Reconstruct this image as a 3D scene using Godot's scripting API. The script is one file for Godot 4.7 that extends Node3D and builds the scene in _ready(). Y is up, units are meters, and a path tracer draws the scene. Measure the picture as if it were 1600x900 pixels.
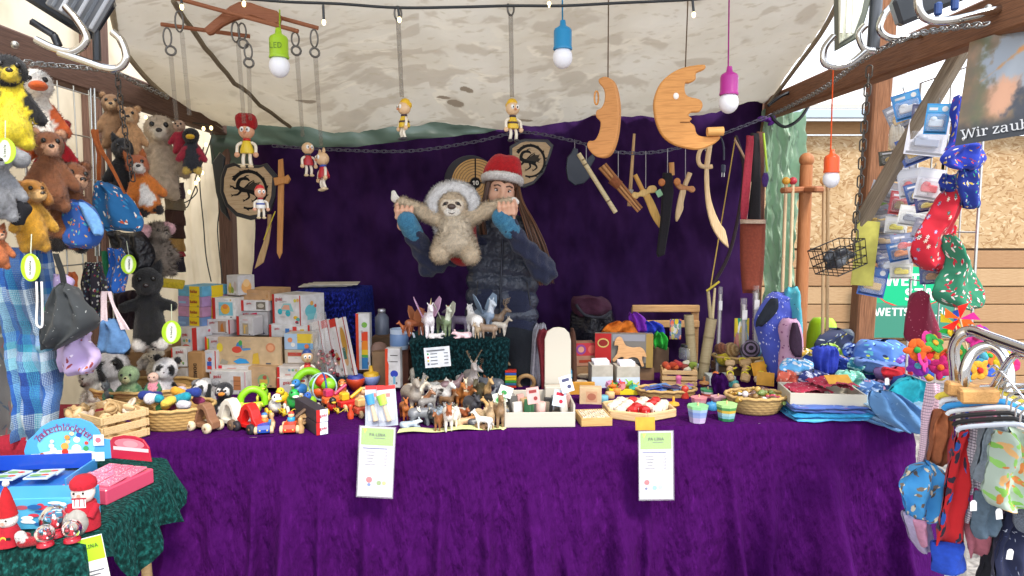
extends Node3D
# A market stall of toys and children's clothes under a canvas roof.
const F:=1100.0
const TH:=0.78
const EYE:=Vector3(0,1.58,0)
const PITCH:=-0.0907
var used:={}
var mats:={}
var tx:={}
var rng:=RandomNumberGenerator.new()
# ---------- measuring: a viewing ray of the photograph, met with a depth or a table height ----------
func ray(px:float,py:float) -> Vector3:
	return Vector3((px - 800.0)/F,(450.0 - py)/F,-1.0).rotated(Vector3.RIGHT,PITCH)
func P(px:float,py:float,d:float) -> Vector3:
	var r:=ray(px,py)
	return EYE+r*(d/-r.z)
func T(px:float,py:float,h:=TH) -> Vector3:
	var r:=ray(px,py)
	return EYE+r*((h - EYE.y)/r.y)
func DL(px:float,x:=1.62) -> float:return x*F/(800.0 - px)
func DR(px:float,x:=1.58) -> float:return x*F/(px - 800.0)
func C(h:String) -> Color:return Color(h).srgb_to_linear()
func V(x:float,y:float,z:=0.0) -> Vector3:return Vector3(x,y,z)
func X(at:Vector3,rot:=Vector3.ZERO,s:=Vector3.ONE) -> Transform3D:
	return Transform3D(Basis.from_euler(rot*(PI/180.0))*Basis.from_scale(s),at)
func rf(a:float,b:float) -> float:return rng.randf_range(a,b)
# ---------- things, parts ----------
func nm(n:String) -> String:
	used[n]=used.get(n,-1)+1
	return n if used[n]==0 else "%s_%03d" % [n,used[n]]
func thing(called:String,label:String,cat:String,at:=Vector3.ZERO,rot:=Vector3.ZERO,group:="") -> Node3D:
	var o:=Node3D.new()
	o.name=nm(called)
	add_child(o)
	o.transform=X(at,rot)
	tag(o,label,cat,group)
	return o
func tag(o:Node,label:String,cat:String,group:="") -> void:
	o.set_meta("label",label)
	o.set_meta("category",cat)
	if group:o.set_meta("group",group)
func part(t:Node,called:String,mesh:Mesh,m:Material,xf:=Transform3D()) -> MeshInstance3D:
	var o:=MeshInstance3D.new()
	o.name=called
	o.mesh=mesh
	o.material_override=m
	o.transform=xf
	t.add_child(o,true)
	return o
func solo(called:String,label:String,cat:String,mesh:Mesh,m:Material,xf:=Transform3D(),group:="") -> MeshInstance3D:
	var o:=part(self,nm(called),mesh,m,xf)
	tag(o,label,cat,group)
	return o
func struct(called:String,mesh:Mesh,m:Material,xf:=Transform3D()) -> MeshInstance3D:
	var o:=part(self,nm(called),mesh,m,xf)
	o.set_meta("kind","structure")
	return o
func copy(o:Node3D,label:String,at:Vector3,rot:=Vector3.ZERO,s:=1.0,group:="") -> Node3D:
	var c:Node3D=o.duplicate()
	c.name=nm(str(o.name).rstrip("0123456789").rstrip("_"))
	add_child(c)
	c.transform=X(at,rot,Vector3.ONE*s)
	c.set_meta("label",label)
	if group:c.set_meta("group",group)
	return c
# ---------- materials ----------
func noise_tex(key:String,freq:float,ramp=null,normal:=false,w:=256,oct:=4,bump:=8.0,type:=FastNoiseLite.TYPE_SIMPLEX_SMOOTH) -> NoiseTexture2D:
	if tx.has(key):return tx[key]
	var n:=FastNoiseLite.new()
	n.seed=7+key.length()*13
	n.noise_type=type
	n.frequency=freq
	n.fractal_octaves=oct
	var t:=NoiseTexture2D.new()
	t.width=w
	t.height=w
	t.seamless=true
	t.noise=n
	t.as_normal_map=normal
	t.bump_strength=bump
	if ramp !=null:
		var g:=Gradient.new()
		g.offsets=PackedFloat32Array(ramp[0])
		var cs:=PackedColorArray()
		for h in ramp[1]:cs.append(Color(h))
		g.colors=cs
		t.color_ramp=g
	tx[key]=t
	return t
func tri(m:StandardMaterial3D,s:Vector3,world:=false) -> void:
	m.uv1_triplanar=true
	m.uv1_world_triplanar=world
	m.uv1_scale=s
func M(kind:String,col:="ffffff",texture:Texture2D=null) -> StandardMaterial3D:
	var key:=kind+col+(str(texture.get_instance_id()) if texture else "")
	if mats.has(key):return mats[key]
	var m:=StandardMaterial3D.new()
	m.cull_mode=BaseMaterial3D.CULL_DISABLED
	if col=="v":
		m.vertex_color_use_as_albedo=true
	else:
		m.albedo_color=Color(col)
	m.roughness=0.8
	if texture:m.albedo_texture=texture
	match kind:
		"plastic":
			m.roughness=0.32
			m.metallic_specular=0.5
		"paint":
			m.roughness=0.45
			m.clearcoat_enabled=true
			m.clearcoat=0.3
			m.clearcoat_roughness=0.3
		"wood":
			m.albedo_texture=noise_tex("wood",0.02,[[0.0,0.45,0.55,1.0],["dfd4c5","f1ece4","ffffff","e6dccd"]],false,256,5)
			tri(m,V(1.3,22,14))
			m.roughness=0.62
		"woodv":
			m.albedo_texture=noise_tex("wood",0.02)
			tri(m,V(20,1.3,14))
			m.roughness=0.62
		"rough_wood":
			m.albedo_texture=noise_tex("rough_wood",0.03,[[0.0,0.35,0.6,1.0],["a59c94","cdc3b8","fffaf2","b5aaa0"]],false,512,6)
			tri(m,V(14,20,0.35))
			m.normal_enabled=true
			m.normal_scale=0.35
			m.normal_texture=noise_tex("rough_n",0.05,null,true,256,4,6.0)
			m.roughness=0.85
		"cloth":
			m.roughness=0.92
			m.rim_enabled=true
			m.rim=0.15
			m.rim_tint=0.6
			if texture==null:
				m.albedo_texture=noise_tex("cloth",0.04,[[0.0,1.0],["cfcfcf","ffffff"]],false,256,4)
				tri(m,V(6,6,6))
			m.normal_enabled=texture==null
			m.normal_texture=noise_tex("cloth_n",0.35,null,true,256,2,3.0)
		"knit":
			m.roughness=1.0
			m.rim_enabled=true
			m.rim=0.3
			m.rim_tint=0.7
			m.normal_enabled=true
			m.normal_texture=noise_tex("knit_n",0.12,null,true,256,3,10.0)
			m.albedo_texture=noise_tex("knit",0.12,[[0.0,1.0],["9a9a9a","ffffff"]],false,256,3)
			tri(m,V(8,8,8))
		"plush":
			m.roughness=1.0
			m.rim_enabled=true
			m.rim=0.35
			m.rim_tint=0.7
			m.albedo_texture=noise_tex("plush",0.09,[[0.0,0.5,1.0],["d2ccc6","f8f6f4","ffffff"]],false,256,4)
			m.normal_enabled=true
			m.normal_texture=noise_tex("plush_n",0.16,null,true,256,3,9.0)
			tri(m,V(7,7,7))
		"curtain":
			m.roughness=0.95
			m.metallic_specular=0.15
			m.rim_enabled=true
			m.rim=0.25
			m.rim_tint=0.8
			m.albedo_texture=noise_tex("curtain",0.012,[[0.0,0.5,1.0],["8f8a96","d8d4dc","ffffff"]],false,512,5)
			tri(m,V(0.7,0.45,0.7),true)
		"tarp":
			m.roughness=0.7
			m.albedo_texture=noise_tex("tarp",0.015,[[0.0,0.5,1.0],["d8d2c8","f6f3ee","ffffff"]],false,256,5)
			tri(m,V(0.8,0.5,0.8),true)
		"velvet":
			m.roughness=0.8
			m.metallic_specular=0.12
			m.rim_enabled=true
			m.rim=0.5
			m.rim_tint=0.9
			m.albedo_texture=noise_tex("velvet",0.03,[[0.0,0.4,0.62,0.82,1.0],["aaa4ae","b2acb6","bab4be","cac4ce","f4eef8"]],false,512,6)
			m.normal_enabled=true
			m.normal_scale=0.6
			m.normal_texture=noise_tex("velvet_n",0.03,null,true,512,6,14.0)
			tri(m,V(2.6,0.7,2.6),true)
		"crushed":
			m.roughness=0.7
			m.metallic_specular=0.2
			m.rim_enabled=true
			m.rim=0.6
			m.rim_tint=0.8
			m.albedo_texture=noise_tex("crushed",0.035,[[0.0,0.42,0.58,0.75,1.0],["3c3c3c","646464","8a8a8a","e0e0e0","ffffff"]],false,512,5)
			m.normal_enabled=true
			m.normal_texture=noise_tex("velvet_n",0.03,null,true,512,6,14.0)
			tri(m,V(3.4,2.2,3.4),true)
		"paper":
			m.roughness=0.6
			m.albedo_texture=texture if texture else noise_tex("paper",0.05,[[0.0,1.0],["e2e0dc","ffffff"]],false,128,3)
			if texture==null:tri(m,V(3,3,3))
		"print":
			m.roughness=0.55
			m.metallic_specular=0.3
		"gloss":
			m.roughness=0.22
		"metal":
			m.metallic=0.9
			m.roughness=0.38
		"chrome":
			m.metallic=1.0
			m.roughness=0.12
		"skin":
			m.roughness=0.5
			m.subsurf_scatter_enabled=true
			m.subsurf_scatter_strength=0.08
		"straw":
			m.roughness=0.8
			m.albedo_texture=noise_tex("straw",0.12,[[0.0,0.5,1.0],["a58a63","e6d6b6","ffffff"]],false,256,3)
			tri(m,V(9,30,9))
		"clear":
			m.transparency=BaseMaterial3D.TRANSPARENCY_ALPHA
			m.albedo_color.a=0.1
			m.roughness=0.06
		"hair":
			m.roughness=0.45
		"quilt":
			m.roughness=0.3
			m.normal_enabled=true
			m.normal_texture=noise_tex("quilt_n",0.03,null,true,256,4,9.0)
			tri(m,V(6,6,6))
	mats[key]=m
	return m
# ---------- mesh builder ----------
class B:
	var st:=SurfaceTool.new()
	var c:=Color.WHITE
	var x:=Transform3D()
	func _init() -> void:
		st.begin(Mesh.PRIMITIVE_TRIANGLES)
	func v(p:Vector3,uv:=Vector2.ZERO) -> void:
		st.set_color(c)
		st.set_uv(uv)
		st.add_vertex(x*p)
	func sm(on:bool) -> void:
		st.set_smooth_group(0 if on else 0xFFFFFFFF)
	func t3(a:Vector3,b:Vector3,d:Vector3) -> void:
		v(a); v(b); v(d)
	func quad(a:Vector3,b:Vector3,d:Vector3,e:Vector3) -> void:
		v(a,Vector2(0,1)); v(b,Vector2(0,0)); v(d,Vector2(1,0))
		v(a,Vector2(0,1)); v(d,Vector2(1,0)); v(e,Vector2(1,1))
	func box(o:Vector3,s:Vector3,bev:=0.0) -> B:
		sm(false)
		var h:=s*0.5
		var k:float=minf(bev,minf(h.x,minf(h.y,h.z))*0.9)
		for ax in 3:
			for sg in [-1.0,1.0]:
				var u:=(ax+1) % 3
				var w:=(ax+2) % 3
				var pts:=[]
				for cn in [[-1,-1],[-1,1],[1,1],[1,-1]]:
					var p:=Vector3.ZERO
					p[ax]=sg*h[ax]
					p[u]=cn[0]*(h[u] - k)
					p[w]=cn[1]*(h[w] - k)
					pts.append(o+p)
				if sg > 0:quad(pts[0],pts[1],pts[2],pts[3])
				else:quad(pts[3],pts[2],pts[1],pts[0])
		if k <=0.0:return self
		for ax in 3:
			var u:=(ax+1) % 3
			var w:=(ax+2) % 3
			for a in [-1.0,1.0]:
				for b in [-1.0,1.0]:
					var q:=[]
					for e in [[-1,0],[1,0],[1,1],[-1,1]]:
						var p:=Vector3.ZERO
						p[ax]=e[0]*(h[ax] - k)
						p[u]=a*(h[u] - (k if e[1]==1 else 0.0))
						p[w]=b*(h[w] - (0.0 if e[1]==1 else k))
						q.append(o+p)
					if a*b > 0:quad(q[3],q[2],q[1],q[0])
					else:quad(q[0],q[1],q[2],q[3])
		for a in [-1.0,1.0]:
			for b in [-1.0,1.0]:
				for d in [-1.0,1.0]:
					var sgn:=Vector3(a,b,d)
					var p1:=o+sgn*Vector3(h.x,h.y - k,h.z - k)
					var p2:=o+sgn*Vector3(h.x - k,h.y,h.z - k)
					var p3:=o+sgn*Vector3(h.x - k,h.y - k,h.z)
					if a*b*d > 0:t3(p1,p3,p2)
					else:t3(p1,p2,p3)
		return self
	func tube(pts:Array,r:float,n:=7,r2:=-1.0,closed:=false) -> B:
		sm(true)
		var m:=pts.size()
		var rings:=[]
		var side:=Vector3.ZERO
		for i in m:
			var a:Vector3=pts[(i - 1+m) % m] if closed else pts[max(i - 1,0)]
			var b:Vector3=pts[(i+1) % m] if closed else pts[min(i+1,m - 1)]
			var tg:=(b - a).normalized()
			if side==Vector3.ZERO:
				side=tg.cross(Vector3.UP if absf(tg.y) < 0.9 else Vector3.RIGHT).normalized()
			side=(side - tg*side.dot(tg)).normalized()
			var up:=tg.cross(side)
			var rr:float=r if r2 < 0 else lerpf(r,r2,float(i)/(m - 1))
			var ring:=[]
			for k in n:
				var an:=TAU*k/n
				ring.append(pts[i]+(side*cos(an)+up*sin(an))*rr)
			rings.append(ring)
		for i in (m if closed else m - 1):
			var j:=(i+1) % m
			for k in n:
				var l:=(k+1) % n
				quad(rings[i][k],rings[j][k],rings[j][l],rings[i][l])
		if not closed:
			sm(false)
			for k in range(1,n - 1):
				t3(rings[0][0],rings[0][k],rings[0][k+1])
				t3(rings[m - 1][0],rings[m - 1][k+1],rings[m - 1][k])
		return self
	func lathe(prof:Array,o:=Vector3.ZERO,n:=18,sq:=Vector2.ONE,flat:=false) -> B:
		sm(not flat)
		for i in prof.size() - 1:
			if not flat and i > 0 and i % 1==0:
				var d1:Vector2=(prof[i] - prof[i - 1]).normalized()
				var d2:Vector2=(prof[i+1] - prof[i]).normalized()
				if d1.dot(d2) < 0.6:st.set_smooth_group(i % 30+1)
			for k in n:
				var a:=TAU*k/n
				var b:=TAU*(k+1)/n
				var ca:=Vector3(cos(a)*sq.x,0,sin(a)*sq.y)
				var cb:=Vector3(cos(b)*sq.x,0,sin(b)*sq.y)
				var p:Vector2=prof[i]
				var q:Vector2=prof[i+1]
				var ua:=float(k)/n
				var ub:=float(k+1)/n
				var va:=1.0 - float(i)/(prof.size() - 1)
				var vb:=1.0 - float(i+1)/(prof.size() - 1)
				v(o+ca*p.x+Vector3(0,p.y,0),Vector2(ua,va)); v(o+cb*p.x+Vector3(0,p.y,0),Vector2(ub,va)); v(o+cb*q.x+Vector3(0,q.y,0),Vector2(ub,vb))
				v(o+ca*p.x+Vector3(0,p.y,0),Vector2(ua,va)); v(o+cb*q.x+Vector3(0,q.y,0),Vector2(ub,vb)); v(o+ca*q.x+Vector3(0,q.y,0),Vector2(ua,vb))
		return self
	func cyl(o:Vector3,r:float,h:float,n:=18,bev:=0.0) -> B:
		return lathe([Vector2(0,0),Vector2(r - bev,0),Vector2(r,bev),Vector2(r,h - bev),Vector2(r - bev,h),Vector2(0,h)],o,n)
	func ell(o:Vector3,r:Vector3,n:=14,m:=9) -> B:
		sm(true)
		for i in m:
			for k in n:
				var q:=[]
				for e in [[i,k],[i,k+1],[i+1,k+1],[i+1,k]]:
					var th:float=PI*e[0]/m
					var ph:float=TAU*e[1]/n
					q.append(o+Vector3(sin(th)*cos(ph),cos(th),sin(th)*sin(ph))*r)
				if i > 0:t3(q[0],q[1],q[2])
				if i < m - 1:t3(q[0],q[2],q[3])
		return self
	func ext(poly:Array,depth:float,bev:=0.0) -> B:
		sm(false)
		var pp:=PackedVector2Array(poly)
		if Geometry2D.is_polygon_clockwise(pp):pp.reverse()
		var rings:=[]
		var inner:=pp
		if bev > 0.0:
			var off:=Geometry2D.offset_polygon(pp,-bev)
			if off.size()==1:inner=off[0]
		var hz:=depth*0.5
		for s in [-1.0,1.0]:
			var ix:=Geometry2D.triangulate_polygon(inner)
			for i in range(0,ix.size(),3):
				var a:=Vector3(inner[ix[i]].x,inner[ix[i]].y,s*hz)
				var b:=Vector3(inner[ix[i+1]].x,inner[ix[i+1]].y,s*hz)
				var d:=Vector3(inner[ix[i+2]].x,inner[ix[i+2]].y,s*hz)
				var cw=(b - a).cross(d - a).z*s < 0
				if cw:t3(a,b,d)
				else:t3(a,d,b)
		var zo:=hz - (bev if inner !=pp else 0.0)
		for i in pp.size():
			var a2:=pp[i]
			var b2:=pp[(i+1) % pp.size()]
			quad(Vector3(a2.x,a2.y,-zo),Vector3(a2.x,a2.y,zo),Vector3(b2.x,b2.y,zo),Vector3(b2.x,b2.y,-zo))
		if inner !=pp:
			for s in [-1.0,1.0]:
				for i in pp.size():
					var a2:=pp[i]
					var b2:=pp[(i+1) % pp.size()]
					var a3:=near(inner,a2)
					var b3:=near(inner,b2)
					quad(Vector3(a2.x,a2.y,s*zo),Vector3(a3.x,a3.y,s*hz),Vector3(b3.x,b3.y,s*hz),Vector3(b2.x,b2.y,s*zo))
		return self
	func near(poly:PackedVector2Array,p:Vector2) -> Vector2:
		var best:=poly[0]
		for q in poly:
			if q.distance_squared_to(p) < best.distance_squared_to(p):best=q
		return best
	func flat(poly:Array,z:float) -> B:
		sm(false)
		var pp:=PackedVector2Array(poly)
		var ix:=Geometry2D.triangulate_polygon(pp)
		for i in range(0,ix.size(),3):
			var q:=[]
			for j in 3:q.append(Vector3(pp[ix[i+j]].x,pp[ix[i+j]].y,z))
			if (q[1] - q[0]).cross(q[2] - q[0]).z < 0:t3(q[0],q[1],q[2])
			else:t3(q[0],q[2],q[1])
		return self
	func sheet(nu:int,nv:int,f:Callable,wrap:=false) -> B:
		sm(true)
		var g:=[]
		for j in nv+1:
			var row:=PackedVector3Array()
			for i in nu+1:row.append(f.call(float(i % nu if wrap else i)/nu,float(j)/nv))
			g.append(row)
		for j in nv:
			for i in nu:
				var u0:=float(i)/nu
				var u1:=float(i+1)/nu
				var v0:=float(j)/nv
				var v1:=float(j+1)/nv
				v(g[j][i],Vector2(u0,v0)); v(g[j][i+1],Vector2(u1,v0)); v(g[j+1][i+1],Vector2(u1,v1))
				v(g[j][i],Vector2(u0,v0)); v(g[j+1][i+1],Vector2(u1,v1)); v(g[j+1][i],Vector2(u0,v1))
		return self
	func done() -> ArrayMesh:
		st.generate_normals()
		st.index()
		return st.commit()
func circ(o:Vector2,r:float,n:=14,ry:=-1.0,a0:=0.0) -> Array:
	var p:=[]
	for i in n:p.append(o+Vector2(cos(TAU*i/n+a0)*r,sin(TAU*i/n+a0)*(r if ry < 0 else ry)))
	return p
func rect(x:float,y:float,w:float,h:float) -> Array:
	return [Vector2(x,y),Vector2(x+w,y),Vector2(x+w,y+h),Vector2(x,y+h)]
func ring_pts(r:float,n:=16,ry:=-1.0) -> Array:
	var p:=[]
	for i in n:p.append(Vector3(cos(TAU*i/n)*r,sin(TAU*i/n)*(r if ry < 0 else ry),0))
	return p
func arc3(pts:Array,n:=5) -> Array:
	var o:=[]
	for i in pts.size() - 1:
		var a:Vector3=pts[max(i - 1,0)]
		var b:Vector3=pts[i]
		var c:Vector3=pts[i+1]
		var d:Vector3=pts[min(i+2,pts.size() - 1)]
		for k in n:o.append(b.cubic_interpolate(c,a,d,float(k)/n))
	o.append(pts[-1])
	return o
func arc2(pts:Array,n:=4) -> Array:
	var o:=[]
	var m:=pts.size()
	for i in m:
		for k in n:o.append(pts[i].cubic_interpolate(pts[(i+1) % m],pts[(i - 1+m) % m],pts[(i+2) % m],float(k)/n))
	return o
# one skin round a set of tapered bones: [a, b, ra, rb, colour]; optional fur blades
func blob(bones:Array,cell:float,k:=0.01,fuzz:=0.0,fur:=0,fur_len:=0.01,sd:=1) -> ArrayMesh:
	var lo:=Vector3.ONE*1e6
	var hi:=-lo
	for b in bones:
		var r:float=maxf(b[2],b[3])
		lo=lo.min(b[0] - Vector3.ONE*r).min(b[1] - Vector3.ONE*r)
		hi=hi.max(b[0]+Vector3.ONE*r).max(b[1]+Vector3.ONE*r)
	lo -=Vector3.ONE*cell*2.5
	hi+=Vector3.ONE*cell*2.5
	var nx:=int((hi.x - lo.x)/cell)+2
	var ny:=int((hi.y - lo.y)/cell)+2
	var nz:=int((hi.z - lo.z)/cell)+2
	var tot:=nx*ny*nz
	var f:=PackedFloat32Array()
	f.resize(tot)
	f.fill(1.0)
	var bd:=f.duplicate()
	var bi:=PackedInt32Array()
	bi.resize(tot)
	for q in bones.size():
		var a:Vector3=bones[q][0]
		var ab:Vector3=bones[q][1] - a
		var ra:float=bones[q][2]
		var rb:float=bones[q][3]
		var ll:=maxf(ab.length_squared(),1e-9)
		var mg:=maxf(ra,rb)+k+cell*2.0
		var l3:Vector3=((a.min(bones[q][1]) - Vector3.ONE*mg - lo)/cell).floor()
		var h3:Vector3=((a.max(bones[q][1])+Vector3.ONE*mg - lo)/cell).ceil()
		for z in range(maxi(int(l3.z),0),mini(int(h3.z)+1,nz)):
			for y in range(maxi(int(l3.y),0),mini(int(h3.y)+1,ny)):
				var at:=(z*ny+y)*nx
				for x in range(maxi(int(l3.x),0),mini(int(h3.x)+1,nx)):
					var p:=lo+Vector3(x,y,z)*cell - a
					var t:=clampf(p.dot(ab)/ll,0.0,1.0)
					var d:=(p - ab*t).length() - ra - (rb - ra)*t
					var i:=at+x
					if d < bd[i]:
						bd[i]=d
						bi[i]=q
					var o:=f[i]
					var h:=maxf(k - absf(o - d),0.0)
					f[i]=minf(o,d) - h*h/(4.0*k)
	var vid:=PackedInt32Array()
	vid.resize(tot)
	vid.fill(-1)
	var vs:=PackedVector3Array()
	var cs:=PackedColorArray()
	var off:=[0,1,nx,nx+1,nx*ny,nx*ny+1,nx*ny+nx,nx*ny+nx+1]
	var cp:=[Vector3(0,0,0),Vector3(1,0,0),Vector3(0,1,0),Vector3(1,1,0),Vector3(0,0,1),Vector3(1,0,1),Vector3(0,1,1),Vector3(1,1,1)]
	var ed:=[[0,1],[2,3],[4,5],[6,7],[0,2],[1,3],[4,6],[5,7],[0,4],[1,5],[2,6],[3,7]]
	var ix:=PackedInt32Array()
	for z in nz - 1:
		for y in ny - 1:
			for x in nx - 1:
				var i:=(z*ny+y)*nx+x
				var m:=0
				if f[i] < 0.0:m+=1
				if f[i+1] < 0.0:m+=1
				if f[i+nx] < 0.0:m+=1
				if f[i+nx+1] < 0.0:m+=1
				var j:=i+nx*ny
				if f[j] < 0.0:m+=1
				if f[j+1] < 0.0:m+=1
				if f[j+nx] < 0.0:m+=1
				if f[j+nx+1] < 0.0:m+=1
				if m==0 or m==8:continue
				var sum:=Vector3.ZERO
				var n:=0
				var col:=Color()
				var bb:=9.0
				for e in ed:
					var fa:=f[i+off[e[0]]]
					var fb:=f[i+off[e[1]]]
					if (fa < 0.0) !=(fb < 0.0):
						sum+=cp[e[0]].lerp(cp[e[1]],fa/(fa - fb))
						n+=1
				for q in 8:
					var fd:=absf(f[i+off[q]])
					if fd < bb:
						bb=fd
						col=bones[bi[i+off[q]]][4]
				vid[i]=vs.size()
				vs.append(lo+(Vector3(x,y,z)+sum/n)*cell)
				cs.append(col)
				var s0:=f[i] < 0.0
				if (f[i+1] < 0.0) !=s0 and y > 0 and z > 0:
					qd(ix,vid[i],vid[i - nx],vid[i - nx - nx*ny],vid[i - nx*ny],s0)
				if (f[i+nx] < 0.0) !=s0 and x > 0 and z > 0:
					qd(ix,vid[i],vid[i - nx*ny],vid[i - 1 - nx*ny],vid[i - 1],s0)
				if (f[j] < 0.0) !=s0 and x > 0 and y > 0:
					qd(ix,vid[i],vid[i - 1],vid[i - 1 - nx],vid[i - nx],s0)
	# edges whose lowest cell has no vertex of its own are met from the neighbour cells, which always exist here
	var nr:=PackedVector3Array()
	nr.resize(vs.size())
	for i in range(0,ix.size(),3):
		var g:=(vs[ix[i+2]] - vs[ix[i]]).cross(vs[ix[i+1]] - vs[ix[i]])
		nr[ix[i]]+=g
		nr[ix[i+1]]+=g
		nr[ix[i+2]]+=g
	var r:=RandomNumberGenerator.new()
	r.seed=sd
	for i in vs.size():
		nr[i]=nr[i].normalized()
		if fuzz > 0.0:
			vs[i]+=nr[i]*r.randf_range(-fuzz,fuzz)
			cs[i]=cs[i]*r.randf_range(0.8,1.18)
	var tris:=ix.size()/3
	for q in (int(fur*1.5) if tris > 0 else 0):
		var tr:=r.randi_range(0,tris - 1)*3
		var a:=vs[ix[tr]]
		var b:=vs[ix[tr+1]]
		var d:=vs[ix[tr+2]]
		var u:=r.randf()
		var w:=r.randf()*(1.0 - u)
		var p:=a+(b - a)*u+(d - a)*w
		var n:=nr[ix[tr]]
		var rd:=Vector3(r.randf_range(-1,1),r.randf_range(-1.2,0.6),r.randf_range(-1,1))
		var tip:=p+(n+rd*0.6).normalized()*fur_len*r.randf_range(0.5,1.2)
		var sd3:=n.cross(rd).normalized()*fur_len*0.1
		var col:=cs[ix[tr]]*r.randf_range(0.88,1.15)
		var v0:=vs.size()
		for e in [p - sd3,p+sd3,tip]:
			vs.append(e)
			nr.append((n+rd*0.15).normalized())
			cs.append(col)
		ix.append_array([v0,v0+1,v0+2])
	var ar:=[]
	ar.resize(Mesh.ARRAY_MAX)
	ar[Mesh.ARRAY_VERTEX]=vs
	ar[Mesh.ARRAY_NORMAL]=nr
	ar[Mesh.ARRAY_COLOR]=cs
	ar[Mesh.ARRAY_INDEX]=ix
	var am:=ArrayMesh.new()
	am.add_surface_from_arrays(Mesh.PRIMITIVE_TRIANGLES,ar)
	return am
func qd(ix:PackedInt32Array,a:int,b:int,c:int,d:int,flip:bool) -> void:
	if a < 0 or b < 0 or c < 0 or d < 0:return
	if flip:ix.append_array([a,c,b,a,d,c])
	else:ix.append_array([a,b,c,a,c,d])
func fuse(ms:Array) -> ArrayMesh:
	var st:=SurfaceTool.new()
	st.begin(Mesh.PRIMITIVE_TRIANGLES)
	for m in ms:st.append_from(m,0,Transform3D())
	return st.commit()
# ---------- lettering and print ----------
var font:SystemFont
func txt(t:Node,s:String,h:float,xf:Transform3D,col:String,ft:="Droid Sans",italic:=false,weight:=400) -> MeshInstance3D:
	var fo:=SystemFont.new()
	fo.font_names=PackedStringArray([ft])
	fo.font_italic=italic
	fo.font_weight=weight
	var tm:=TextMesh.new()
	tm.text=s
	tm.font=fo
	tm.font_size=24
	tm.pixel_size=h/24.0
	tm.depth=0.0006
	tm.curve_step=3.0
	return part(t,"lettering",tm,M("paper",col),xf)
# print: list of [kind, ..., colour]; r x y w h / c x y r / e x y rx ry / p points
func prt(t:Node,items:Array,xf:Transform3D,called:="print",lift:=0.0006) -> MeshInstance3D:
	var b:=B.new()
	var z:=lift
	for it in items:
		b.c=C(it[-1])
		match it[0]:
			"r":b.flat(rect(it[1],it[2],it[3],it[4]),z)
			"c":b.flat(circ(Vector2(it[1],it[2]),it[3]),z)
			"e":b.flat(circ(Vector2(it[1],it[2]),it[3],16,it[4]),z)
			"p":b.flat(it[1],z)
		z+=0.00025
	return part(t,called,b.done(),M("print","v"),xf)
# ---------- fabric pictures ----------
func motif(key:String,bg:String,cols:Array,n:int,size:float,kind:="blob",px:=192) -> ImageTexture:
	if tx.has(key):return tx[key]
	var r:=RandomNumberGenerator.new()
	r.seed=key.hash()
	var im:=Image.create(px,px,false,Image.FORMAT_RGB8)
	im.fill(Color(bg))
	for i in n:
		var o:=Vector2(r.randf()*px,r.randf()*px)
		var a:=r.randf()*TAU
		var c:=Color(cols[i % cols.size()])
		var s:=size*r.randf_range(0.7,1.2)
		match kind:
			"blob":
				dot(im,o,Vector2(s,s*0.62),a,c)
				dot(im,o+Vector2(cos(a),sin(a))*s,Vector2(s*0.5,s*0.4),a+0.6,c)
				dot(im,o - Vector2(cos(a),sin(a))*s*1.1,Vector2(s*0.55,s*0.2),a - 0.5,Color(cols[(i+1) % cols.size()]))
			"dot":dot(im,o,Vector2(s,s),0,c)
			"check":
				if i % 2:im.fill_rect(Rect2i(int(i*px/float(n)),0,int(s),px),c)
				else:im.fill_rect(Rect2i(0,int(i*px/float(n)),px,int(s)),c)
			"line":dot(im,o,Vector2(s,s*0.18),a,c)
			"flower":
				for k in 6:dot(im,o+Vector2.from_angle(a+TAU*k/6)*s*0.7,Vector2(s*0.5,s*0.25),a+TAU*k/6,c)
				dot(im,o,Vector2(s*0.35,s*0.35),0,Color(cols[(i+1) % cols.size()]))
	tx[key]=ImageTexture.create_from_image(im)
	return tx[key]
func dot(im:Image,o:Vector2,rad:Vector2,ang:float,c:Color) -> void:
	var w:=im.get_width()
	var m:=int(maxf(rad.x,rad.y))+1
	for y in range(int(o.y) - m,int(o.y)+m+1):
		for x in range(int(o.x) - m,int(o.x)+m+1):
			var d:=(Vector2(x,y) - o).rotated(-ang)/rad
			if d.length_squared() < 1.0:im.set_pixel(posmod(x,w),posmod(y,w),c)
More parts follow.
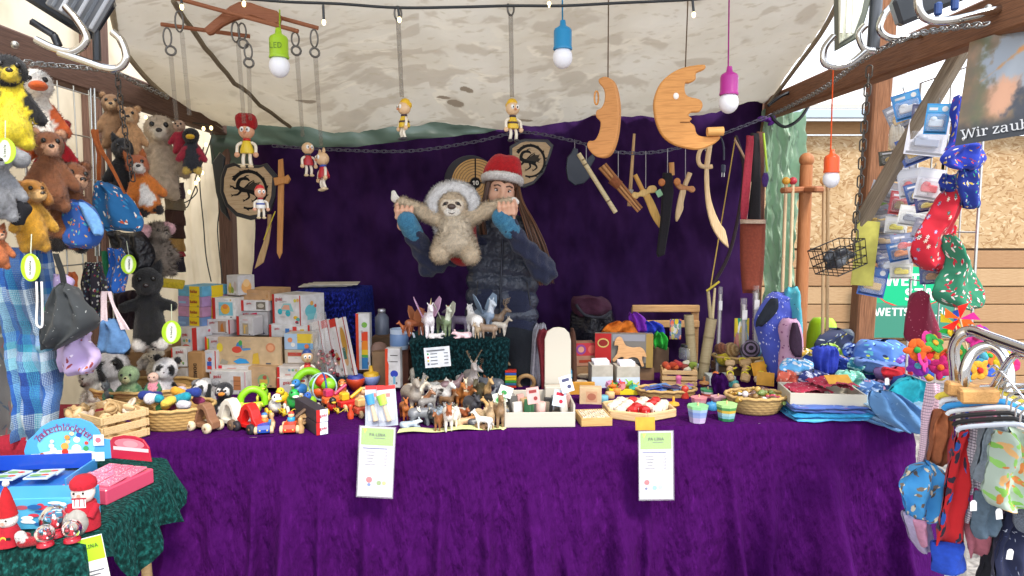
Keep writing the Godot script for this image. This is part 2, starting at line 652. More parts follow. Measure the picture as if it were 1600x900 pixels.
# cloth with body: rows of [y, left x, right x] in photo pixels at depth d, puffed to a thickness and folded
var wn:FastNoiseLite
func puff(rows:Array,d:float,thick:float,folds:=3.0,amp:=0.006,org:=Vector3.ZERO,nu:=40,turn:=0.0,seedv:=0.0,uvs:=Vector2.ONE) -> ArrayMesh:
	var L:=[]
	var R:=[]
	for r in rows:
		L.append(P(r[1],r[0],d))
		R.append(P(r[2],r[0],d))
	if wn==null:
		wn=FastNoiseLite.new()
		wn.seed=31
		wn.frequency=7.0
		wn.fractal_octaves=3
		wn.fractal_type=FastNoiseLite.FRACTAL_RIDGED
	var nv:int=maxi(14,(rows.size() - 1)*7)
	var m:=rows.size() - 1
	var b:=B.new()
	b.sheet(nu,nv,func(u:float,v:float) -> Vector3:
		var s:=v*m
		var i:=mini(int(s),m - 1)
		var l:Vector3=L[i].cubic_interpolate(L[i+1],L[maxi(i - 1,0)],L[mini(i+2,m)],s - i)
		var r:Vector3=R[i].cubic_interpolate(R[i+1],R[maxi(i - 1,0)],R[mini(i+2,m)],s - i)
		var a:=u*2.0
		var w:=a if a <=1.0 else 2.0 - a
		var sg:=1.0 if a <=1.0 else -1.0
		var p:=l.lerp(r,w)
		var end:=clampf(minf(v,1.0 - v)*9.0,0.2,1.0)
		p.z+=sg*thick*0.5*pow(maxf(sin(PI*w),0.0),0.55)*end
		p.z+=sin(w*folds*TAU+v*2.3+seedv)*amp+sin(v*9.0+w*5.0+seedv)*amp*0.5
		p.z+=wn.get_noise_3d(p.x*1.6+seedv,p.y,sg*3.0)*(amp*0.9+0.0015)
		p.y+=sin(w*7.0+seedv)*amp*0.3
		p.z+=turn*(w - 0.5)
		return p - org)
	return b.done()
func CT(texture:Texture2D,su:=2.0,sv:=1.0,kind:="cloth") -> StandardMaterial3D:
	var key:="ct%d_%s_%s_%s" % [texture.get_instance_id(),su,sv,kind]
	if mats.has(key):return mats[key]
	var m:StandardMaterial3D=M(kind,"ffffff",texture).duplicate()
	m.uv1_scale=V(su,sv,1)
	mats[key]=m
	return m
func _ready() -> void:
	rng.seed=11
	# camera
	var cam:=Camera3D.new()
	cam.name="camera"
	cam.position=EYE
	cam.rotation.x=PITCH
	cam.fov=rad_to_deg(2.0*atan(450.0/F))
	cam.near=0.05
	cam.far=400.0
	add_child(cam)
	# sky: bright white overcast
	var sky:=Sky.new()
	var sm:=ProceduralSkyMaterial.new()
	sm.sky_top_color=Color("dfe8f8")
	sm.sky_horizon_color=Color("f6f9ff")
	sm.sky_curve=0.2
	sm.ground_bottom_color=Color("8f8c88")
	sm.ground_horizon_color=Color("dcdcdc")
	sm.sun_angle_max=0.0
	sky.sky_material=sm
	var env:=Environment.new()
	env.background_mode=Environment.BG_SKY
	env.sky=sky
	env.background_energy_multiplier=1.0
	env.ambient_light_source=Environment.AMBIENT_SOURCE_SKY
	env.tonemap_mode=Environment.TONE_MAPPER_LINEAR
	env.tonemap_exposure=2.75
	env.sdfgi_enabled=true
	env.ssao_enabled=true
	env.ssil_enabled=true
	var we:=WorldEnvironment.new()
	we.name="world"
	we.environment=env
	add_child(we)
	var sun:=DirectionalLight3D.new()
	sun.name="sun"
	sun.light_energy=0.5
	sun.light_color=Color("fff8ee")
	sun.light_angular_distance=12.0
	sun.shadow_enabled=true
	sun.rotation_degrees=V(-48,28,0)
	add_child(sun)
	structure()
	hut()
	display_tables()
	person()
	hanging()
	left_wall()
	table_left()
	table_middle()
	table_right()
	right_side()
# ================= ground, stall, tarpaulins =================
func structure() -> void:
	var gm:=StandardMaterial3D.new()
	gm.albedo_texture=noise_tex("ground",0.02,[[0.0,0.5,1.0],["5f5a55","8b857e","a39c94"]],false,512,6)
	gm.normal_enabled=true
	gm.normal_texture=noise_tex("ground_n",0.06,null,true,256,4,6.0)
	tri(gm,V(0.6,0.6,0.6),true)
	gm.roughness=0.9
	var pm:=PlaneMesh.new()
	pm.size=Vector2(300,300)
	struct("ground",pm,gm)
	# timber frame
	var fr:=thing("stall_frame","brown timber frame of the market stall carrying canvas roof and chains","stall frame")
	var wd:=M("rough_wood","6b5147")
	var wr:=M("rough_wood","8e6244")
	var beam:=func(a:Vector3,b:Vector3,w:float,h:float,m:Material,called:String) -> void:
		var bb:=B.new()
		bb.box(Vector3.ZERO,V(w,h,a.distance_to(b)),0.008)
		var xf:=Transform3D(Basis.looking_at(b - a,Vector3.UP),(a+b)*0.5)
		part(fr,called,bb.done(),m,xf)
	beam.call(P(-230,-8,1.95),P(350,196,4.42),0.075,0.13,wd,"side_beam")
	beam.call(P(1195,172,4.4),P(1660,-12,1.98),0.075,0.125,wr,"side_beam")
	var pl:=P(152,130,3.5)
	var post:=func(top:Vector3,bot:Vector3,w:float,m:Material) -> void:
		var bb:=B.new()
		bb.box(Vector3.ZERO,V(w,w,top.distance_to(bot)),0.008)
		part(fr,"post",bb.done(),m,Transform3D(Basis.looking_at(bot - top,Vector3.BACK),(top+bot)*0.5))
	post.call(pl+V(0,0.6,0),V(pl.x - 0.05,0,pl.z),0.095,wd)
	var pt:=P(1386,-40,3.4)
	post.call(pt,V(P(1347,520,3.4).x - 0.03,0,-3.4),0.088,wr)
	post.call(P(350,180,4.42),V(P(350,180,4.42).x,0,-4.42),0.085,wd)
	post.call(P(1186,165,4.52),V(P(1186,165,4.52).x,0,-4.52),0.085,wr)
	beam.call(P(330,200,4.44),P(1215,172,4.44),0.07,0.1,wd,"back_beam")
	var br:=B.new()
	br.box(Vector3.ZERO,V(0.06,0.045,P(1520,48,2.55).distance_to(P(1343,352,2.86))),0.006)
	var ba:=P(1520,48,2.55)
	var bc:=P(1343,352,2.86)
	part(fr,"brace",br.done(),M("rough_wood","8d8272"),Transform3D(Basis.looking_at(bc - ba,Vector3.UP),(ba+bc)*0.5))
	for q in [[23,70,2.38],[1545,13,2.26]]:
		var bb:=B.new()
		bb.ell(Vector3.ZERO,V(0.012,0.012,0.012))
		part(fr,"bolt",bb.done(),M("metal","b5b2aa"),X(P(q[0],q[1],q[2] - 0.05) ))
	# canvas roof with stains where its coating has worn off
	var lf:=arc3([P(345,200,4.3),P(262,150,3.65),P(205,92,3.15),P(180,40,2.9),P(168,-40,2.65),P(120,-230,2.2),P(60,-480,1.7)],5)
	var rt:=arc3([P(1198,166,4.3),P(1243,105,3.7),P(1283,50,3.25),P(1312,-5,2.9),P(1330,-60,2.65),P(1400,-230,2.2),P(1480,-480,1.7)],5)
	var nz:=FastNoiseLite.new()
	nz.seed=3
	nz.frequency=1.4
	var n:=lf.size() - 1
	var surf:=func(u:float,v:float) -> Vector3:
		var s:=v*n
		var i:=mini(int(s),n - 1)
		var p:Vector3=lf[i].lerp(lf[i+1],s - i).lerp(rt[i].lerp(rt[i+1],s - i),u)
		var k:=sin(PI*u)
		p.y -=0.03*k*(1.0 - v)*1.8+0.05*sin(PI*v)*k
		p.y+=nz.get_noise_2d(p.x*1.5,p.z*1.5)*0.035+nz.get_noise_2d(p.x*5.0+30.0,p.z*1.5+p.x*3.0)*0.009
		p.y+=0.02*sin(u*21.0)*(1.0 - v)
		return p
	var cb:=B.new()
	cb.sheet(130,70,surf)
	var cm:=StandardMaterial3D.new()
	cm.albedo_texture=canvas_tex()
	cm.roughness=0.75
	cm.backlight_enabled=true
	cm.backlight=Color("c4c0b8")
	cm.normal_enabled=true
	cm.normal_texture=noise_tex("canvas_n",0.012,null,true,512,6,10.0)
	cm.normal_scale=0.22
	cm.cull_mode=BaseMaterial3D.CULL_DISABLED
	var canvas:=thing("canvas_roof","worn cream canvas roof with peeling stained coating sagging over the stall","canopy")
	part(canvas,"canvas",cb.done(),cm)
	var hem:=B.new()
	for e in [lf,rt]:
		var pts:=[]
		for q in e:pts.append(q+V(0,-0.006,0))
		hem.tube(pts,0.012,6)
	part(canvas,"hem",hem.done(),M("cloth","b7a98f"))
	var strap:=B.new()
	var sp:=[]
	for i in 16:
		var t:=i/15.0
		sp.append(surf.call(lerpf(0.085,0.13,t)+0.02*sin(t*3.0),lerpf(0.62,0.02,t))+V(0,-0.012,0))
	strap.tube(sp,0.011,5)
	part(canvas,"strap",strap.done(),M("cloth","8b7d66"))
	# pale side tarpaulin on the left, wrapping round the back corner
	var path:=arc3([V(-2.12,0,-0.9),V(-2.06,0,-2.0),V(-2.1,0,-3.0),V(-2.08,0,-4.3),V(-1.98,0,-4.6),V(-1.7,0,-4.62),V(-1.45,0,-4.6)],8)
	var m:=path.size() - 1
	var tb:=B.new()
	tb.sheet(120,30,func(u:float,v:float) -> Vector3:
		var s:=u*m
		var i:=mini(int(s),m - 1)
		var p:Vector3=path[i].lerp(path[i+1],s - i)
		p.y=lerpf(3.2 - 0.5*u,0.02,v)
		var w:=nz.get_noise_2d(u*9.0,v*1.2)*0.05+sin(u*55.0+sin(v*4.0))*0.012
		p.x+=w
		p.z+=w*0.6
		return p)
	var tm=M("tarp","ece3d0").duplicate()
	tm.backlight_enabled=true
	tm.backlight=Color("ded5c2")
	solo("side_tarpaulin","pale cream tarpaulin closing the left side behind the soft toys","tarpaulin",tb.done(),tm)
	# back: dark green tarp strip and purple velvet curtain
	var gb:=B.new()
	gb.sheet(60,12,func(u:float,v:float) -> Vector3:
		var x:=lerpf(330,1000,u)
		var top:=lerpf(170,188,u)
		var bot:=236.0 if u < 0.45 else lerpf(236,200,(u - 0.45)/0.55)
		var p:=P(x,lerpf(top - 4,bot+20,v),4.37)
		p.z+=sin(u*40.0+v*3.0)*0.01+nz.get_noise_2d(u*6.0,v*2.0)*0.03
		return p)
	solo("green_tarpaulin","dark green tarpaulin strip between canvas roof and purple curtain","tarpaulin",gb.done(),M("plastic","39493f"))
	var vb:=B.new()
	var ctop:=[[395,330],[402,232],[560,234],[650,222],[760,212],[830,192],[900,186],[1000,185],[1100,178],[1195,156]]
	vb.sheet(220,60,func(u:float,v:float) -> Vector3:
		var x:=lerpf(392,1190,u)
		var y:=205.0
		for i in ctop.size() - 1:
			if x >=ctop[i][0] and x <=ctop[i+1][0]:
				y=lerpf(ctop[i][1],ctop[i+1][1],(x - ctop[i][0])/maxf(ctop[i+1][0] - ctop[i][0],1.0))
		if x < 402:y=240.0
		var p:=P(x,y - 4,4.32)
		var q:=V(lerpf(-1.62,1.52,u),0.02,-4.3)
		var r:=p.lerp(q,v)
		var side:=smoothstep(0.62,1.0,u)+smoothstep(0.3,0.0,u)
		var dg:=u*34.0+(v*7.0 if u > 0.5 else -v*9.0)
		r.z+=sin(dg)*0.07*side+sin(u*60.0+v*2.0)*0.006+nz.get_noise_2d(u*7.0,v*3.0)*0.05
		return r)
	solo("purple_curtain","dark purple velvet curtain hanging across the back of the stall","curtain",vb.done(),M("curtain","3d2250"))
	# light green tarp bundled at the right rear post
	var lg:=B.new()
	lg.sheet(40,40,func(u:float,v:float) -> Vector3:
		var l:=lerpf(1190,1196,v)
		var r:=1256.0 - 16.0*smoothstep(0.1,0.5,v)
		var p:=P(lerpf(l,r,u),lerpf(172,590,v),4.3)
		p.z+=sin(u*13.0+v*5.0)*0.04+nz.get_noise_2d(u*5.0,v*9.0)*0.07
		p.y+=nz.get_noise_2d(u*8.0+9.0,v*8.0)*0.02
		return p)
	var gmat:=M("plastic","8aa58d").duplicate()
	gmat.backlight_enabled=true
	gmat.backlight=Color("7f9c82")
	solo("light_green_tarpaulin","pale green plastic tarpaulin bunched at the right rear post","tarpaulin",lg.done(),gmat)
func canvas_tex() -> ImageTexture:
	var w:=640
	var h:=420
	var im:=Image.create(w,h,false,Image.FORMAT_RGB8)
	var a:=FastNoiseLite.new()
	a.seed=5
	a.frequency=0.012
	a.fractal_octaves=5
	var b:=FastNoiseLite.new()
	b.seed=9
	b.frequency=0.02
	b.fractal_octaves=4
	for y in h:
		for x in w:
			var u:=float(x)/w
			var v:=float(y)/h
			var base:=Color("cbc6bc").lerp(Color("bdb5a6"),clampf(a.get_noise_2d(x*0.6,y*0.6)*0.8+0.35,0,1))
			# worn patches in the middle of the back half, streaked on slants
			var reg:=smoothstep(0.13,0.3,u)*(1.0 - smoothstep(0.62,0.85,u))*(1.0 - smoothstep(0.38,0.6,v))
			var sl:=(x+y*1.0) if u < 0.45 else (x - y*0.9)
			var along:=(y - x*0.45) if u < 0.45 else (y+x*0.4)
			var st:=b.get_noise_2d(sl*0.12 if u < 0.42 else x*0.8,along*2.6 if u < 0.42 else y*0.9)
			var pt:=a.get_noise_2d(x*1.3+300.0,y*1.6)
			var worn:=smoothstep(-0.02,0.26,pt*0.8+st*0.9 - 0.3+reg*0.3)
			base=base.lerp(Color("a89e90"),worn*0.6)
			base=base.lerp(Color("d8d0c0"),smoothstep(0.1,0.2,st)*reg*0.6*(1.0 - worn))
			base=base.lerp(Color("b3a07c"),smoothstep(0.35,0.0,u)*smoothstep(0.5,0.0,v)*0.45)
			base=base.lerp(Color("aaa08e"),smoothstep(0.32,0.5,b.get_noise_2d(x*2.2,y*4.0+77.0))*0.5)
			im.set_pixel(x,y,base)
	for q in [[0.215,0.16,10,5],[0.45,0.13,9,5],[0.435,0.16,7,4],[0.475,0.2,7,4],[0.56,0.06,9,3]]:
		dot(im,Vector2(q[0]*w,q[1]*h),Vector2(q[2],q[3]),-0.2,Color("85796a"))
	return ImageTexture.create_from_image(im)
# ================= wooden hut behind, on the right =================
func hut() -> void:
	var d:=6.4
	var o:=thing("wooden_hut","wooden hut with chipboard upper wall and plank siding behind the stall","hut")
	var osb:=StandardMaterial3D.new()
	osb.albedo_texture=osb_tex()
	osb.roughness=0.75
	osb.uv1_scale=V(1,1,1)
	var panels:=[[1180,1470,213,388],[1472,1760,213,388],[1762,2100,213,388]]
	for q in panels:
		var a:=P(q[0],q[2],d)
		var b:=P(q[1] - 2,q[3],d)
		var bb:=B.new()
		var w:=b.x - a.x
		var h:=a.y - b.y
		bb.box(Vector3.ZERO,V(w,h,0.02),0.003)
		part(o,"chipboard_panel",bb.done(),osb,X((a+b)*0.5+V(0,0,0)))
	for q in [[1180,1760],[1762,2100]]:
		var a:=P(q[0],190,d)
		var b:=P(q[1],210,d)
		var bb:=B.new()
		bb.box(Vector3.ZERO,V(b.x - a.x,a.y - b.y,0.03),0.004)
		part(o,"fascia_board",bb.done(),M("wood","9c7446"),X((a+b)*0.5+V(0,0,0.02)))
	var y:=P(0,391,d).y
	var x0:=P(1180,400,d).x
	var x1:=P(2100,400,d).x
	var i:=0
	while y > 0.05:
		var xs:=x0
		var cut:=x0+0.9+0.7*fmod(i*1.37,1.6)
		for e in [cut,x1]:
			var bb:=B.new()
			bb.box(Vector3.ZERO,V(e - xs - 0.004,0.158,0.03),0.006)
			part(o,"plank",bb.done(),M("wood",["a5835e","9b7752","ad8f6a","a17f5a"][(i+int(e==x1)) % 4]),X(V((xs+e)*0.5,y - 0.082,-d+0.004*(i % 2)),V(-2.5,0,0)))
			xs=e
		y -=0.165
		i+=1
	var core:=B.new()
	core.box(Vector3.ZERO,V(x1 - x0 - 0.1,2.36,1.8),0.0)
	part(o,"inner_wall",core.done(),M("wood","6f563c"),X(V((x0+x1)*0.5,1.19,-d - 0.93)))
	var tr:=B.new()
	var a0:=P(1170,178,d - 0.2)
	var a1:=P(2150,178,d - 0.2)
	tr.box(Vector3.ZERO,V(a1.x - a0.x,0.075,0.05),0.006)
	part(o,"roof_edge",tr.done(),M("plastic","a3b1be"),X((a0+a1)*0.5))
	var rf2:=B.new()
	var ra:=a0+V(0,0.045,0)
	var rl:=2.6
	rf2.box(V((a1.x - a0.x)*0.5,0.02,-rl*0.5),V(a1.x - a0.x,0.04,rl),0.004)
	part(o,"roof",rf2.done(),M("rough_wood","e4e4e2"),X(ra,V(13,0,0)))
	# far pale gable beyond the hut roof
	var g:=thing("far_tent","pale grey tent roof far behind the hut","tent",P(1310,175,13))
	var gb:=B.new()
	gb.ext([Vector2(-1.7,-2.6),Vector2(-1.7,-0.3),Vector2(-0.2,0.75),Vector2(1.4,-0.3),Vector2(1.4,-2.6)],3.0,0.0)
	part(g,"tent_canvas",gb.done(),M("cloth","dfe3e4"))
	# betting poster
	var s:=thing("betting_sign","green betting poster with white lettering leaning on the plank wall","sign",P(1425,473,d - 0.22),V(-3,0,0))
	var pw:=(1492 - 1358)*(d - 0.22)/F
	var ph:=(528 - 418)*(d - 0.22)/F
	var sb:=B.new()
	sb.box(Vector3.ZERO,V(pw,ph,0.02),0.003)
	part(s,"board",sb.done(),M("gloss","3c7d66"))
	prt(s,[["r",-pw*0.5,ph*0.0,pw,ph*0.5,"2e9a6c"],["e",-0.02,ph*0.22,pw*0.43,ph*0.3,"c8403c"],["e",-0.015,ph*0.23,pw*0.43,ph*0.29,"19a673"],["r",-pw*0.5,-ph*0.5,pw,ph*0.46,"3d7c68"]],X(V(0,0,0.0105)))
	txt(s,"WETT",0.15,X(V(-0.06,ph*0.33,0.013)),"f4f8f4","Droid Sans",true,800)
	txt(s,"STAR",0.15,X(V(0.1,ph*0.12,0.013)),"f4f8f4","Droid Sans",true,800)
	txt(s,"WETTSTAR",0.1,X(V(-0.09,-ph*0.13,0.013)),"f4f8f4","Droid Sans",true,800)
	txt(s,".de",0.1,X(V(0.26,-ph*0.13,0.013)),"f4f8f4","Droid Sans",true,400)
	# cardboard sheet on the right post
	var yb:=B.new()
	yb.box(Vector3.ZERO,V(0.09,0.26,0.004),0.001)
	solo("yellow_card_sheet","yellow green card sheet fixed to the right post below the packs","card",yb.done(),M("paper","c2bd58"),X(P(1352,396,2.83),V(0,0,-4)))
func osb_tex() -> ImageTexture:
	var w:=512
	var im:=Image.create(w,w,false,Image.FORMAT_RGB8)
	im.fill(Color("ad9069"))
	var r:=RandomNumberGenerator.new()
	r.seed=4
	var cols:=["b89e78","a5865c","b0946c","99774e","bfa886","8f6d46","aa8c64"]
	for i in 2600:
		dot(im,Vector2(r.randf()*w,r.randf()*w),Vector2(r.randf_range(6,17),r.randf_range(1.5,4)),r.randf()*PI,Color(cols[r.randi() % 7]))
	for i in 260:
		dot(im,Vector2(r.randf()*w,r.randf()*w),Vector2(r.randf_range(3,9),1.0),r.randf()*PI,Color("7d5830"))
	return ImageTexture.create_from_image(im)
# ================= cloth-covered tables =================
func display_tables() -> void:
	var nz:=FastNoiseLite.new()
	nz.frequency=1.0
	nz.seed=21
	var a:=T(112,692)
	var b:=T(1436,656)
	a.y=TH
	b.y=TH
	var dir:=(b - a).normalized()
	var back:=V(dir.z,0,-dir.x)
	if back.z > 0:back=-back
	var depth:=1.15
	# outline of the front and two ends with rounded corners
	var path:=[]
	var out:=[]
	var L:=a.distance_to(b)
	var r:=0.07
	var seg:=func(p:Vector3,nrm:Vector3) -> void:
		path.append(p)
		out.append(nrm)
	var n1:=30
	for i in n1:seg.call(a+back*lerpf(depth,r,float(i)/n1),-dir)
	for i in 8:
		var t:=i/8.0*PI/2
		seg.call(a+dir*r+back*r - dir*r*cos(t) - back*r*sin(t),-dir*cos(t) - back*sin(t))
	for i in 421:seg.call(a+dir*lerpf(r,L - r,i/420.0),-back)
	for i in range(1,9):
		var t:=i/8.0*PI/2
		seg.call(b - dir*r+back*r+dir*r*sin(t) - back*r*cos(t),dir*sin(t) - back*cos(t))
	for i in range(1,n1+1):seg.call(b+back*lerpf(r,depth,float(i)/n1),dir)
	var np:=path.size() - 1
	var acc:=[0.0]
	for i in np:acc.append(acc[-1]+path[i].distance_to(path[i+1]))
	var ridge:=[]
	for i in 74:ridge.append([rf(0.0,acc[-1]),rf(0.016,0.05),rf(0.03,0.15),rf(-0.06,0.06)])
	var o:=thing("display_table","long display table under crushed purple velvet reaching to the ground","table")
	var db:=B.new()
	db.sheet(np,44,func(u:float,v:float) -> Vector3:
		var i:=int(round(u*np))
		var s:float=acc[i]
		var p:Vector3=path[i]
		var w:=pow(v,0.75)
		var f:=nz.get_noise_2d(s*5.0,v*2.0)*0.05+nz.get_noise_2d(s*24.0,v*11.0)*0.012
		for k in ridge:
			var dd:float=(s - k[0] - k[3]*v)/k[1]
			if absf(dd) < 3.0:f+=k[2]*exp(-dd*dd)*minf(v*1.3,1.0)
		var e:=0.012*minf(v*8.0,1.0)+w*(0.035+f)
		p+=out[i]*e
		p.y=TH - v*(TH - 0.012) - 0.006*(1.0 if v > 0 else 0.0)
		if v==0.0:p -=out[i]*0.012
		p.y+=nz.get_noise_2d(s*8.0,v*12.0)*0.004
		return p)
	part(o,"tablecloth_skirt",db.done(),M("velvet","56166a"))
	var tb:=B.new()
	tb.sheet(120,40,func(u:float,v:float) -> Vector3:
		var p:=a+dir*(0.012+(L - 0.024)*u)+back*(0.012+(depth - 0.024)*v)
		p.y=TH - 0.001+nz.get_noise_2d(p.x*7.0,p.z*7.0)*0.003
		return p)
	part(o,"tablecloth_top",tb.done(),M("velvet","56166a"))
	# blue covered side table at the back
	var bt:=thing("blue_covered_stand","small stand under royal blue velvet at the back beside the toy boxes","stand",V(P(522,446,3.95).x,0,-3.95))
	var hw:=0.18
	var top:=P(522,447,3.95).y
	var bb:=B.new()
	bb.sheet(96,24,func(u:float,v:float) -> Vector3:
		var an:=u*TAU
		var c:=cos(an)
		var s2:=sin(an)
		var k:=1.0/maxf(absf(c),absf(s2))
		var q:=V(c*k*hw,0,s2*k*hw*1.1)
		var tuck:=minf(v*12.0,1.0)
		q*=tuck*0.96+maxf(v - 0.08,0.0)*0.35+maxf(v - 0.08,0.0)*0.12*sin(an*14.0)+0.02
		q.y=top - maxf(v - 0.08,0.0)/0.92*(top - 0.02) - 0.012*smoothstep(0.05,0.1,v)
		return q)
	part(bt,"velvet_cover",bb.done(),M("crushed","2c38b4"))
	var sh:=B.new()
	for i in 3:sh.box(V(-0.05+0.03*i,top+0.006+0.006*i,0.02*i),V(0.26,0.004,0.2),0.001)
	solo("paper_stack","loose papers lying on the blue covered stand","paper",sh.done(),M("paper","d8d2c2"),X(bt.position,V(0,8,0)))
	# green velvet pedestal on the long table
	var g0:=T(716,606)
	var wt:=(800.0 - 632.0)*3.2/F*0.5
	var gd:=0.17
	var ht:=P(716,527,-g0.z).y - TH
	var gp:=thing("green_velvet_pedestal","box pedestal under dark green crushed velvet carrying toy figures","pedestal",V(g0.x,TH,g0.z - 0.1),V(0,5,0))
	var gb:=B.new()
	gb.sheet(110,26,func(u:float,v:float) -> Vector3:
		var an:=u*TAU
		var c:=cos(an)
		var s2:=sin(an)
		var k:=minf(1.0/maxf(absf(c),absf(s2)),1.34)
		var q:=V(c*k*wt,0,s2*k*gd)
		var tuck:=minf(v*8.0,1.0)
		var dn:=maxf(v - 0.125,0.0)/0.875
		q*=tuck*(1.0 - 0.12*dn+dn*0.05*sin(an*9.0+1.0))
		q.y=ht*(1.0 - dn) - 0.01*smoothstep(0.08,0.13,v)+0.004*sin(q.x*30.0)*(1.0 - dn)+0.005
		return q)
	part(gp,"velvet_cover",gb.done(),M("crushed","2a6064"))
	var lb:=B.new()
	lb.box(Vector3.ZERO,V(0.115,0.09,0.002),0.0)
	var card:=thing("label_card","white printed price card pinned to the green velvet pedestal","card",P(690,546,-g0.z - 0.095 - 0.0)+V(0,0,0.19 ),V(-4,0,5))
	part(card,"card",lb.done(),M("paper","dfe3ea"))
	var items:=[]
	for i in 4:
		items.append(["r",-0.045,0.012 - i*0.015,0.007,0.008,["4a9a4a","c8453c","d8c84a","555566"][i]])
		items.append(["r",-0.03,0.014 - i*0.015,0.03,0.004,"6d7078"])
		items.append(["r",0.03,0.014 - i*0.015,0.018,0.004,"6d7078"])
	items.append(["r",-0.045,0.028,0.08,0.005,"55585f"])
	prt(card,items,X(V(0,0,0.001)))
	# small front table, lower left, under green velvet
	var h2:=0.72
	var ft:=thing("small_front_table","small low table at the front left under green velvet","table")
	var poly:=[T(-160,840,h2),T(60,858,h2),T(142,842,h2),T(205,790,h2),T(262,742,h2),T(244,706,h2),T(120,702,h2),T(-120,706,h2),T(-260,760,h2)]
	var cen:=Vector3.ZERO
	for q in poly:cen+=q/poly.size()
	var ring:=[]
	var mm:=poly.size()
	for i in mm:
		for k in 10:ring.append(poly[i].cubic_interpolate(poly[(i+1) % mm],poly[(i - 1+mm) % mm],poly[(i+2) % mm],k/10.0))
	var nr2:=ring.size()
	var fb:=B.new()
	fb.sheet(nr2,26,func(u:float,v:float) -> Vector3:
		var p:Vector3=ring[int(round(u*nr2)) % nr2]
		var t:=minf(v/0.4,1.0)
		var dn:=maxf(v - 0.4,0.0)/0.6
		var q:=cen.lerp(p,t)
		var drop:=0.13+0.06*sin(u*TAU*3.0+1.0)+0.05*sin(u*TAU*7.0)
		q+=(p - cen).normalized()*dn*(0.03+0.028*sin(u*TAU*17.0))
		q.y=h2 - dn*drop - 0.006*smoothstep(0.36,0.44,v)
		q.y+=nz.get_noise_2d(q.x*9.0,q.z*9.0)*0.004
		return q)
	part(ft,"velvet_cover",fb.done(),M("crushed","1f6660"))
	var under:=B.new()
	under.box(V(cen.x,h2 - 0.03,cen.z - 0.02),V(0.55,0.03,0.4),0.004)
	part(ft,"table_top",under.done(),M("wood","a98a5e"))
	for q in [[208,862,2.3,-10],[44,884,2.05,10],[120,880,2.5,0]]:
		var lp:=P(q[0],q[1],q[2])
		var lg:=B.new()
		lg.tube([V(lp.x+0.03,h2 - 0.03,lp.z),V(lp.x - q[3]*0.006,0.0,lp.z)],0.017,9)
		part(ft,"leg",lg.done(),M("wood","c9a878"))
	# red cloth covering a low bench behind the small table
	var rb:=B.new()
	rb.sheet(30,20,func(u:float,v:float) -> Vector3:
		var p:=V(lerpf(-2.3,-1.66,u),0,-2.5 - 0.02*u)
		if v < 0.3:
			p.z=lerpf(-3.0,p.z,v/0.3)
			p.y=0.8
		else:
			p.y=0.79*(1.0 - (v - 0.3)/0.7)+0.01
			p.z+=0.02*sin(u*40.0)*(v - 0.3)
		return p)
	solo("red_cloth_bench","low bench covered by plain red cloth behind the small front table","bench",rb.done(),M("cloth","a3152f"))
func ripple(mesh:ArrayMesh,fn:Callable) -> ArrayMesh:
	var ar:=mesh.surface_get_arrays(0)
	var vs:PackedVector3Array=ar[Mesh.ARRAY_VERTEX]
	var ns:PackedVector3Array=ar[Mesh.ARRAY_NORMAL]
	var ix:PackedInt32Array=ar[Mesh.ARRAY_INDEX]
	for i in vs.size():vs[i]+=ns[i]*fn.call(vs[i])
	var nr:=PackedVector3Array()
	nr.resize(vs.size())
	for i in range(0,ix.size(),3):
		var g:=(vs[ix[i+2]] - vs[ix[i]]).cross(vs[ix[i+1]] - vs[ix[i]])
		nr[ix[i]]+=g
		nr[ix[i+1]]+=g
		nr[ix[i+2]]+=g
	for i in vs.size():nr[i]=nr[i].normalized()
	ar[Mesh.ARRAY_VERTEX]=vs
	ar[Mesh.ARRAY_NORMAL]=nr
	var am:=ArrayMesh.new()
	am.add_surface_from_arrays(Mesh.PRIMITIVE_TRIANGLES,ar)
	return am
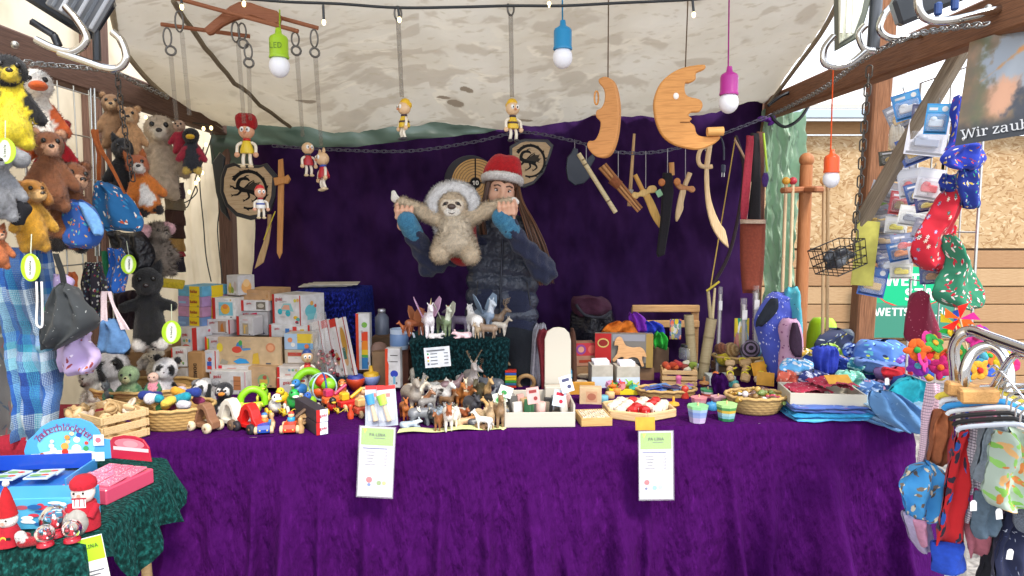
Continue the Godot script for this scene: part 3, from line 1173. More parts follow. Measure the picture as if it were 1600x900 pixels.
# ================= the stallholder and the plush sloth she holds up =================
func person() -> void:
	var t:=thing("person","person in dark puffer vest and red Santa hat holding up a plush sloth","person")
	var sk:=C("d9a88c")
	var lp:=C("b5685c")
	var D:=3.5
	var H:=P(783,299,D)
	var hd:=Basis.from_euler(V(0.1,0.12,-0.12))
	var hb:=[]
	for q in [[0,.03,-.025,0,.03,-.03,.086,.086],[0,.02,.005,0,.0,.01,.076,.072],[0,-.05,.02,0,-.088,.036,.054,.03],[.034,-.028,.035,-.034,-.028,.035,.04,.04],[0,.018,.083,0,-.026,.1,.009,.0125],[.011,-.03,.09,-.011,-.03,.09,.009,.009],
			[.03,.03,.072,-.03,.03,.072,.014,.014],[0,-.09,-.02,0,-.22,-.05,.05,.056],[.078,.0,-.012,.08,-.03,-.008,.013,.01],[-.078,.0,-.012,-.08,-.03,-.008,.013,.01],[0,-.088,.05,0,-.09,.055,.02,.018]]:
		hb.append([H+hd*V(q[0],q[1],q[2])*.9,H+hd*V(q[3],q[4],q[5])*.9,q[6]*.9,q[7]*.9,sk])
	hb.append([H+hd*V(.018,-.058,.078),H+hd*V(-.018,-.058,.078),.0075,.0075,lp])
	var head:=blob(hb,0.0055,0.018)
	# hands: palm behind the sloth's arm, four fingers over its front, thumb on top
	var hands:=[head]
	for hnd in [[632,328,3.2,-1.0],[793,322,3.2,1.0]]:
		var hp:=P(hnd[0],hnd[1],hnd[2])
		var s:float=hnd[3]
		var hh:=[]
		var W:=hp+V(.02*-s*-1.0*.5,-.07,-.01)
		hh.append([W,hp+V(0,-.028,-.025),.026,.036,sk])
		hh.append([hp+V(-.026,-.02,-.028),hp+V(.026,-.016,-.028),.022,.022,sk])
		for k in 4:
			var fx:=(k - 1.5)*.0205
			var ln:float=[.9,1.0,0.96,0.8][k]
			var a:=hp+V(fx,-.035,-.012)
			var b:=hp+V(fx - .003*s,-.033,.036)
			var c:=hp+V(fx - .006*s,-.006+.002*k,.049*ln)
			var e:=hp+V(fx - .007*s,.014*ln,.036)
			hh.append([a,b,.0105,.0098,sk])
			hh.append([b,c,.0098,.009,sk])
			hh.append([c,e,.009,.0078,sk])
		hh.append([hp+V(-.03*-s,-.03,-.02),hp+V(.036*s,.0,.0),.0135,.011,sk])
		hh.append([hp+V(.036*s,.0,.0),hp+V(.03*s,.024,.018),.011,.0085,sk])
		hands.append(blob(hh,0.0034,0.006))
	var bb:=[]
	for q in [[785,352,3.54,785,380,3.54,.05,.06],[785,380,3.53,783,500,3.52,.06,.07],[785,520,3.52,785,540,3.52,.07,.07]]:
		bb.append([P(q[0],q[1],q[2]),P(q[3],q[4],q[5]),q[6],q[7],sk])
	for arm in [[[826,368,3.52],[845,420,3.38],[789,348,3.22]],[[748,368,3.52],[678,408,3.36],[641,352,3.22]]]:
		bb.append([P(arm[0][0],arm[0][1],arm[0][2]),P(arm[1][0],arm[1][1],arm[1][2]),.045,.036,sk])
		bb.append([P(arm[1][0],arm[1][1],arm[1][2]),P(arm[2][0],arm[2][1],arm[2][2]),.036,.026,sk])
	for s in [-1,1]:
		var hip:=P(785+24*s,535,3.52)
		bb.append([hip,V(hip.x+.01*s,.5,hip.z),.075,.05,sk])
		bb.append([V(hip.x+.01*s,.5,hip.z),V(hip.x+.015*s,.1,hip.z - .02),.05,.035,sk])
		bb.append([V(hip.x+.015*s,.06,hip.z - .02),V(hip.x+.03*s,.03,hip.z+.14),.04,.03,sk])
	hands.append(blob(bb,0.016,0.03))
	part(t,"body",fuse(hands),M("skin","v"))
	# eyes, brows
	for s in [-1,1]:
		var e:=B.new()
		e.c=C("e8e4e0")
		e.ell(H+hd*V(.028*s,.007,.0665),V(.0125,.006,.007),10,6)
		e.c=C("3a2c24")
		e.ell(H+hd*V(.028*s,.007,.071),V(.0055,.0056,.0035),10,6)
		e.c=C("4a3428")
		e.tube([H+hd*V(.0145*s,.0145,.073),H+hd*V(.028*s,.0165,.073),H+hd*V(.0405*s,.011,.066)],.0025,5)
		part(t,"eye",e.done(),M("gloss","v"))
		var br:=B.new()
		br.tube([H+hd*V(.012*s,.027,.0785),H+hd*V(.028*s,.0325,.0775),H+hd*V(.045*s,.027,.067)],.0042,5)
		part(t,"eyebrow",br.done(),M("hair","4d3527"))
	# trousers, sweater, vest
	var tr:=[]
	var nv:=C("20242e")
	tr.append([P(768,525,3.52),P(806,525,3.52),.115,.115,nv])
	for s in [-1,1]:
		var hip:=P(785+26*s,535,3.52)
		tr.append([hip,V(hip.x+.012*s,.5,hip.z),.098,.075,nv])
		tr.append([V(hip.x+.012*s,.5,hip.z),V(hip.x+.018*s,.12,hip.z - .01),.075,.062,nv])
	part(t,"trousers",blob(tr,.018,.03),M("cloth","v"))
	for s in [-1,1]:
		var shoe:=[]
		var hip:=P(785+26*s,535,3.52)
		shoe.append([V(hip.x+.018*s,.055,hip.z - .03),V(hip.x+.03*s,.045,hip.z+.15),.052,.042,C("1b1a1a")])
		part(t,"shoe",blob(shoe,.012,.02),M("cloth","v"))
	var sw:=[]
	var sc:=C("2c3354")
	sw.append([P(762,512,3.52),P(810,512,3.52),.1,.1,sc])
	sw.append([P(762,470,3.52),P(808,470,3.52),.1,.1,sc])
	part(t,"sweater_hem",blob(sw,.016,.04),M("knit","v"))
	for arm in [[[822,372,3.52],[850,424,3.36],[796,356,3.22]],[[752,372,3.52],[672,412,3.34],[645,362,3.2]]]:
		var ab:=[]
		var a:=P(arm[0][0],arm[0][1],arm[0][2])
		var b:=P(arm[1][0],arm[1][1],arm[1][2])
		var c:=P(arm[2][0],arm[2][1],arm[2][2])
		ab.append([a,b,.066,.056,sc])
		ab.append([b,c,.054,.042,sc])
		var sl:=blob(ab,.012,.03)
		sl=ripple(sl,func(p:Vector3) -> float:return .006*sin(p.y*95.0+p.x*60.0)+.004*sin(p.x*130.0))
		part(t,"sleeve",sl,M("knit","v"))
		var wb:=[]
		var bl:=C("5aa9cf")
		var up:=(c - b).normalized()
		for k in 5:wb.append([c+up*(-.012+.018*k),c+up*(-.004+.018*k),.043 - .002*(k % 2),.043,bl if k % 2 else C("4a97c0")])
		part(t,"wrist_warmer",blob(wb,.007,.006,.0018),M("knit","v"))
	var vest:=[]
	var vc:=C("3a3f4c")
	for q in [[757,372,754,492,.072,.08],[814,372,814,492,.072,.08],[785,368,783,496,.09,.1],[752,364,818,364,.06,.06]]:
		vest.append([P(q[0],q[1],3.53),P(q[2],q[3],3.52),q[4],q[5],vc])
	var vm:=blob(vest,.0095,.03)
	var wn:=FastNoiseLite.new()
	wn.frequency=9.0
	vm=ripple(vm,func(p:Vector3) -> float:return .019*pow(absf(sin((p.y+.012*sin(p.x*9.0))*PI/.078)),.6) - .008+.007*wn.get_noise_3d(p.x*2.0,p.y*2.0,p.z*2.0))
	part(t,"puffer_vest",vm,M("quilt","v"))
	var zp:=B.new()
	var zpts:=[]
	for i in 14:zpts.append(P(786 - i*.4,372+i*9.6,3.52)+V(0,0,.117))
	zp.tube(zpts,.006,6)
	part(t,"zip",zp.done(),M("metal","3c3f49"))
	for s in [-1,1]:
		var pk:=B.new()
		pk.tube([P(785+38*s,440,3.4)+V(0,0,-.005),P(785+44*s,478,3.4)+V(0,0,-.005)],.004,5)
		part(t,"pocket_seam",pk.done(),M("quilt","20232b"))
	var sf:=[]
	for i in 9:
		var an:=TAU*i/8.0
		sf.append([P(790,348,3.53)+V(cos(an)*.07,.012*sin(an*2.0),sin(an)*.06),P(790,352,3.53)+V(cos(an+.7)*.07,.0,sin(an+.7)*.062),.03,.03,C("4a4e58") if i % 2 else C("8b8f98")])
	part(t,"scarf",blob(sf,.009,.015,.002),M("knit","v"))
	# Santa hat
	var ht:=[]
	var rd:=C("e01420")
	for q in [[-.045,.085,-.02,.045,.085,-.02,.075,.075],[-.028,.13,-.03,.036,.135,-.03,.062,.06],[-.03,.152,-.02,-.03,.155,-.02,.04,.03],[.045,.15,-.02,.06,.15,-.03,.03,.03]]:
		ht.append([H+hd*V(q[0]*.86,q[1]*.94+.004,q[2]),H+hd*V(q[3]*.86,q[4]*.94+.004,q[5]),q[6]*.78,q[7]*.78,rd])
	part(t,"santa_hat",blob(ht,.009,.03,.0008),M("knit","v"))
	var bd:=[]
	for i in 18:
		var a:=TAU*i/18.0
		var b:=TAU*(i+1)/18.0
		var f:=func(an:float) -> Vector3:return H+hd*V(cos(an)*.084,.056+.022*sin(an),sin(an)*.088 - .012)
		bd.append([f.call(a),f.call(b),.021,.021,C("e9e6e4")])
	part(t,"hat_band",blob(bd,.008,.01,.001,1500,.008,3),M("plush","v"))
	# long brown hair
	var hr:=B.new()
	for i in 300:
		var w:=rf(-1,1)
		var z:=rf(-.07,.05)
		hr.c=C(["4a2f20","5c3a26","6d4830","7d5840","3c261a"][i % 5])
		var pts:=arc3([H+hd*V(.074+.008*w,.035,z*.8 - .01),P(814+4*w,318,D)+V(0,0,.03+z),P(828+9*w,352,D)+V(0,0,.1+z*.8),P(842+12*w,392,D)+V(0,0,.12+z*.7),P(850+10*w+rf(-4,4),420+rf(-6,24),D)+V(rf(-.01,.01),0,.1+z*.5)],4)
		hr.tube(pts,.0055,4,.002)
	for i in 90:
		var w:=rf(-1,1)
		hr.c=C(["4a2f20","5c3a26","3c261a"][i % 3])
		var z:=rf(-.06,.045)
		hr.tube(arc3([H+hd*V(-.071+.006*w,.04,z),P(757+3*w,318,D)+V(0,0,.02+z),P(754+4*w,345,D)+V(0,0,.04+z),P(756+5*w,366,D)+V(0,0,.06+z)],4),.0055,4,.003)
	for i in 26:
		var w:=i/25.0
		hr.c=C(["5c3a26","4a2f20"][i % 2])
		hr.tube(arc3([H+hd*V(lerpf(-.054,.063,w),.068,.068 - absf(w - .5)*.045),H+hd*V(lerpf(-.067,.072,w),.04,.07 - absf(w - .5)*.072),H+hd*V(-.074 if w < .5 else .077,.01,.027)],4),.0045,4)
	part(t,"hair",hr.done(),M("hair","v"))
	# the plush sloth
	var s:=thing("plush_sloth","beige plush sloth with white furry hood and red cape held up by the person","soft toy")
	var SD:=3.22
	var fc:=C("dfcbad")
	var fl:=C("eadac0")
	var sb:=[]
	for q in [[712,345,712,372,.062,.078,0],[708,322,708,322,.068,.068,0],[712,358,711,374,.066,.07,1],[690,345,662,332,.036,.031,0],[662,332,628,318,.031,.03,0],[732,342,762,328,.036,.031,0],[762,328,794,318,.031,.028,0],[696,378,690,396,.05,.042,0],[728,380,737,398,.046,.04,0]]:
		sb.append([P(q[0],q[1],SD),P(q[2],q[3],SD),q[4],q[5],fl if q[6] else fc])
	sb[2][0]+=V(0,0,.03)
	sb[2][1]+=V(0,0,.03)
	sb[-2][1]+=V(0,0,.07)
	sb[-1][1]+=V(0,0,.07)
	part(s,"body",blob(sb,.008,.02,.001,9000,.014,5),M("plush","v"))
	var O:=P(708,322,SD)
	var fm:=[]
	fm.append([O+V(-.024,.0,.05),O+V(.024,.0,.05),.03,.03,C("eadcc6")])
	fm.append([O+V(-.012,-.025,.056),O+V(.012,-.025,.056),.026,.026,C("f6f0e6")])
	part(s,"face",blob(fm,.005,.012,.0005),M("plush","v"))
	for k in [-1,1]:
		var e:=B.new()
		e.c=C("5a4a3e")
		e.x=X(O+V(.03*k,.005,.072),V(0,20*k,-35*k))
		e.ell(Vector3.ZERO,V(.019,.01,.008))
		e.c=C("141210")
		e.ell(V(-.004*k,.002,.006),V(.0075,.0075,.005))
		part(s,"eye",e.done(),M("gloss","v"))
	var n:=B.new()
	n.ell(O+V(0,-.004,.083),V(.019,.013,.012))
	part(s,"nose",n.done(),M("gloss","4a3a33"))
	var mo:=B.new()
	mo.tube([O+V(-.02,-.028,.078),O+V(0,-.036,.082),O+V(.02,-.028,.078)],.002,5)
	part(s,"mouth",mo.done(),M("cloth","5a4436"))
	for q in [[[628,318],[617,310],[615,301]],[[794,318],[803,314],[808,316]]]:
		var cl:=[]
		for k in 2:cl.append([P(q[k][0],q[k][1],SD),P(q[k+1][0],q[k+1][1],SD),.02 - .004*k,.016 - .005*k,C("f3efe8")])
		part(s,"paw_tip",blob(cl,.005,.01),M("plush","v"))
	var hood:=[]
	for i in 13:
		var a:=lerpf(-25,205,i/12.0)*PI/180
		var b:=lerpf(-25,205,(i+1)/12.0)*PI/180
		hood.append([O+V(cos(a)*.088,sin(a)*.078,-.01),O+V(cos(b)*.088,sin(b)*.078,-.01),.03,.03,C("ffffff")])
	hood.append([P(688,350,SD)+V(0,0,-.02),P(690,368,SD)+V(0,0,-.03),.034,.026,C("ffffff")])
	part(s,"furry_hood_trim",blob(hood,.008,.02,.001,4200,.015,9),M("plush","v"))
	var cape:=[]
	cape.append([P(708,318,SD)+V(0,0,-.06),P(716,350,SD)+V(0,0,-.07),.06,.07,C("c4101c")])
	cape.append([P(716,350,SD)+V(0,0,-.07),P(722,392,SD)+V(0,0,-.06),.07,.075,C("c4101c")])
	part(s,"red_cape",blob(cape,.01,.03),M("knit","v"))
# outline traced at depth d, given real thickness; returns mesh about its own centre and the centre
func cut(px:Array,d:float,thick:float,bev:=0.003,smooth:=0) -> Array:
	var c:=Vector2.ZERO
	for q in px:c+=Vector2(q[0],q[1])/px.size()
	var o:=P(c.x,c.y,d)
	var poly:=[]
	for q in px:
		var w:=P(q[0],q[1],d) - o
		poly.append(Vector2(w.x,w.y))
	if smooth:poly=arc2(poly,smooth)
	var b:=B.new()
	b.ext(poly,thick,bev)
	return [b.done(),o,poly]
var link_mesh:={}
func chain(called:String,label:String,pts:Array,len:float,m:Material,group:="") -> Node3D:
	var t:=thing(called,label,"chain",Vector3.ZERO,Vector3.ZERO,group)
	var c:=arc3(pts,24)
	if not link_mesh.has(len):
		var b:=B.new()
		var q:=[]
		for i in 14:
			var a:=TAU*i/14.0
			q.append(V(cos(a)*len*.27,sin(a)*len*.27+(len*.3 if sin(a) > 0 else -len*.3),0))
		b.tube(q,len*.075,5,-1.0,true)
		link_mesh[len]=b.done()
	var acc:=0.0
	var step:=len*.82
	var n:=0
	for i in c.size() - 1:
		var a:Vector3=c[i]
		var b2:Vector3=c[i+1]
		var l:=a.distance_to(b2)
		while acc < l:
			var p:=a.lerp(b2,acc/l)
			var y:=(b2 - a).normalized()
			var x:=y.cross(Vector3.BACK).normalized()
			var bs:=Basis(x,y,x.cross(y))
			part(t,"link",link_mesh[len],m,Transform3D(bs*Basis.from_euler(V(0,PI/2*(n % 2)+.6,0)),p))
			acc+=step
			n+=1
		acc -=l
	return t
func puppet(label:String,px:float,yt:float,yb:float,d:float,cap:String,shirt:String,o:={}) -> Node3D:
	var h:=(yb - yt)*d/F
	var t:=thing("string_puppet",label,"puppet",P(px,yb,d),V(0,o.get("turn",0.0),o.get("roll",0.0)),"small wooden puppets hanging on strings")
	var w:=M("paint",o.get("skin","e2bd92"))
	var hb:=B.new()
	hb.ell(V(0,.72*h,0),V(.155,.15,.15)*h,16,10)
	var hd:=part(t,"head",hb.done(),w)
	var e:=B.new()
	for s in [-1,1]:
		e.c=C("f4f4f0")
		e.ell(V(.055*s,.745,.125)*h,V(.045,.055,.03)*h,8,6)
		e.c=C("1a1512")
		e.ell(V(.05*s,.74,.148)*h,V(.018,.024,.014)*h,6,5)
	part(hd,"eye",e.done(),M("gloss","v"))
	var n:=B.new()
	n.ell(V(0,.69,.16)*h,V(.03,.03,.03)*h,8,6)
	part(hd,"nose",n.done(),M("paint",o.get("nose","c9825c")))
	if cap:
		var cb:=[]
		var cc:=C(cap)
		if o.get("tall",false):
			cb=[[V(-.05,.86,-.02)*h,V(.06,.87,-.02)*h,.15*h,.15*h,cc],[V(-.09,.96,0)*h,V(.08,.95,0)*h,.12*h,.12*h,cc]]
			part(t,"woolly_cap",blob(cb,.02*h,.04*h,.004*h),M("knit","v"))
		else:
			cb=[[V(0,.8,-.04)*h,V(0,.83,-.03)*h,.145*h,.12*h,cc]]
			part(t,"cap",blob(cb,.025*h,.02*h),M("paint","v"))
	var bb:=B.new()
	bb.lathe([Vector2(0,.28*h),Vector2(.13*h,.29*h),Vector2(.135*h,.34*h),Vector2(.075*h,.53*h),Vector2(0,.545*h)],Vector3.ZERO,14)
	part(t,"body",bb.done(),M("paint",shirt))
	var nb:=B.new()
	nb.cyl(V(0,.535*h,0),.075*h,.045*h,12,.01*h)
	part(t,"collar",nb.done(),M("paint",o.get("collar","a01c28")))
	if o.has("band"):
		var sb:=B.new()
		sb.cyl(V(0,.385*h,0),.125*h,.05*h,14,.01*h)
		part(t,"stripe",sb.done(),M("paint",o.band))
	for s in [-1,1]:
		var a:=B.new()
		a.tube(arc3([V(.09*s,.5,0)*h,V(.17*s,.44,.03)*h,V(.18*s,.3,.05)*h]),.032*h,7)
		var ap:=part(t,"arm",a.done(),M("paint","ece2cf"))
		var hb2:=B.new()
		hb2.ell(V(.18*s,.26,.055)*h,V(.055,.055,.05)*h,10,7)
		part(ap,"hand",hb2.done(),w)
		var lg:=B.new()
		var kx:float=.06*s
		lg.tube(arc3([V(kx,.3,0)*h,V(kx*1.1,.18,.05)*h,V(kx*1.2,.06,.02)*h]),.036*h,7)
		var lp:=part(t,"leg",lg.done(),M("paint","ece2cf"))
		var ft:=B.new()
		ft.ell(V(kx*1.25,.03,.045)*h,V(.055,.035,.09)*h,10,7)
		part(lp,"foot",ft.done(),M("paint",o.get("shoe","e0c9a0")))
	for er in o.get("ears",[]):
		var eb:=B.new()
		eb.ell(V(er[0],er[1],0)*h,V(.06,.075,.03)*h,10,7)
		part(t,"ear",eb.done(),w)
	return t
func line_to(t:Node3D,called:String,a:Vector3,b:Vector3,r:float,m:Material) -> void:
	var bb:=B.new()
	bb.tube([a - t.position,b - t.position],r,5)
	part(t,called,bb.done(),m,Transform3D(t.basis.inverse(),Vector3.ZERO))
func hung(called:String,label:String,cat:String,px:Array,d:float,thick:float,m:Material,bev:=.004,smooth:=0,group:="") -> Node3D:
	var k:=cut(px,d,thick,bev,smooth)
	var t:=thing(called,label,cat,k[1],Vector3.ZERO,group)
	part(t,"blade" if cat in ["toy sword","toy dagger"] else "board",k[0],m)
	return t
func bar(a:Vector3,b:Vector3,r:float,n:=9,r2:=-1.0) -> ArrayMesh:
	var bb:=B.new()
	bb.tube([a,b],r,n,r2)
	return bb.done()
func hanging() -> void:
	var iron:=M("metal","6d6a66")
	var steel:=M("metal","9a9a98")
	# --- chains
	chain("chain","thin chain swagged across the dark purple curtain between stall corners",[P(430,228,4.0),P(520,234,4.0),P(640,236,4.0),P(740,222,4.0),P(815,207,4.0),P(890,219,3.9),P(960,237,3.8),P(1030,237,3.8),P(1110,216,3.8),P(1205,180,3.9)],.031,M("metal","6f6f80"))
	chain("chain","rusty link chain hanging straight down beside the right wooden post",[P(1358,112,2.8),P(1350,200,2.8),P(1344,290,2.8),P(1338,340,2.8),P(1334,392,2.8)],.043,M("metal","5b5650"))
	chain("chain","bright chain draped along the right side beam up to the poster",[P(1205,180,4.1),P(1280,142,3.4),P(1350,92,2.8),P(1420,58,2.5),P(1480,45,2.28),P(1540,38,2.1)],.034,steel)
	chain("chain","bright chain draped along the left side beam above the soft toys",[P(0,92,2.3),P(60,100,2.45),P(130,106,2.68),P(178,112,2.85),P(215,130,3.0),P(262,152,3.3)],.034,steel)
	chain("chain","dark chain hanging down in front of the plush bears by left post",[P(183,118,2.75),P(190,170,2.75),P(197,215,2.75),P(207,278,2.75)],.036,M("metal","514d4a"))
	# --- hanger for marionettes
	var D:=2.72
	var red:=M("wood","9a5f40")
	var hg:=thing("marionette_hanger","reddish wooden hanger with arched bar, dowels and clip rings under the canvas","hanger",P(400,25,D))
	var z5:=func(a:Array) -> Array:
		var o:=[]
		for q in a:o.append([240+q[0]/4.0,q[1]/4.0])
		return o
	var k:=cut(z5.call([[318,185],[360,148],[430,90],[480,45],[540,15],[610,20],[700,52],[775,72],[802,105],[790,152],[755,160],[700,138],[620,108],[560,112],[500,130],[430,165],[370,215],[345,220]]),D,.03,.006)
	part(hg,"arched_bar",k[0],red,X(k[1] - hg.position))
	for q in [[270,-4,466,49,-.06],[252,38,390,57,.07],[438,28,497,44,.05]]:
		part(hg,"dowel",bar(P(q[0],q[1],D+q[4]) - hg.position,P(q[2],q[3],D+q[4]) - hg.position,.008),red)
	var loop:=func(t:Node3D,called:String,a:Vector3,b:Vector3,w:float,r:float,m:Material) -> void:
		var bb:=B.new()
		var h:=a.distance_to(b)*.5
		var pts:=[]
		for i in 14:pts.append(V(cos(TAU*i/14)*w,sin(TAU*i/14)*h,0))
		bb.tube(pts,r,5,-1.0,true)
		part(t,called,bb.done(),m,X((a+b)*.5 - t.position,V(0,30,0)))
	for q in [[261,43,262,73,267,85],[281,17,279,50,0,0],[367,34,369,66,0,0],[377,36,380,62,380,74],[387,68,389,93,389,104],[461,50,462,72,463,85],[491,46,491,74,492,88]]:
		loop.call(hg,"clip",P(q[0],q[1],D),P(q[2],q[3],D),.014,.0035,iron)
		if q[4]:loop.call(hg,"ring",P(q[4],q[5] - 13,D),P(q[4],q[5]+1,D),.017,.0045,iron)
	var nyl:=StandardMaterial3D.new()
	nyl.albedo_color=Color(.62,.6,.56,.42)
	nyl.transparency=BaseMaterial3D.TRANSPARENCY_ALPHA
	nyl.roughness=.5
	nyl.cull_mode=BaseMaterial3D.CULL_DISABLED
	var ribs:=B.new()
	for q in [[267,88,276,190,3.0],[284,50,296,180,3.0],[372,66,382,200,3.2],[389,104,391,192,3.2],[464,86,473,214,3.4],[493,90,502,228,3.4]]:
		var a:=P(q[0],q[1],D)
		var b:=P(q[2],q[3],q[4])
		ribs.box((a+b)*.5,V(.016,.001,.001),0)
		ribs.quad(a+V(-.009,0,0),a+V(.009,0,0),b+V(.009,0,0),b+V(-.009,0,0))
	part(hg,"nylon_ribbon",ribs.done(),nyl,X(-hg.position))
	# --- puppets
	puppet("largest string puppet, with big red woolly cap and yellow shirt, before left shield",387,185,263,3.2,"d01018","e0c020",{"tall":true,"skin":"d9a07c","collar":"c01818","turn":6})
	puppet("plain wooden puppet in red tunic hanging beside the mouse puppet",482,216,276,3.4,"","b3202c",{"turn":40,"collar":"2a2a3a"})
	puppet("wooden mouse puppet with round ears, blue collar and red tunic",508,229,298,3.4,"","c02430",{"turn":-50,"roll":8,"collar":"2a50b0","ears":[[-.1,.88],[.1,.88]]})
	puppet("yellow capped puppet with yellow jumper hanging left of the person",632,152,219,3.05,"e4b51c","e0b81e",{"turn":-55,"band":"4a2c22","collar":"3a2733","shoe":"2b2b33"})
	puppet("yellow capped puppet with yellow jumper hanging above the right dragon shield",801,152,222,3.05,"e4b51c","e0b81e",{"turn":25,"band":"4a2c22","collar":"3a2733","shoe":"2b2b33"})
	puppet("small puppet with red cap and white shirt in front of left shield",408,286,342,3.1,"c81822","e8e6e0",{"turn":35,"band":"2c4a9a","skin":"e0a888"})
	for q in [[622,30,628,152],[798,22,800,152]]:
		var rb:=B.new()
		var a:=P(q[0],q[1],2.75)
		var b:=P(q[2],q[3],3.05)
		rb.box(Vector3.ZERO,V(.018,a.distance_to(b),.001),0)
		var nt:=thing("nylon_ribbon","grey nylon ribbon holding the yellow capped puppet %s" % ("left of the person" if q[0] < 700 else "above the right dragon shield"),"ribbon",(a+b)*.5)
		part(nt,"ribbon",rb.done(),nyl,Transform3D(Basis(Quaternion(Vector3.UP,(a - b).normalized())),Vector3.ZERO))
		loop.call(nt,"ring",P(q[0],q[1] - 20,2.74),P(q[0],q[1]+2,2.74),.014,.004,iron)
	# --- pull-cord lamps
	for q in [[437,48,122,2.6,"9bc21a","lime green",15,437],[879,36,108,2.55,"1583b5","blue",-60,878],[1138,107,178,2.6,"b02a8c","magenta",-60,1140],[1298,235,294,2.75,"e8561c","orange",100,1302]]:
		var d:float=q[3]
		var h:float=(q[2] - q[1])*d/F
		var l:=thing("pull_lamp","%s pull-cord lamp with white bulb hanging under the stall roof" % q[5],"lamp",P(q[0],q[2],d),Vector3.ZERO,"coloured pull-cord lamps")
		var bb:=B.new()
		var pf:=[]
		for i in 9:
			var a:=-PI/2+i/8.0*PI*.8
			pf.append(Vector2(cos(a)*.21*h,(.24+.235*sin(a))*h))
		pf.append(Vector2(.15*h,.45*h))
		bb.lathe(pf,Vector3.ZERO,22)
		part(l,"bulb",bb.done(),M("plastic","e9e9ee"))
		var hb:=B.new()
		hb.lathe([Vector2(0,.4*h),Vector2(.2*h,.4*h),Vector2(.205*h,.43*h),Vector2(.19*h,.46*h),Vector2(.19*h,.78*h),Vector2(.17*h,.83*h),Vector2(.07*h,.89*h),Vector2(.055*h,1.0*h),Vector2(0,1.0*h)],Vector3.ZERO,22)
		part(l,"holder",hb.done(),M("plastic",q[4]))
		line_to(l,"cord",P(q[0],q[1],d),P(q[7],q[6],d),.0028,M("cloth",q[4]))
		if q[5]=="lime green":
			txt(l,"LED",h*.16,X(V(0,.62*h,.192*h)),"5c7a16")
	# --- moons
	var mw:=M("wood","d8964e")
	var mp:=[[1100,102],[1100,109],[1087,115],[1086,125],[1077,130],[1070,131],[1069,142],[1074,151],[1092,156],[1097,165],[1092,175],[1080,176],[1075,181],[1080,186],[1077,191],[1084,197],[1088,210],[1100,214],[1124,213],[1119,222],[1107,229],[1090,234],[1072,232],[1052,226],[1036,214],[1026,195],[1021,170],[1023,150],[1032,130],[1047,116],[1065,107],[1085,103]]
	var m1:=cut(mp,2.6,.024,.004,3)
	var bm:=thing("wooden_moon","large wooden crescent moon with face profile hanging from a brown cord","wooden moon",m1[1])
	part(bm,"moon_board",m1[0],mw)
	var eye:=B.new()
	eye.ell(Vector3.ZERO,V(.0105,.012,.003),10,6)
	part(bm,"eye",eye.done(),M("gloss","efe6dc"),X(P(1055,151,2.6) - bm.position+V(0,0,.013)))
	part(bm,"mouth_groove",bar(P(1063,191,2.586) - bm.position,P(1078,191,2.586) - bm.position,.0018,5),M("wood","8a5a2c"))
	part(bm,"nose_peg",bar(P(1105,206,2.58) - bm.position,P(1130,205,2.58) - bm.position,.016,14),M("wood","dba35c"))
	line_to(bm,"cord",P(1071,106,2.6),P(1076,-30,2.6),.0025,M("cloth","6d5a48"))
	var m2:=cut([[937,124],[948,121],[960,129],[967,148],[970,175],[968,205],[963,227],[955,242],[944,247],[930,243],[918,229],[920,220],[930,219],[937,208],[940,192],[933,183],[933,173],[941,169],[946,160],[947,148],[944,138],[938,131]],2.55,.03,.004,3)
	var sm2:=thing("wooden_moon","narrow wooden crescent moon turned edgeways, hanging left of the large one","wooden moon",m2[1],V(0,-28,0))
	part(sm2,"moon_board",m2[0],M("wood","c98a4c"))
	line_to(sm2,"cord",P(950,122,2.55),P(951,-30,2.55),.0025,M("cloth","6d5a48"))
	var rg:=B.new()
	rg.tube(ring_pts(.008,14,.024),.0032,6,-1.0,true)
	part(sm2,"wooden_ring",rg.done(),mw,X(V(-.03,.07,.0),V(0,50,0)))
	# --- fairy lights across the top
	var fl:=thing("light_string","black cable of small warm fairy lights along the top of the stall","fairy lights")
	var fp:=[]
	for q in [[180,-14],[283,-6],[380,-2],[450,3],[530,6],[620,12],[720,11],[800,9],[880,9],[960,5],[1085,-1],[1180,-10]]:fp.append(P(q[0],q[1],2.5))
	var cb:=B.new()
	cb.tube(arc3(fp,6),.005,6)
	part(fl,"cable",cb.done(),M("plastic","24282c"))
	var glow:=StandardMaterial3D.new()
	glow.albedo_color=Color("fff2c8")
	glow.emission_enabled=true
	glow.emission=Color("ffe6a0")
	glow.emission_energy_multiplier=1.6
	for q in [[505,8,506,32],[622,12,624,28],[857,7,858,4],[1082,0,1084,20],[283,-3,284,8],[378,0,381,3]]:
		var a:=P(q[0],q[1],2.5)
		var b:=P(q[2],q[3],2.5)
		part(fl,"stalk",bar(a,b,.0045,6),M("plastic","24282c"))
		var bl:=B.new()
		bl.ell(b+V(0,-.006,0),V(.007,.011,.007),8,6)
		part(fl,"bulb",bl.done(),glow)
	var f2:=thing("light_string","tangled fairy light wire with warm bulbs by the cream tarpaulin corner","fairy lights")
	for pth in [[[205,168],[240,178],[290,190],[330,200],[322,240],[305,280],[308,300],[290,316],[272,312]],[[308,285],[300,305],[292,324],[282,318],[276,322]],[[318,230],[312,280],[318,350],[322,400],[330,440]],[[330,225],[345,300],[340,360],[348,440]]]:
		var pp:=[]
		for q in pth:pp.append(P(q[0],q[1],3.9))
		var wb:=B.new()
		wb.tube(arc3(pp,5),.0035,5)
		part(f2,"wire",wb.done(),M("plastic","2a2a26"))
	for q in [[205,171],[228,184],[318,201],[330,200],[322,226],[300,262],[310,280],[296,300],[306,286],[283,322],[276,317],[316,270]]:
		var bl:=B.new()
		bl.ell(P(q[0],q[1],3.88),V(.009,.012,.009),8,6)
		part(f2,"bulb",bl.done(),glow)
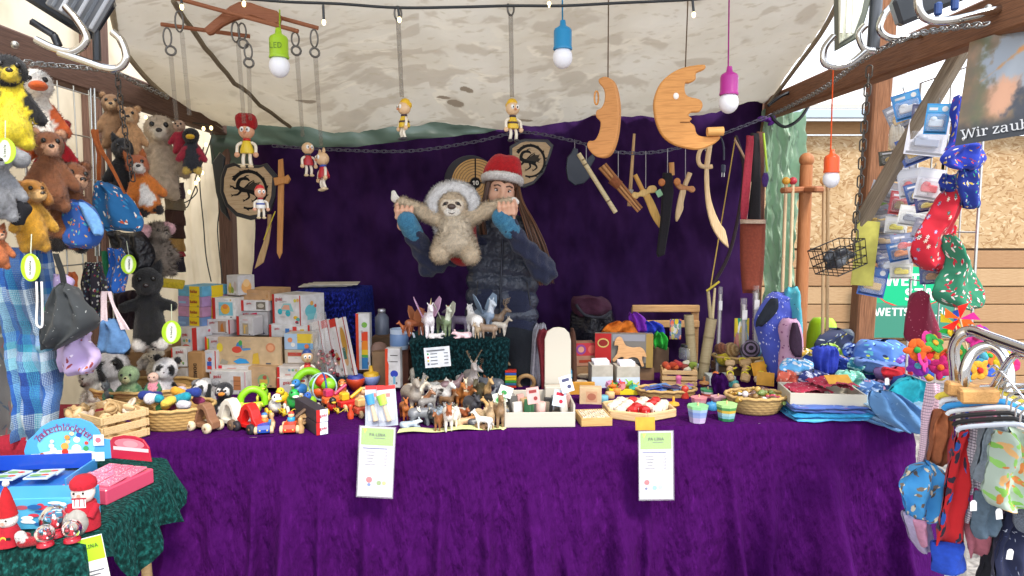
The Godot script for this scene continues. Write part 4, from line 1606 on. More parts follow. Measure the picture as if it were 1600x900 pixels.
	# --- shields, target
	shield("shield","upright black edged shield with dragon print on the left by wooden sword",[[352,258],[366,254],[374,258],[408,258],[417,255],[433,274],[431,308],[424,329],[408,341],[392,344],[370,338],[353,322],[345,300],[346,276]],3.75,Vector2(390,297),30)
	shield("shield","tilted black edged shield with dragon print behind the Santa hat",[[796,229],[812,219],[820,217],[856,218],[865,227],[861,241],[850,270],[834,288],[818,294],[804,288],[796,262]],4.05,Vector2(828,252),25)
	var kb:=cut([[332,255],[344,238],[352,246],[348,280],[352,320],[360,345],[346,330],[338,300]],3.85,.02,.004)
	solo("dark_shield","dark shield seen edge-on behind the left dragon shield","shield",kb[0],M("plastic","23282c"),X(kb[1]))
	var tg:=thing("dart_target","round wooden target with black cross and rings behind the Santa hat","target",P(743,286,4.15))
	var R:=37*4.15/F
	var tb:=B.new()
	tb.x=X(Vector3.ZERO,V(90,0,0))
	tb.cyl(V(0,-.015,0),R,.03,48,.004)
	part(tg,"board",tb.done(),M("wood","cfa568"))
	var rings:=B.new()
	for i in range(2,9):rings.tube(ring_pts(R*i/8.6,40),.0022,4,-1.0,true)
	part(tg,"ring_lines",rings.done(),M("paint","5d4426"),X(V(0,0,.0145)))
	prt(tg,[["r",-.004,-R,.008,R*2,"14100e"],["r",-R,-.004,R*2,.008,"14100e"],["c",0,0,R*.22,"120f0e"]],X(V(0,0,.0165)))
	txt(tg,"10",.036,X(V(0,0,.0178)),"e8e4dc","Droid Sans",false,700)
	var bk:=B.new()
	bk.x=X(V(-.02,0,-.04),V(90,0,0))
	bk.cyl(V(0,-.012,0),R*1.13,.024,40,.004)
	solo("dark_disc","dark round board behind the wooden target on the curtain","board",bk.done(),M("plastic","2b2c38"),X(P(740,284,4.2)))
	# --- wooden weapons hanging on the chain
	var pale:=M("woodv","dcbf95")
	var oak:=M("woodv","c98d4e")
	var str_m:=M("cloth","b9b4b8")
	var g:="toy wooden weapons hanging on the chain"
	var hs:=func(t:Node3D,x:float,y0:float,y1:float,d:float) -> void:line_to(t,"string",P(x,y0,d),P(x,y1,d),.002,str_m)
	var dd:=3.72
	var w1:=thing("wooden_stick","pale wooden flute stick hanging slantwise, leftmost on the chain","wooden stick",P(933,286,dd),Vector3.ZERO,g)
	part(w1,"stick",bar(P(904,240,dd) - w1.position,P(962,332,dd) - w1.position,.0125,12),M("wood","d9c9a0"))
	for q in [[910,249],[914,256],[950,313]]:part(w1,"groove",bar(P(q[0],q[1],dd) - w1.position,P(q[0]+1.2,q[1]+2,dd) - w1.position,.0129,12),M("wood","8d7a58"))
	hs.call(w1,916,228,254,dd)
	var w2:=thing("stick_bundle","bundle of brown wooden sticks bound with leather hanging on the chain","wooden sticks",P(970,294,dd),Vector3.ZERO,g)
	for i in 3:part(w2,"stick",bar(P(937+i*4,262 - i*3,dd) - w2.position+V(0,0,.01*(i % 2)),P(997+i*3,331 - i*3,dd) - w2.position,.009,9,.006),M("woodv",["b07a48","c08c58","a06a3c"][i]))
	part(w2,"leather_band",bar(P(955,280,dd) - w2.position,P(968,290,dd) - w2.position,.026,10),M("cloth","9a5a36"))
	hs.call(w2,966,236,280,dd)
	var w3:=thing("wooden_stick","thin upright wooden stick hanging behind the dagger","wooden stick",P(986,265,dd+.1),Vector3.ZERO,g)
	part(w3,"stick",bar(P(991,209,dd+.1) - w3.position,P(983,322,dd+.1) - w3.position,.007,9,.011),M("woodv","c7a274"))
	part(w3,"strap",bar(P(986,296,dd+.08) - w3.position,P(985,302,dd+.08) - w3.position,.013,9),M("cloth","d8d4c8"))
	var w4:=hung("wooden_dagger","broad yellow wooden dagger with scalloped guard hanging on the chain","toy dagger",[[1003,300],[1011,297],[1024,320],[1032,340],[1036,353],[1035,358],[1029,355],[1018,338],[1010,318]],dd,.014,M("woodv","d8ac5c"),.004,3,g)
	var gd:=cut([[987,306],[990,300],[998,301],[1003,295],[1010,296],[1014,291],[1022,290],[1026,295],[1023,301],[1014,302],[1008,307],[999,307],[994,311]],dd,.022,.004,3)
	part(w4,"guard",gd[0],M("woodv","e0bc78"),X(gd[1] - w4.position))
	part(w4,"handle",bar(P(992,273,dd) - w4.position,P(1004,297,dd) - w4.position,.012,10),M("woodv","cf9c50"))
	hs.call(w4,1009,236,294,dd)
	var w5:=hung("black_scabbard","long black scabbard with wooden hilt hanging behind the dagger","scabbard",[[1036,270],[1050,270],[1052,300],[1046,350],[1038,398],[1028,402],[1026,396],[1032,345]],dd - .05,.03,M("cloth","18141c"),.006,0,g)
	part(w5,"hilt",bar(P(1049,254,dd - .05) - w5.position,P(1050,274,dd - .05) - w5.position,.014,10),M("woodv","c48c50"))
	for q in [[1034,285,"b9703a"],[1058,284,"c27c42"]]:
		var cb2:=B.new()
		cb2.ell(Vector3.ZERO,V(.018,.02,.008))
		part(w5,"guard_disc",cb2.done(),M("woodv",q[2]),X(P(q[0],q[1],dd - .07) - w5.position))
	var sr:=B.new()
	sr.box(Vector3.ZERO,V(.03,.035,.004),.001)
	part(w5,"coloured_tag",sr.done(),M("paper","86b58c"),X(P(1030,302,dd - .06) - w5.position,V(0,0,30)))
	hs.call(w5,1043,232,272,dd - .05)
	var w6:=hung("wooden_sabre","short pale wooden sabre with cross guard hanging on the chain","toy sword",[[1064,294],[1072,296],[1068,316],[1067,328],[1058,346],[1055,340],[1057,322]],dd,.013,pale,.004,3,g)
	var g6:=cut([[1054,286],[1059,284],[1066,289],[1075,291],[1083,291],[1086,297],[1081,301],[1073,297],[1063,297],[1056,292]],dd,.02,.004,3)
	part(w6,"guard",g6[0],M("woodv","c58a5a"),X(g6[1] - w6.position))
	part(w6,"handle",bar(P(1078,270,dd) - w6.position,P(1070,290,dd) - w6.position,.013,10),pale)
	hs.call(w6,1071,232,284,dd)
	var w7:=hung("wooden_cutlass","long curved pale wooden cutlass with loop guard hanging at the right","toy sword",[[1101,262],[1107,262],[1108,290],[1111,312],[1118,334],[1127,352],[1133,360],[1138,384],[1136,386],[1122,372],[1111,352],[1104,325],[1101,295]],3.5,.014,pale,.004,2,g)
	part(w7,"handle",bar(P(1109,226,3.5) - w7.position,P(1104,262,3.5) - w7.position,.013,10),pale)
	var lb:=B.new()
	var lpts:=[]
	for q in [[1108,228],[1096,232],[1091,246],[1094,258],[1104,261],[1113,260]]:lpts.append(P(q[0],q[1],3.5) - w7.position)
	lb.tube(arc3(lpts,4),.011,8)
	part(w7,"loop_guard",lb.done(),pale)
	hs.call(w7,1102,222,236,3.5)
	var w8:=hung("dark_toy_axe","dark blue toy axe head hanging at the left end of the chain","toy axe",[[884,264],[886,246],[892,239],[896,231],[903,233],[903,246],[916,249],[926,240],[930,248],[922,262],[921,278],[912,287],[898,290],[887,281]],4.1,.02,M("plastic","222c3c"),.004,0,g)
	hs.call(w8,898,218,234,4.1)
	var w9:=hung("wooden_sword","brown wooden toy sword with cross guard hung upright left of curtain","toy sword",[[435,250],[442,248],[444,275],[443,330],[441,395],[437,404],[433,395],[434,330]],3.6,.016,oak,.004,0,g)
	var g9:=cut([[428,278],[446,276],[450,273],[454,280],[450,287],[445,287],[430,290]],3.59,.024,.004,0)
	part(w9,"guard",g9[0],oak,X(g9[1] - w9.position))
	var w10:=hung("wooden_sword","thin pale wooden sword hanging beside the brown one on the left","toy sword",[[418,352],[424,352],[420,380],[412,410],[398,420],[404,400],[412,378]],3.5,.012,M("woodv","b59468"),.003,0,g)
	part(w10,"handle",bar(P(421,335,3.5) - w10.position,P(421,354,3.5) - w10.position,.01,8),M("woodv","a3825a"))
	part(w10,"yellow_cord",bar(P(412,375,3.48) - w10.position,P(430,330,3.48) - w10.position,.003,5),M("cloth","d8c23c"))
	# bow, cord with plug, quiver
	var bow:=thing("toy_bow","toy bow with pale string standing against the right curtain edge","toy bow",P(1130,330,3.85))
	part(bow,"string",bar(P(1149,215,3.85) - bow.position,P(1110,450,3.85) - bow.position,.0035,5),M("cloth","d8b45a"))
	var wp:=[]
	for q in [[1149,212],[1162,260],[1155,330],[1138,400],[1109,452]]:wp.append(P(q[0],q[1],3.87) - bow.position)
	var wb2:=B.new()
	wb2.tube(arc3(wp,5),.01,8)
	part(bow,"limb",wb2.done(),M("woodv","33202c"))
	part(bow,"grip",bar(P(1148,218,3.84) - bow.position,P(1167,252,3.84) - bow.position,.006,7),M("woodv","c9a68a"))
	var plug:=thing("power_cord","dark mains cord with flat plug dangling behind the large moon","cord",P(1130,262,3.9))
	var cp:=[]
	for q in [[1122,205],[1130,225],[1131,250]]:cp.append(P(q[0],q[1],3.9) - plug.position)
	var cpb:=B.new()
	cpb.tube(arc3(cp,4),.005,6)
	part(plug,"cord",cpb.done(),M("plastic","2b3044"))
	var pb:=B.new()
	pb.box(V(0,-.005,0),V(.022,.045,.016),.005)
	part(plug,"plug",pb.done(),M("plastic","3c4258"))
	for s in [-1,1]:part(plug,"pin",bar(V(.006*s,-.025,0),V(.006*s,-.05,0),.0028,6),M("chrome","b9b9b9"))
	var qv:=thing("leather_quiver","reddish brown leather quiver with strap hanging at the right curtain edge","quiver",P(1176,400,3.7))
	var qm:=puff([[352,1157,1192],[345,1156,1196],[400,1156,1194],[440,1158,1191],[458,1160,1186]],3.7,.075,1.0,.003,qv.position)
	part(qv,"quiver_body",qm,M("cloth","8a3f2c"))
	part(qv,"rim",puff([[343,1156,1197],[350,1156,1196]],3.69,.085,1.0,.001,qv.position),M("cloth","c9b09a"))
	part(qv,"red_strap",puff([[212,1166,1178],[240,1164,1176],[318,1157,1170],[345,1157,1166]],3.72,.012,1.0,.003,qv.position),M("cloth","a32c40"))
	var sc:=thing("toy_scabbard_bundle","dark toy scabbards bundled with a pale strip above the leather quiver","scabbards",P(1182,280,3.8))
	part(sc,"dark_scabbard",puff([[208,1172,1186],[260,1173,1188],[352,1168,1188]],3.8,.04,1.0,.003,sc.position),M("cloth","1e1a20"))
	part(sc,"brown_scabbard",puff([[206,1182,1194],[250,1184,1194],[345,1186,1194]],3.82,.03,1.0,.003,sc.position),M("cloth","6b4438"))
	part(sc,"pale_strip",bar(P(1172,284,3.76) - sc.position,P(1164,356,3.76) - sc.position,.007,7),M("woodv","dcc8a8"))
	part(sc,"lime_band",bar(P(1193,208,3.76) - sc.position,P(1199,268,3.76) - sc.position,.006,7),M("plastic","a9cc3a"))
	part(sc,"violet_tassel",puff([[270,1193,1199],[280,1190,1201],[292,1192,1198]],3.76,.02,1.0,.002,sc.position),M("cloth","50307a"))
	var vr:=thing("violet_ribbon","violet ribbon bow tied where chain meets the right beam","ribbon",P(1200,190,3.95))
	for i in 6:
		var rb2:=B.new()
		rb2.ell(V(rf(-.04,.04),rf(-.02,.03),rf(-.02,.02)),V(.028,.012,.02),8,6)
		part(vr,"loop",rb2.done(),M("cloth","6a2aa0"),X(Vector3.ZERO,V(rf(-20,20),0,rf(-40,40))))
	# black cable hanging off right beam
	var bc:=B.new()
	var bp:=[]
	for q in [[1200,165],[1225,148],[1262,140],[1266,158],[1250,185],[1228,198],[1212,190],[1205,178]]:bp.append(P(q[0],q[1],3.9))
	bc.tube(arc3(bp,6),.009,7)
	solo("black_cable","black cable looped round the far end of the right beam","cable",bc.done(),M("plastic","20242a"))
	heaters()
	# poster
	var ptx:=poster_tex()
	var po:=thing("dark_poster","dark photo poster with white script lettering hanging at top right","poster",P(1566,132,2.2))
	var b4:=B.new()
	var p0:=P(1515,66,2.25) - po.position
	var p1:=P(1700,8,2.05) - po.position
	var p2:=P(1694,196,2.05) - po.position
	var p3:=P(1492,228,2.25) - po.position
	b4.sheet(14,10,func(u:float,v:float) -> Vector3:
		var q:=p0.lerp(p1,u).lerp(p3.lerp(p2,u),v)
		q.z+=.008*sin(u*9.0)*sin(v*3.0)
		return q)
	part(po,"sheet",b4.done(),CT(ptx,1.0,1.0,"gloss"))
	var nrm:=(p1 - p0).cross(p3 - p0).normalized()*-1.0
	if nrm.z < 0:nrm=-nrm
	var xd:=(p2 - p3).normalized()
	var yd:=nrm.cross(xd)
	var tl:=txt(po,"Wir zaubern ein Lächeln",.04,Transform3D(Basis(xd,yd,nrm),p3+xd*.018+yd*.03+nrm*.014),"cfd2d6","Droid Serif",true)
	tl.mesh.horizontal_alignment=HORIZONTAL_ALIGNMENT_LEFT
	var ey:=B.new()
	ey.ell(Vector3.ZERO,V(.008,.008,.004))
	part(po,"eyelet",ey.done(),M("chrome","c9c9c9"),X(p3+V(.02,.02,.012)))
	# wire basket on the rusty chain
	var bs:=thing("wire_basket","small black wire basket of grey bits hanging on the rusty chain","basket",P(1314,420,2.8),V(0,20,18))
	var bw:=B.new()
	var hw:=.075
	for i in 6:
		var t:=-1.0+i*.4
		for s in [-1,1]:
			bw.tube([V(hw*t,0,hw*.8*s),V(hw*t*1.1,.1,hw*.88*s)],.002,4)
			bw.tube([V(hw*s,0,hw*.8*t),V(hw*1.1*s,.1,hw*.88*t)],.002,4)
		bw.tube([V(hw*t,0,-hw*.8),V(hw*t,0,hw*.8)],.002,4)
	for y in [0.0,.033,.066,.1]:
		var kx=1.0+y
		bw.tube([V(-hw*kx,y,-hw*.8*kx),V(hw*kx,y,-hw*.8*kx),V(hw*kx,y,hw*.8*kx),V(-hw*kx,y,hw*.8*kx)],.0026,4,-1.0,true)
	part(bs,"wire",bw.done(),M("plastic","26221f"))
	var gr:=[]
	for i in 12:gr.append([V(rf(-.05,.05),rf(.02,.08),rf(-.04,.04)),V(rf(-.05,.05),rf(.02,.08),rf(-.04,.04)),.017,.014,C(["4c5058","6b7078","34363c"][i % 3])])
	solo("grey_bundle","bunch of dark grey packets inside the small black wire basket","packets",blob(gr,.008,.004),M("plastic","v"),X(bs.position,V(0,20,18)))
func shield(called:String,label:String,px:Array,d:float,c:Vector2,r:float) -> void:
	var k:=cut(px,d,.018,.003)
	var t:=thing(called,label,"toy shield",k[1])
	part(t,"black_edge",k[0],M("paint","17161c"))
	var cc:=Vector2.ZERO
	for q in k[2]:cc+=q/k[2].size()
	var inner:=[]
	for q in k[2]:inner.append(cc+(q - cc)*.86)
	var fb:=B.new()
	fb.ext(inner,.008,.001)
	part(t,"face",fb.done(),M("wood","c4ab88"),X(V(0,0,.0085)))
	# curled dragon print
	var o3:=P(c.x,c.y,d) - t.position
	var o:=Vector2(o3.x,o3.y)
	var s:=r*d/F
	var it:=[]
	var rib:=func(pts:Array,w0:float,w1:float) -> void:
		var L:=[]
		var R:=[]
		for i in pts.size():
			var tg:Vector2=(pts[min(i+1,pts.size() - 1)] - pts[max(i - 1,0)]).normalized().orthogonal()
			var w:=lerpf(w0,w1,float(i)/(pts.size() - 1))*s
			L.append(pts[i]+tg*w)
			R.push_front(pts[i] - tg*w)
		it.append(["p",L+R,"1c1817"])
	var a1:=[]
	for i in 22:a1.append(o+Vector2.from_angle(lerpf(2.6,-1.9,i/21.0))*s*Vector2(.9,.95))
	rib.call(a1,.1,.05)
	var cv:=func(pts:Array,w0:float,w1:float) -> void:
		var o2:=[]
		for q in pts:o2.append(o+Vector2(q[0],q[1])*s)
		var sm:=[]
		for k2 in o2.size() - 1:
			for e in 5:sm.append(o2[k2].cubic_interpolate(o2[k2+1],o2[maxi(k2 - 1,0)],o2[mini(k2+2,o2.size() - 1)],e/5.0))
		sm.append(o2[-1])
		rib.call(sm,w0,w1)
	cv.call([[.35,-.15],[0,-.02],[-.35,.02],[-.55,.2],[-.45,.5],[-.2,.6]],.15,.07)
	cv.call([[-.22,.6],[-.05,.56],[.06,.46]],.1,.03)
	cv.call([[-.2,.66],[-.05,.74],[.05,.72]],.035,.01)
	for q in [[.62,.38],[.7,.14],[.6,-.1],[.3,.5]]:cv.call([[-.25,.04],[(q[0] - .2)*.5,q[1]*.5+.1],q],.05,.012)
	it.append(["p",[o+Vector2(-.25,.06)*s,o+Vector2(.3,.46)*s,o+Vector2(.36,.3)*s,o+Vector2(.58,.34)*s,o+Vector2(.5,.16)*s,o+Vector2(.64,.1)*s,o+Vector2(.5,-.06)*s],"3a322c"])
	for q in [[[-.35,0],[-.55,-.22],[-.78,-.26]],[[-.05,-.05],[.02,-.36],[-.18,-.52]],[[.25,-.14],[.42,-.38],[.26,-.55]],[[-.42,.1],[-.7,.08],[-.82,.2]]]:cv.call(q,.075,.03)
	for q in [[-.78,-.26],[-.18,-.52],[.26,-.55],[-.82,.2]]:
		for e in 3:cv.call([q,[q[0] - .07,q[1] - .03*e],[q[0] - .13,q[1]+.07 - .08*e]],.02,.006)
	for i in 10:
		var an:=lerpf(2.4,-1.6,i/9.0)
		var p:=o+Vector2.from_angle(an)*s*.93
		it.append(["p",[p,p+Vector2.from_angle(an+.4)*s*.16,p+Vector2.from_angle(an - .9)*s*.12],"1c1817"])
	prt(t,it,X(V(0,0,.0125)),"dragon_print")
func heaters() -> void:
	var al:=M("chrome","c8c6c2")
	var hl:=thing("radiant_heater","dark radiant heater with slatted grey face and chrome guard, top left","heater",P(122,14,2.35))
	var b:=B.new()
	b.box(Vector3.ZERO,V(.22,.15,.12),.015)
	part(hl,"housing",b.done(),M("plastic","1f262e"),X(V(-.02,.03,0),V(20,25,-32)))
	var f:=B.new()
	f.box(Vector3.ZERO,V(.15,.13,.014),.004)
	part(hl,"face",f.done(),M("metal","8d9299"),X(V(.055,.0,.075),V(25,25,-30)))
	for i in 6:
		var s:=B.new()
		s.box(Vector3.ZERO,V(.012,.115,.012),.003)
		part(hl,"slat",s.done(),M("plastic","c4c8ce" if i % 2 else "6e747c"),X(V(.055,.0,.075),V(25,25,-30))*X(V(-.055+.022*i,0,.01)))
	for pth in [[[102,10],[118,28],[134,54],[131,70],[112,81],[86,76],[56,62]],[[176,50],[190,64],[197,90],[186,106],[164,106],[128,94],[92,82]]]:
		var pp:=[]
		for q in pth:pp.append(P(q[0],q[1],2.22) - hl.position)
		var t:=B.new()
		t.tube(arc3(pp,6),.0115,9)
		part(hl,"guard_tube",t.done(),al)
	for q in [[50,34,84,55],[84,55,92,72],[150,48,152,95]]:
		part(hl,"bracket",bar(P(q[0],q[1],2.33) - hl.position,P(q[2],q[3],2.33) - hl.position,.012,6),M("plastic","2a2e34"))
	var hr:=thing("radiant_heater","pale lit-looking radiant heater face with chrome guard, top right of canvas","heater",P(1330,30,2.7))
	var b2:=cut([[1306,-40],[1372,-60],[1352,20],[1340,60],[1307,79]],2.7,.05,.006)
	part(hr,"housing",b2[0],M("plastic","5c6154"),X(b2[1] - hr.position))
	var b3:=cut([[1310,-40],[1360,-50],[1346,20],[1334,54],[1311,68]],2.67,.012,.003)
	part(hr,"reflector",b3[0],M("metal","d6d8c4"),X(b3[1] - hr.position))
	for i in 3:part(hr,"heating_rod",bar(P(1316+i*10,-30,2.64) - hr.position,P(1314+i*9,52,2.64) - hr.position,.006,8),M("gloss","f2f2e6"))
	for pth in [[[1303,56],[1288,76],[1288,98],[1306,104],[1330,98],[1352,80]],[[1402,4],[1382,22],[1374,44],[1386,58],[1410,60],[1450,52],[1490,44]],[[1352,40],[1342,54],[1350,76],[1366,80]]]:
		var pp:=[]
		for q in pth:pp.append(P(q[0],q[1],2.6) - hr.position)
		var t:=B.new()
		t.tube(arc3(pp,6),.0125,9)
		part(hr,"guard_tube",t.done(),al)
	part(hr,"hanging_bar",bar(P(1372,-40,2.68) - hr.position,P(1364,76,2.68) - hr.position,.022,6),M("plastic","4a4e54"))
	var h2:=thing("radiant_heater","dark heater housing with bent chrome guard at the very top right edge","heater",P(1460,5,2.3))
	var b4:=B.new()
	b4.box(Vector3.ZERO,V(.24,.09,.1),.012)
	part(h2,"housing",b4.done(),M("plastic","3d4248"),X(V(.0,.02,0),V(10,-20,20)))
	var pp2:=[]
	for q in [[1434,-20],[1436,14],[1450,30],[1480,32],[1520,24],[1580,10]]:pp2.append(P(q[0],q[1],2.18) - h2.position)
	var t2:=B.new()
	t2.tube(arc3(pp2,6),.0125,9)
	part(h2,"guard_tube",t2.done(),al)
	for q in [[1466,14],[1492,6]]:
		var tb:=B.new()
		tb.box(Vector3.ZERO,V(.02,.04,.02),.005)
		part(h2,"blue_clamp",tb.done(),M("plastic","1d3f7a"),X(P(q[0],q[1],2.2) - h2.position))
func poster_tex() -> ImageTexture:
	var w:=256
	var h:=220
	var im:=Image.create(w,h,false,Image.FORMAT_RGB8)
	var n:=FastNoiseLite.new()
	n.seed=8
	n.frequency=.018
	for y in h:
		for x in w:
			var u:=float(x)/w
			var v:=float(y)/h
			var c:=Color("6a5c44").lerp(Color("8a6a4a"),clampf(n.get_noise_2d(x,y)+.4,0,1))
			var wob:=n.get_noise_2d(x*1.4+90,y*1.4)*.12
			c=c.lerp(Color("4a5a36"),smoothstep(.1,.0,absf(u - .15+wob*.4))*.5)
			c=c.lerp(Color("8b939c"),smoothstep(.06,-.04,Vector2((u - .55)*.8,v - .28).length() - .3+wob))
			c=c.lerp(Color("b98a6c"),smoothstep(.05,-.05,Vector2(u - .36,(v - .6)*.9).length() - .15+wob*.6))
			c=c.lerp(Color("33363f"),smoothstep(.05,-.06,Vector2((u - .75)*.8,v - .75).length() - .26+wob))
			c=c.lerp(Color("b87c40"),smoothstep(.03,-.02,absf(v - .2+(u - .5)*.6) - .02+absf(u - .5)*.12+wob*.3))
			c=c.lerp(Color("1d2026"),smoothstep(.76,.9,v+wob*.3))
			im.set_pixel(x,y,c)
	return ImageTexture.create_from_image(im)
# soft toy standing, hanging or sitting; h is its height
func plush_at(label:String,at:Vector3,h:float,o:Dictionary,rot:=Vector3.ZERO,called:="soft_toy",group:="") -> Node3D:
	var t:=thing(called,label,"soft toy",at,rot,group)
	var b:=C(o.get("b","a98360"))*1.15
	var hc:=C(o.h) if o.has("h") else b
	var mc:=C(o.m) if o.has("m") else hc
	var yc:=C(o.y) if o.has("y") else b
	var ac:=C(o.a) if o.has("a") else b
	var lc:=C(o.l) if o.has("l") else ac
	var bn:=[]
	var sit:bool=o.get("sit",false)
	var hy:=.72 if sit else .79
	var hr:=.215 if sit else .165
	var sl:float=o.get("snout",.15)
	if sit:
		bn=[[V(0,.42,0),V(0,.2,.02),.18,.235,b],[V(0,.36,.09),V(0,.2,.12),.12,.16,yc],[V(0,hy,.04),V(0,hy - .01,.05),hr,hr,hc],[V(0,hy - .06,.14),V(0,hy - .07,.09+sl),.1,.085,mc]]
		for s in [-1,1]:
			bn.append([V(.18*s,.42,.04),V(.29*s,.2,.15),.07,.08,ac])
			bn.append([V(.15*s,.1,.08),V(.24*s,.08,.28),.085,.09,lc])
	else:
		bn=[[V(0,.58,0),V(0,.2,0),.12,.18,b],[V(0,.52,.05),V(0,.22,.07),.08,.13,yc],[V(0,hy,.02),V(0,hy,.03),hr,hr,hc],[V(0,hy - .05,.09),V(0,hy - .06,.04+sl),.085,.07,mc]]
		for s in [-1,1]:
			bn.append([V(.12*s,.54,.02),V(.25*s,.3 if not o.get("wide",false) else .5,.07),.06,.065,ac])
			bn.append([V(.09*s,.14,.02),V(.12*s,.05,.06),.075,.075,lc])
	if o.has("patch"):
		for s in [-1,1]:bn.append([V(.085*s,hy+.035,.03+hr*.84),V(.105*s,hy - .01,.03+hr*.78),.055,.055,C(o.patch)])
	if o.has("tail"):bn.append([V(0,.15,-.15),V(.15,.1,-.35),.06,.05,C(o.tail)])
	for q in bn:
		for i in 4:q[i]=q[i]*h
	part(t,"body",blob(bn,maxf(h*.036,.005),h*.05,h*.004,o.get("fur",1400),h*o.get("len",.032),3+label.length()),M("plush","v"))
	var ec:=C(o.e) if o.has("e") else hc
	for s in [-1,1]:
		var eb:=[]
		match o.get("ear","round"):
			"round":eb=[[V(hr*.8*s,hy+hr*.82,0),V(hr*.82*s,hy+hr*.85,0),.065,.062,ec]]
			"point":eb=[[V(hr*.6*s,hy+hr*.75,0),V(hr*.85*s,hy+hr*1.45,-.01),.065,.02,ec]]
			"long":eb=[[V(hr*.85*s,hy+hr*.5,0),V(hr*1.2*s,hy - hr*.7,.04),.06,.075,ec]]
			"up":eb=[[V(hr*.5*s,hy+hr*.8,0),V(hr*.7*s,hy+hr*1.9,-.02),.05,.045,ec]]
			"big":eb=[[V(hr*1.1*s,hy+hr*.3,0),V(hr*1.5*s,hy+hr*.1,0),.11,.12,ec]]
		for q in eb:
			for i in 4:q[i]=q[i]*h
		if eb:part(t,"ear",blob(eb,maxf(h*.028,.004),h*.02,h*.003,200,h*.03),M("plush","v"))
		var e:=B.new()
		e.ell(V(hr*.42*s,hy+.04,(.05 if sit else .03)+hr*(.95 if o.has("patch") and sit else (.9 if sit else .87)))*h,V(.03,.032,.024)*h,8,6)
		part(t,"eye",e.done(),M("gloss","14110f"))
	var n:=B.new()
	if o.has("beak"):
		n.c=C(o.beak)
		n.ell(V(0,hy - .04,hr+.06)*h,V(.09,.055,.12)*h,10,7)
		part(t,"beak",n.done(),M("plush","v"))
	else:
		n.ell(V(0,hy - .03,.09+sl+(.065 if sit else .0))*h,V(.035,.028,.02)*h,8,6)
		part(t,"nose",n.done(),M("gloss",o.get("n","241c1a")))
	return t
func plush(label:String,px:float,yt:float,yb:float,d:float,o:Dictionary,rot:=Vector3.ZERO,group:="") -> Node3D:
	return plush_at(label,P(px,yb,d),(yb - yt)*d/F*1.02,o,rot,"soft_toy",group)
func cloth(called:String,label:String,cat:String,rows:Array,d:float,thick:float,m:Material,folds:=3.0,amp:=.006,turn:=0.0,group:="") -> MeshInstance3D:
	var r0:Array=rows[rows.size()/2]
	var o:=P((r0[1]+r0[2])*.5,r0[0],d)
	return solo(called,label,cat,puff(rows,d,thick,folds,amp,o,36,turn,float(label.length())),m,X(o),group)
func cloth_part(t:Node3D,called:String,rows:Array,d:float,thick:float,m:Material,folds:=2.0,amp:=.004,turn:=0.0) -> MeshInstance3D:
	return part(t,called,puff(rows,d,thick,folds,amp,t.position,30,turn,float(called.length())),m)
func cloth_thing(called:String,label:String,cat:String,rows:Array,d:float,thick:float,m:Material,folds:=3.0,amp:=.006,turn:=0.0,group:="") -> Node3D:
	var r0:Array=rows[rows.size()/2]
	var t:=thing(called,label,cat,P((r0[1]+r0[2])*.5,r0[0],d),Vector3.ZERO,group)
	cloth_part(t,"fabric",rows,d,thick,m,folds,amp,turn)
	return t
func plaid() -> ImageTexture:
	var w:=256
	var h:=512
	var im:=Image.create(w,h,false,Image.FORMAT_RGB8)
	var cs:=["2458a6","7fb6c8","3a6fb8","c4cfd6","1e3f86","3f98b0","6f88a8","2e62ae","b4c4d2","54708f"]
	var r:=RandomNumberGenerator.new()
	r.seed=2
	for y in h:
		for x in w:
			var a:=Color(cs[int(x/25.6) % 10])
			var b:=Color(cs[(int(y/34.0)*3+4) % 10])
			var c:=a.lerp(b,.5) if ((x/2+y/2) % 2) else (a if (x/2) % 2 else b)
			im.set_pixel(x,y,c*r.randf_range(.82,1.1))
	return ImageTexture.create_from_image(im)
func fringe(t:Node3D,px:Array,yb:float,d:float,cols:Array,n:int,len:float) -> void:
	for i in n:
		var x:float=lerpf(px[0],px[1],(i+.5)/n)
		var y:float=lerpf(yb,px[2] if px.size() > 2 else yb,(i+.5)/n)
		var a:=P(x,y - 3,d)
		var pts:=[a,a+V(rf(-.004,.004),-len*.4,rf(-.004,.008)),a+V(rf(-.012,.012),-len*rf(.85,1.1),rf(-.01,.01))]
		var b:=B.new()
		b.tube(arc3(pts,3),.0048,5,.0034)
		part(t,"tassel",b.done(),M("knit",cols[i % cols.size()]))
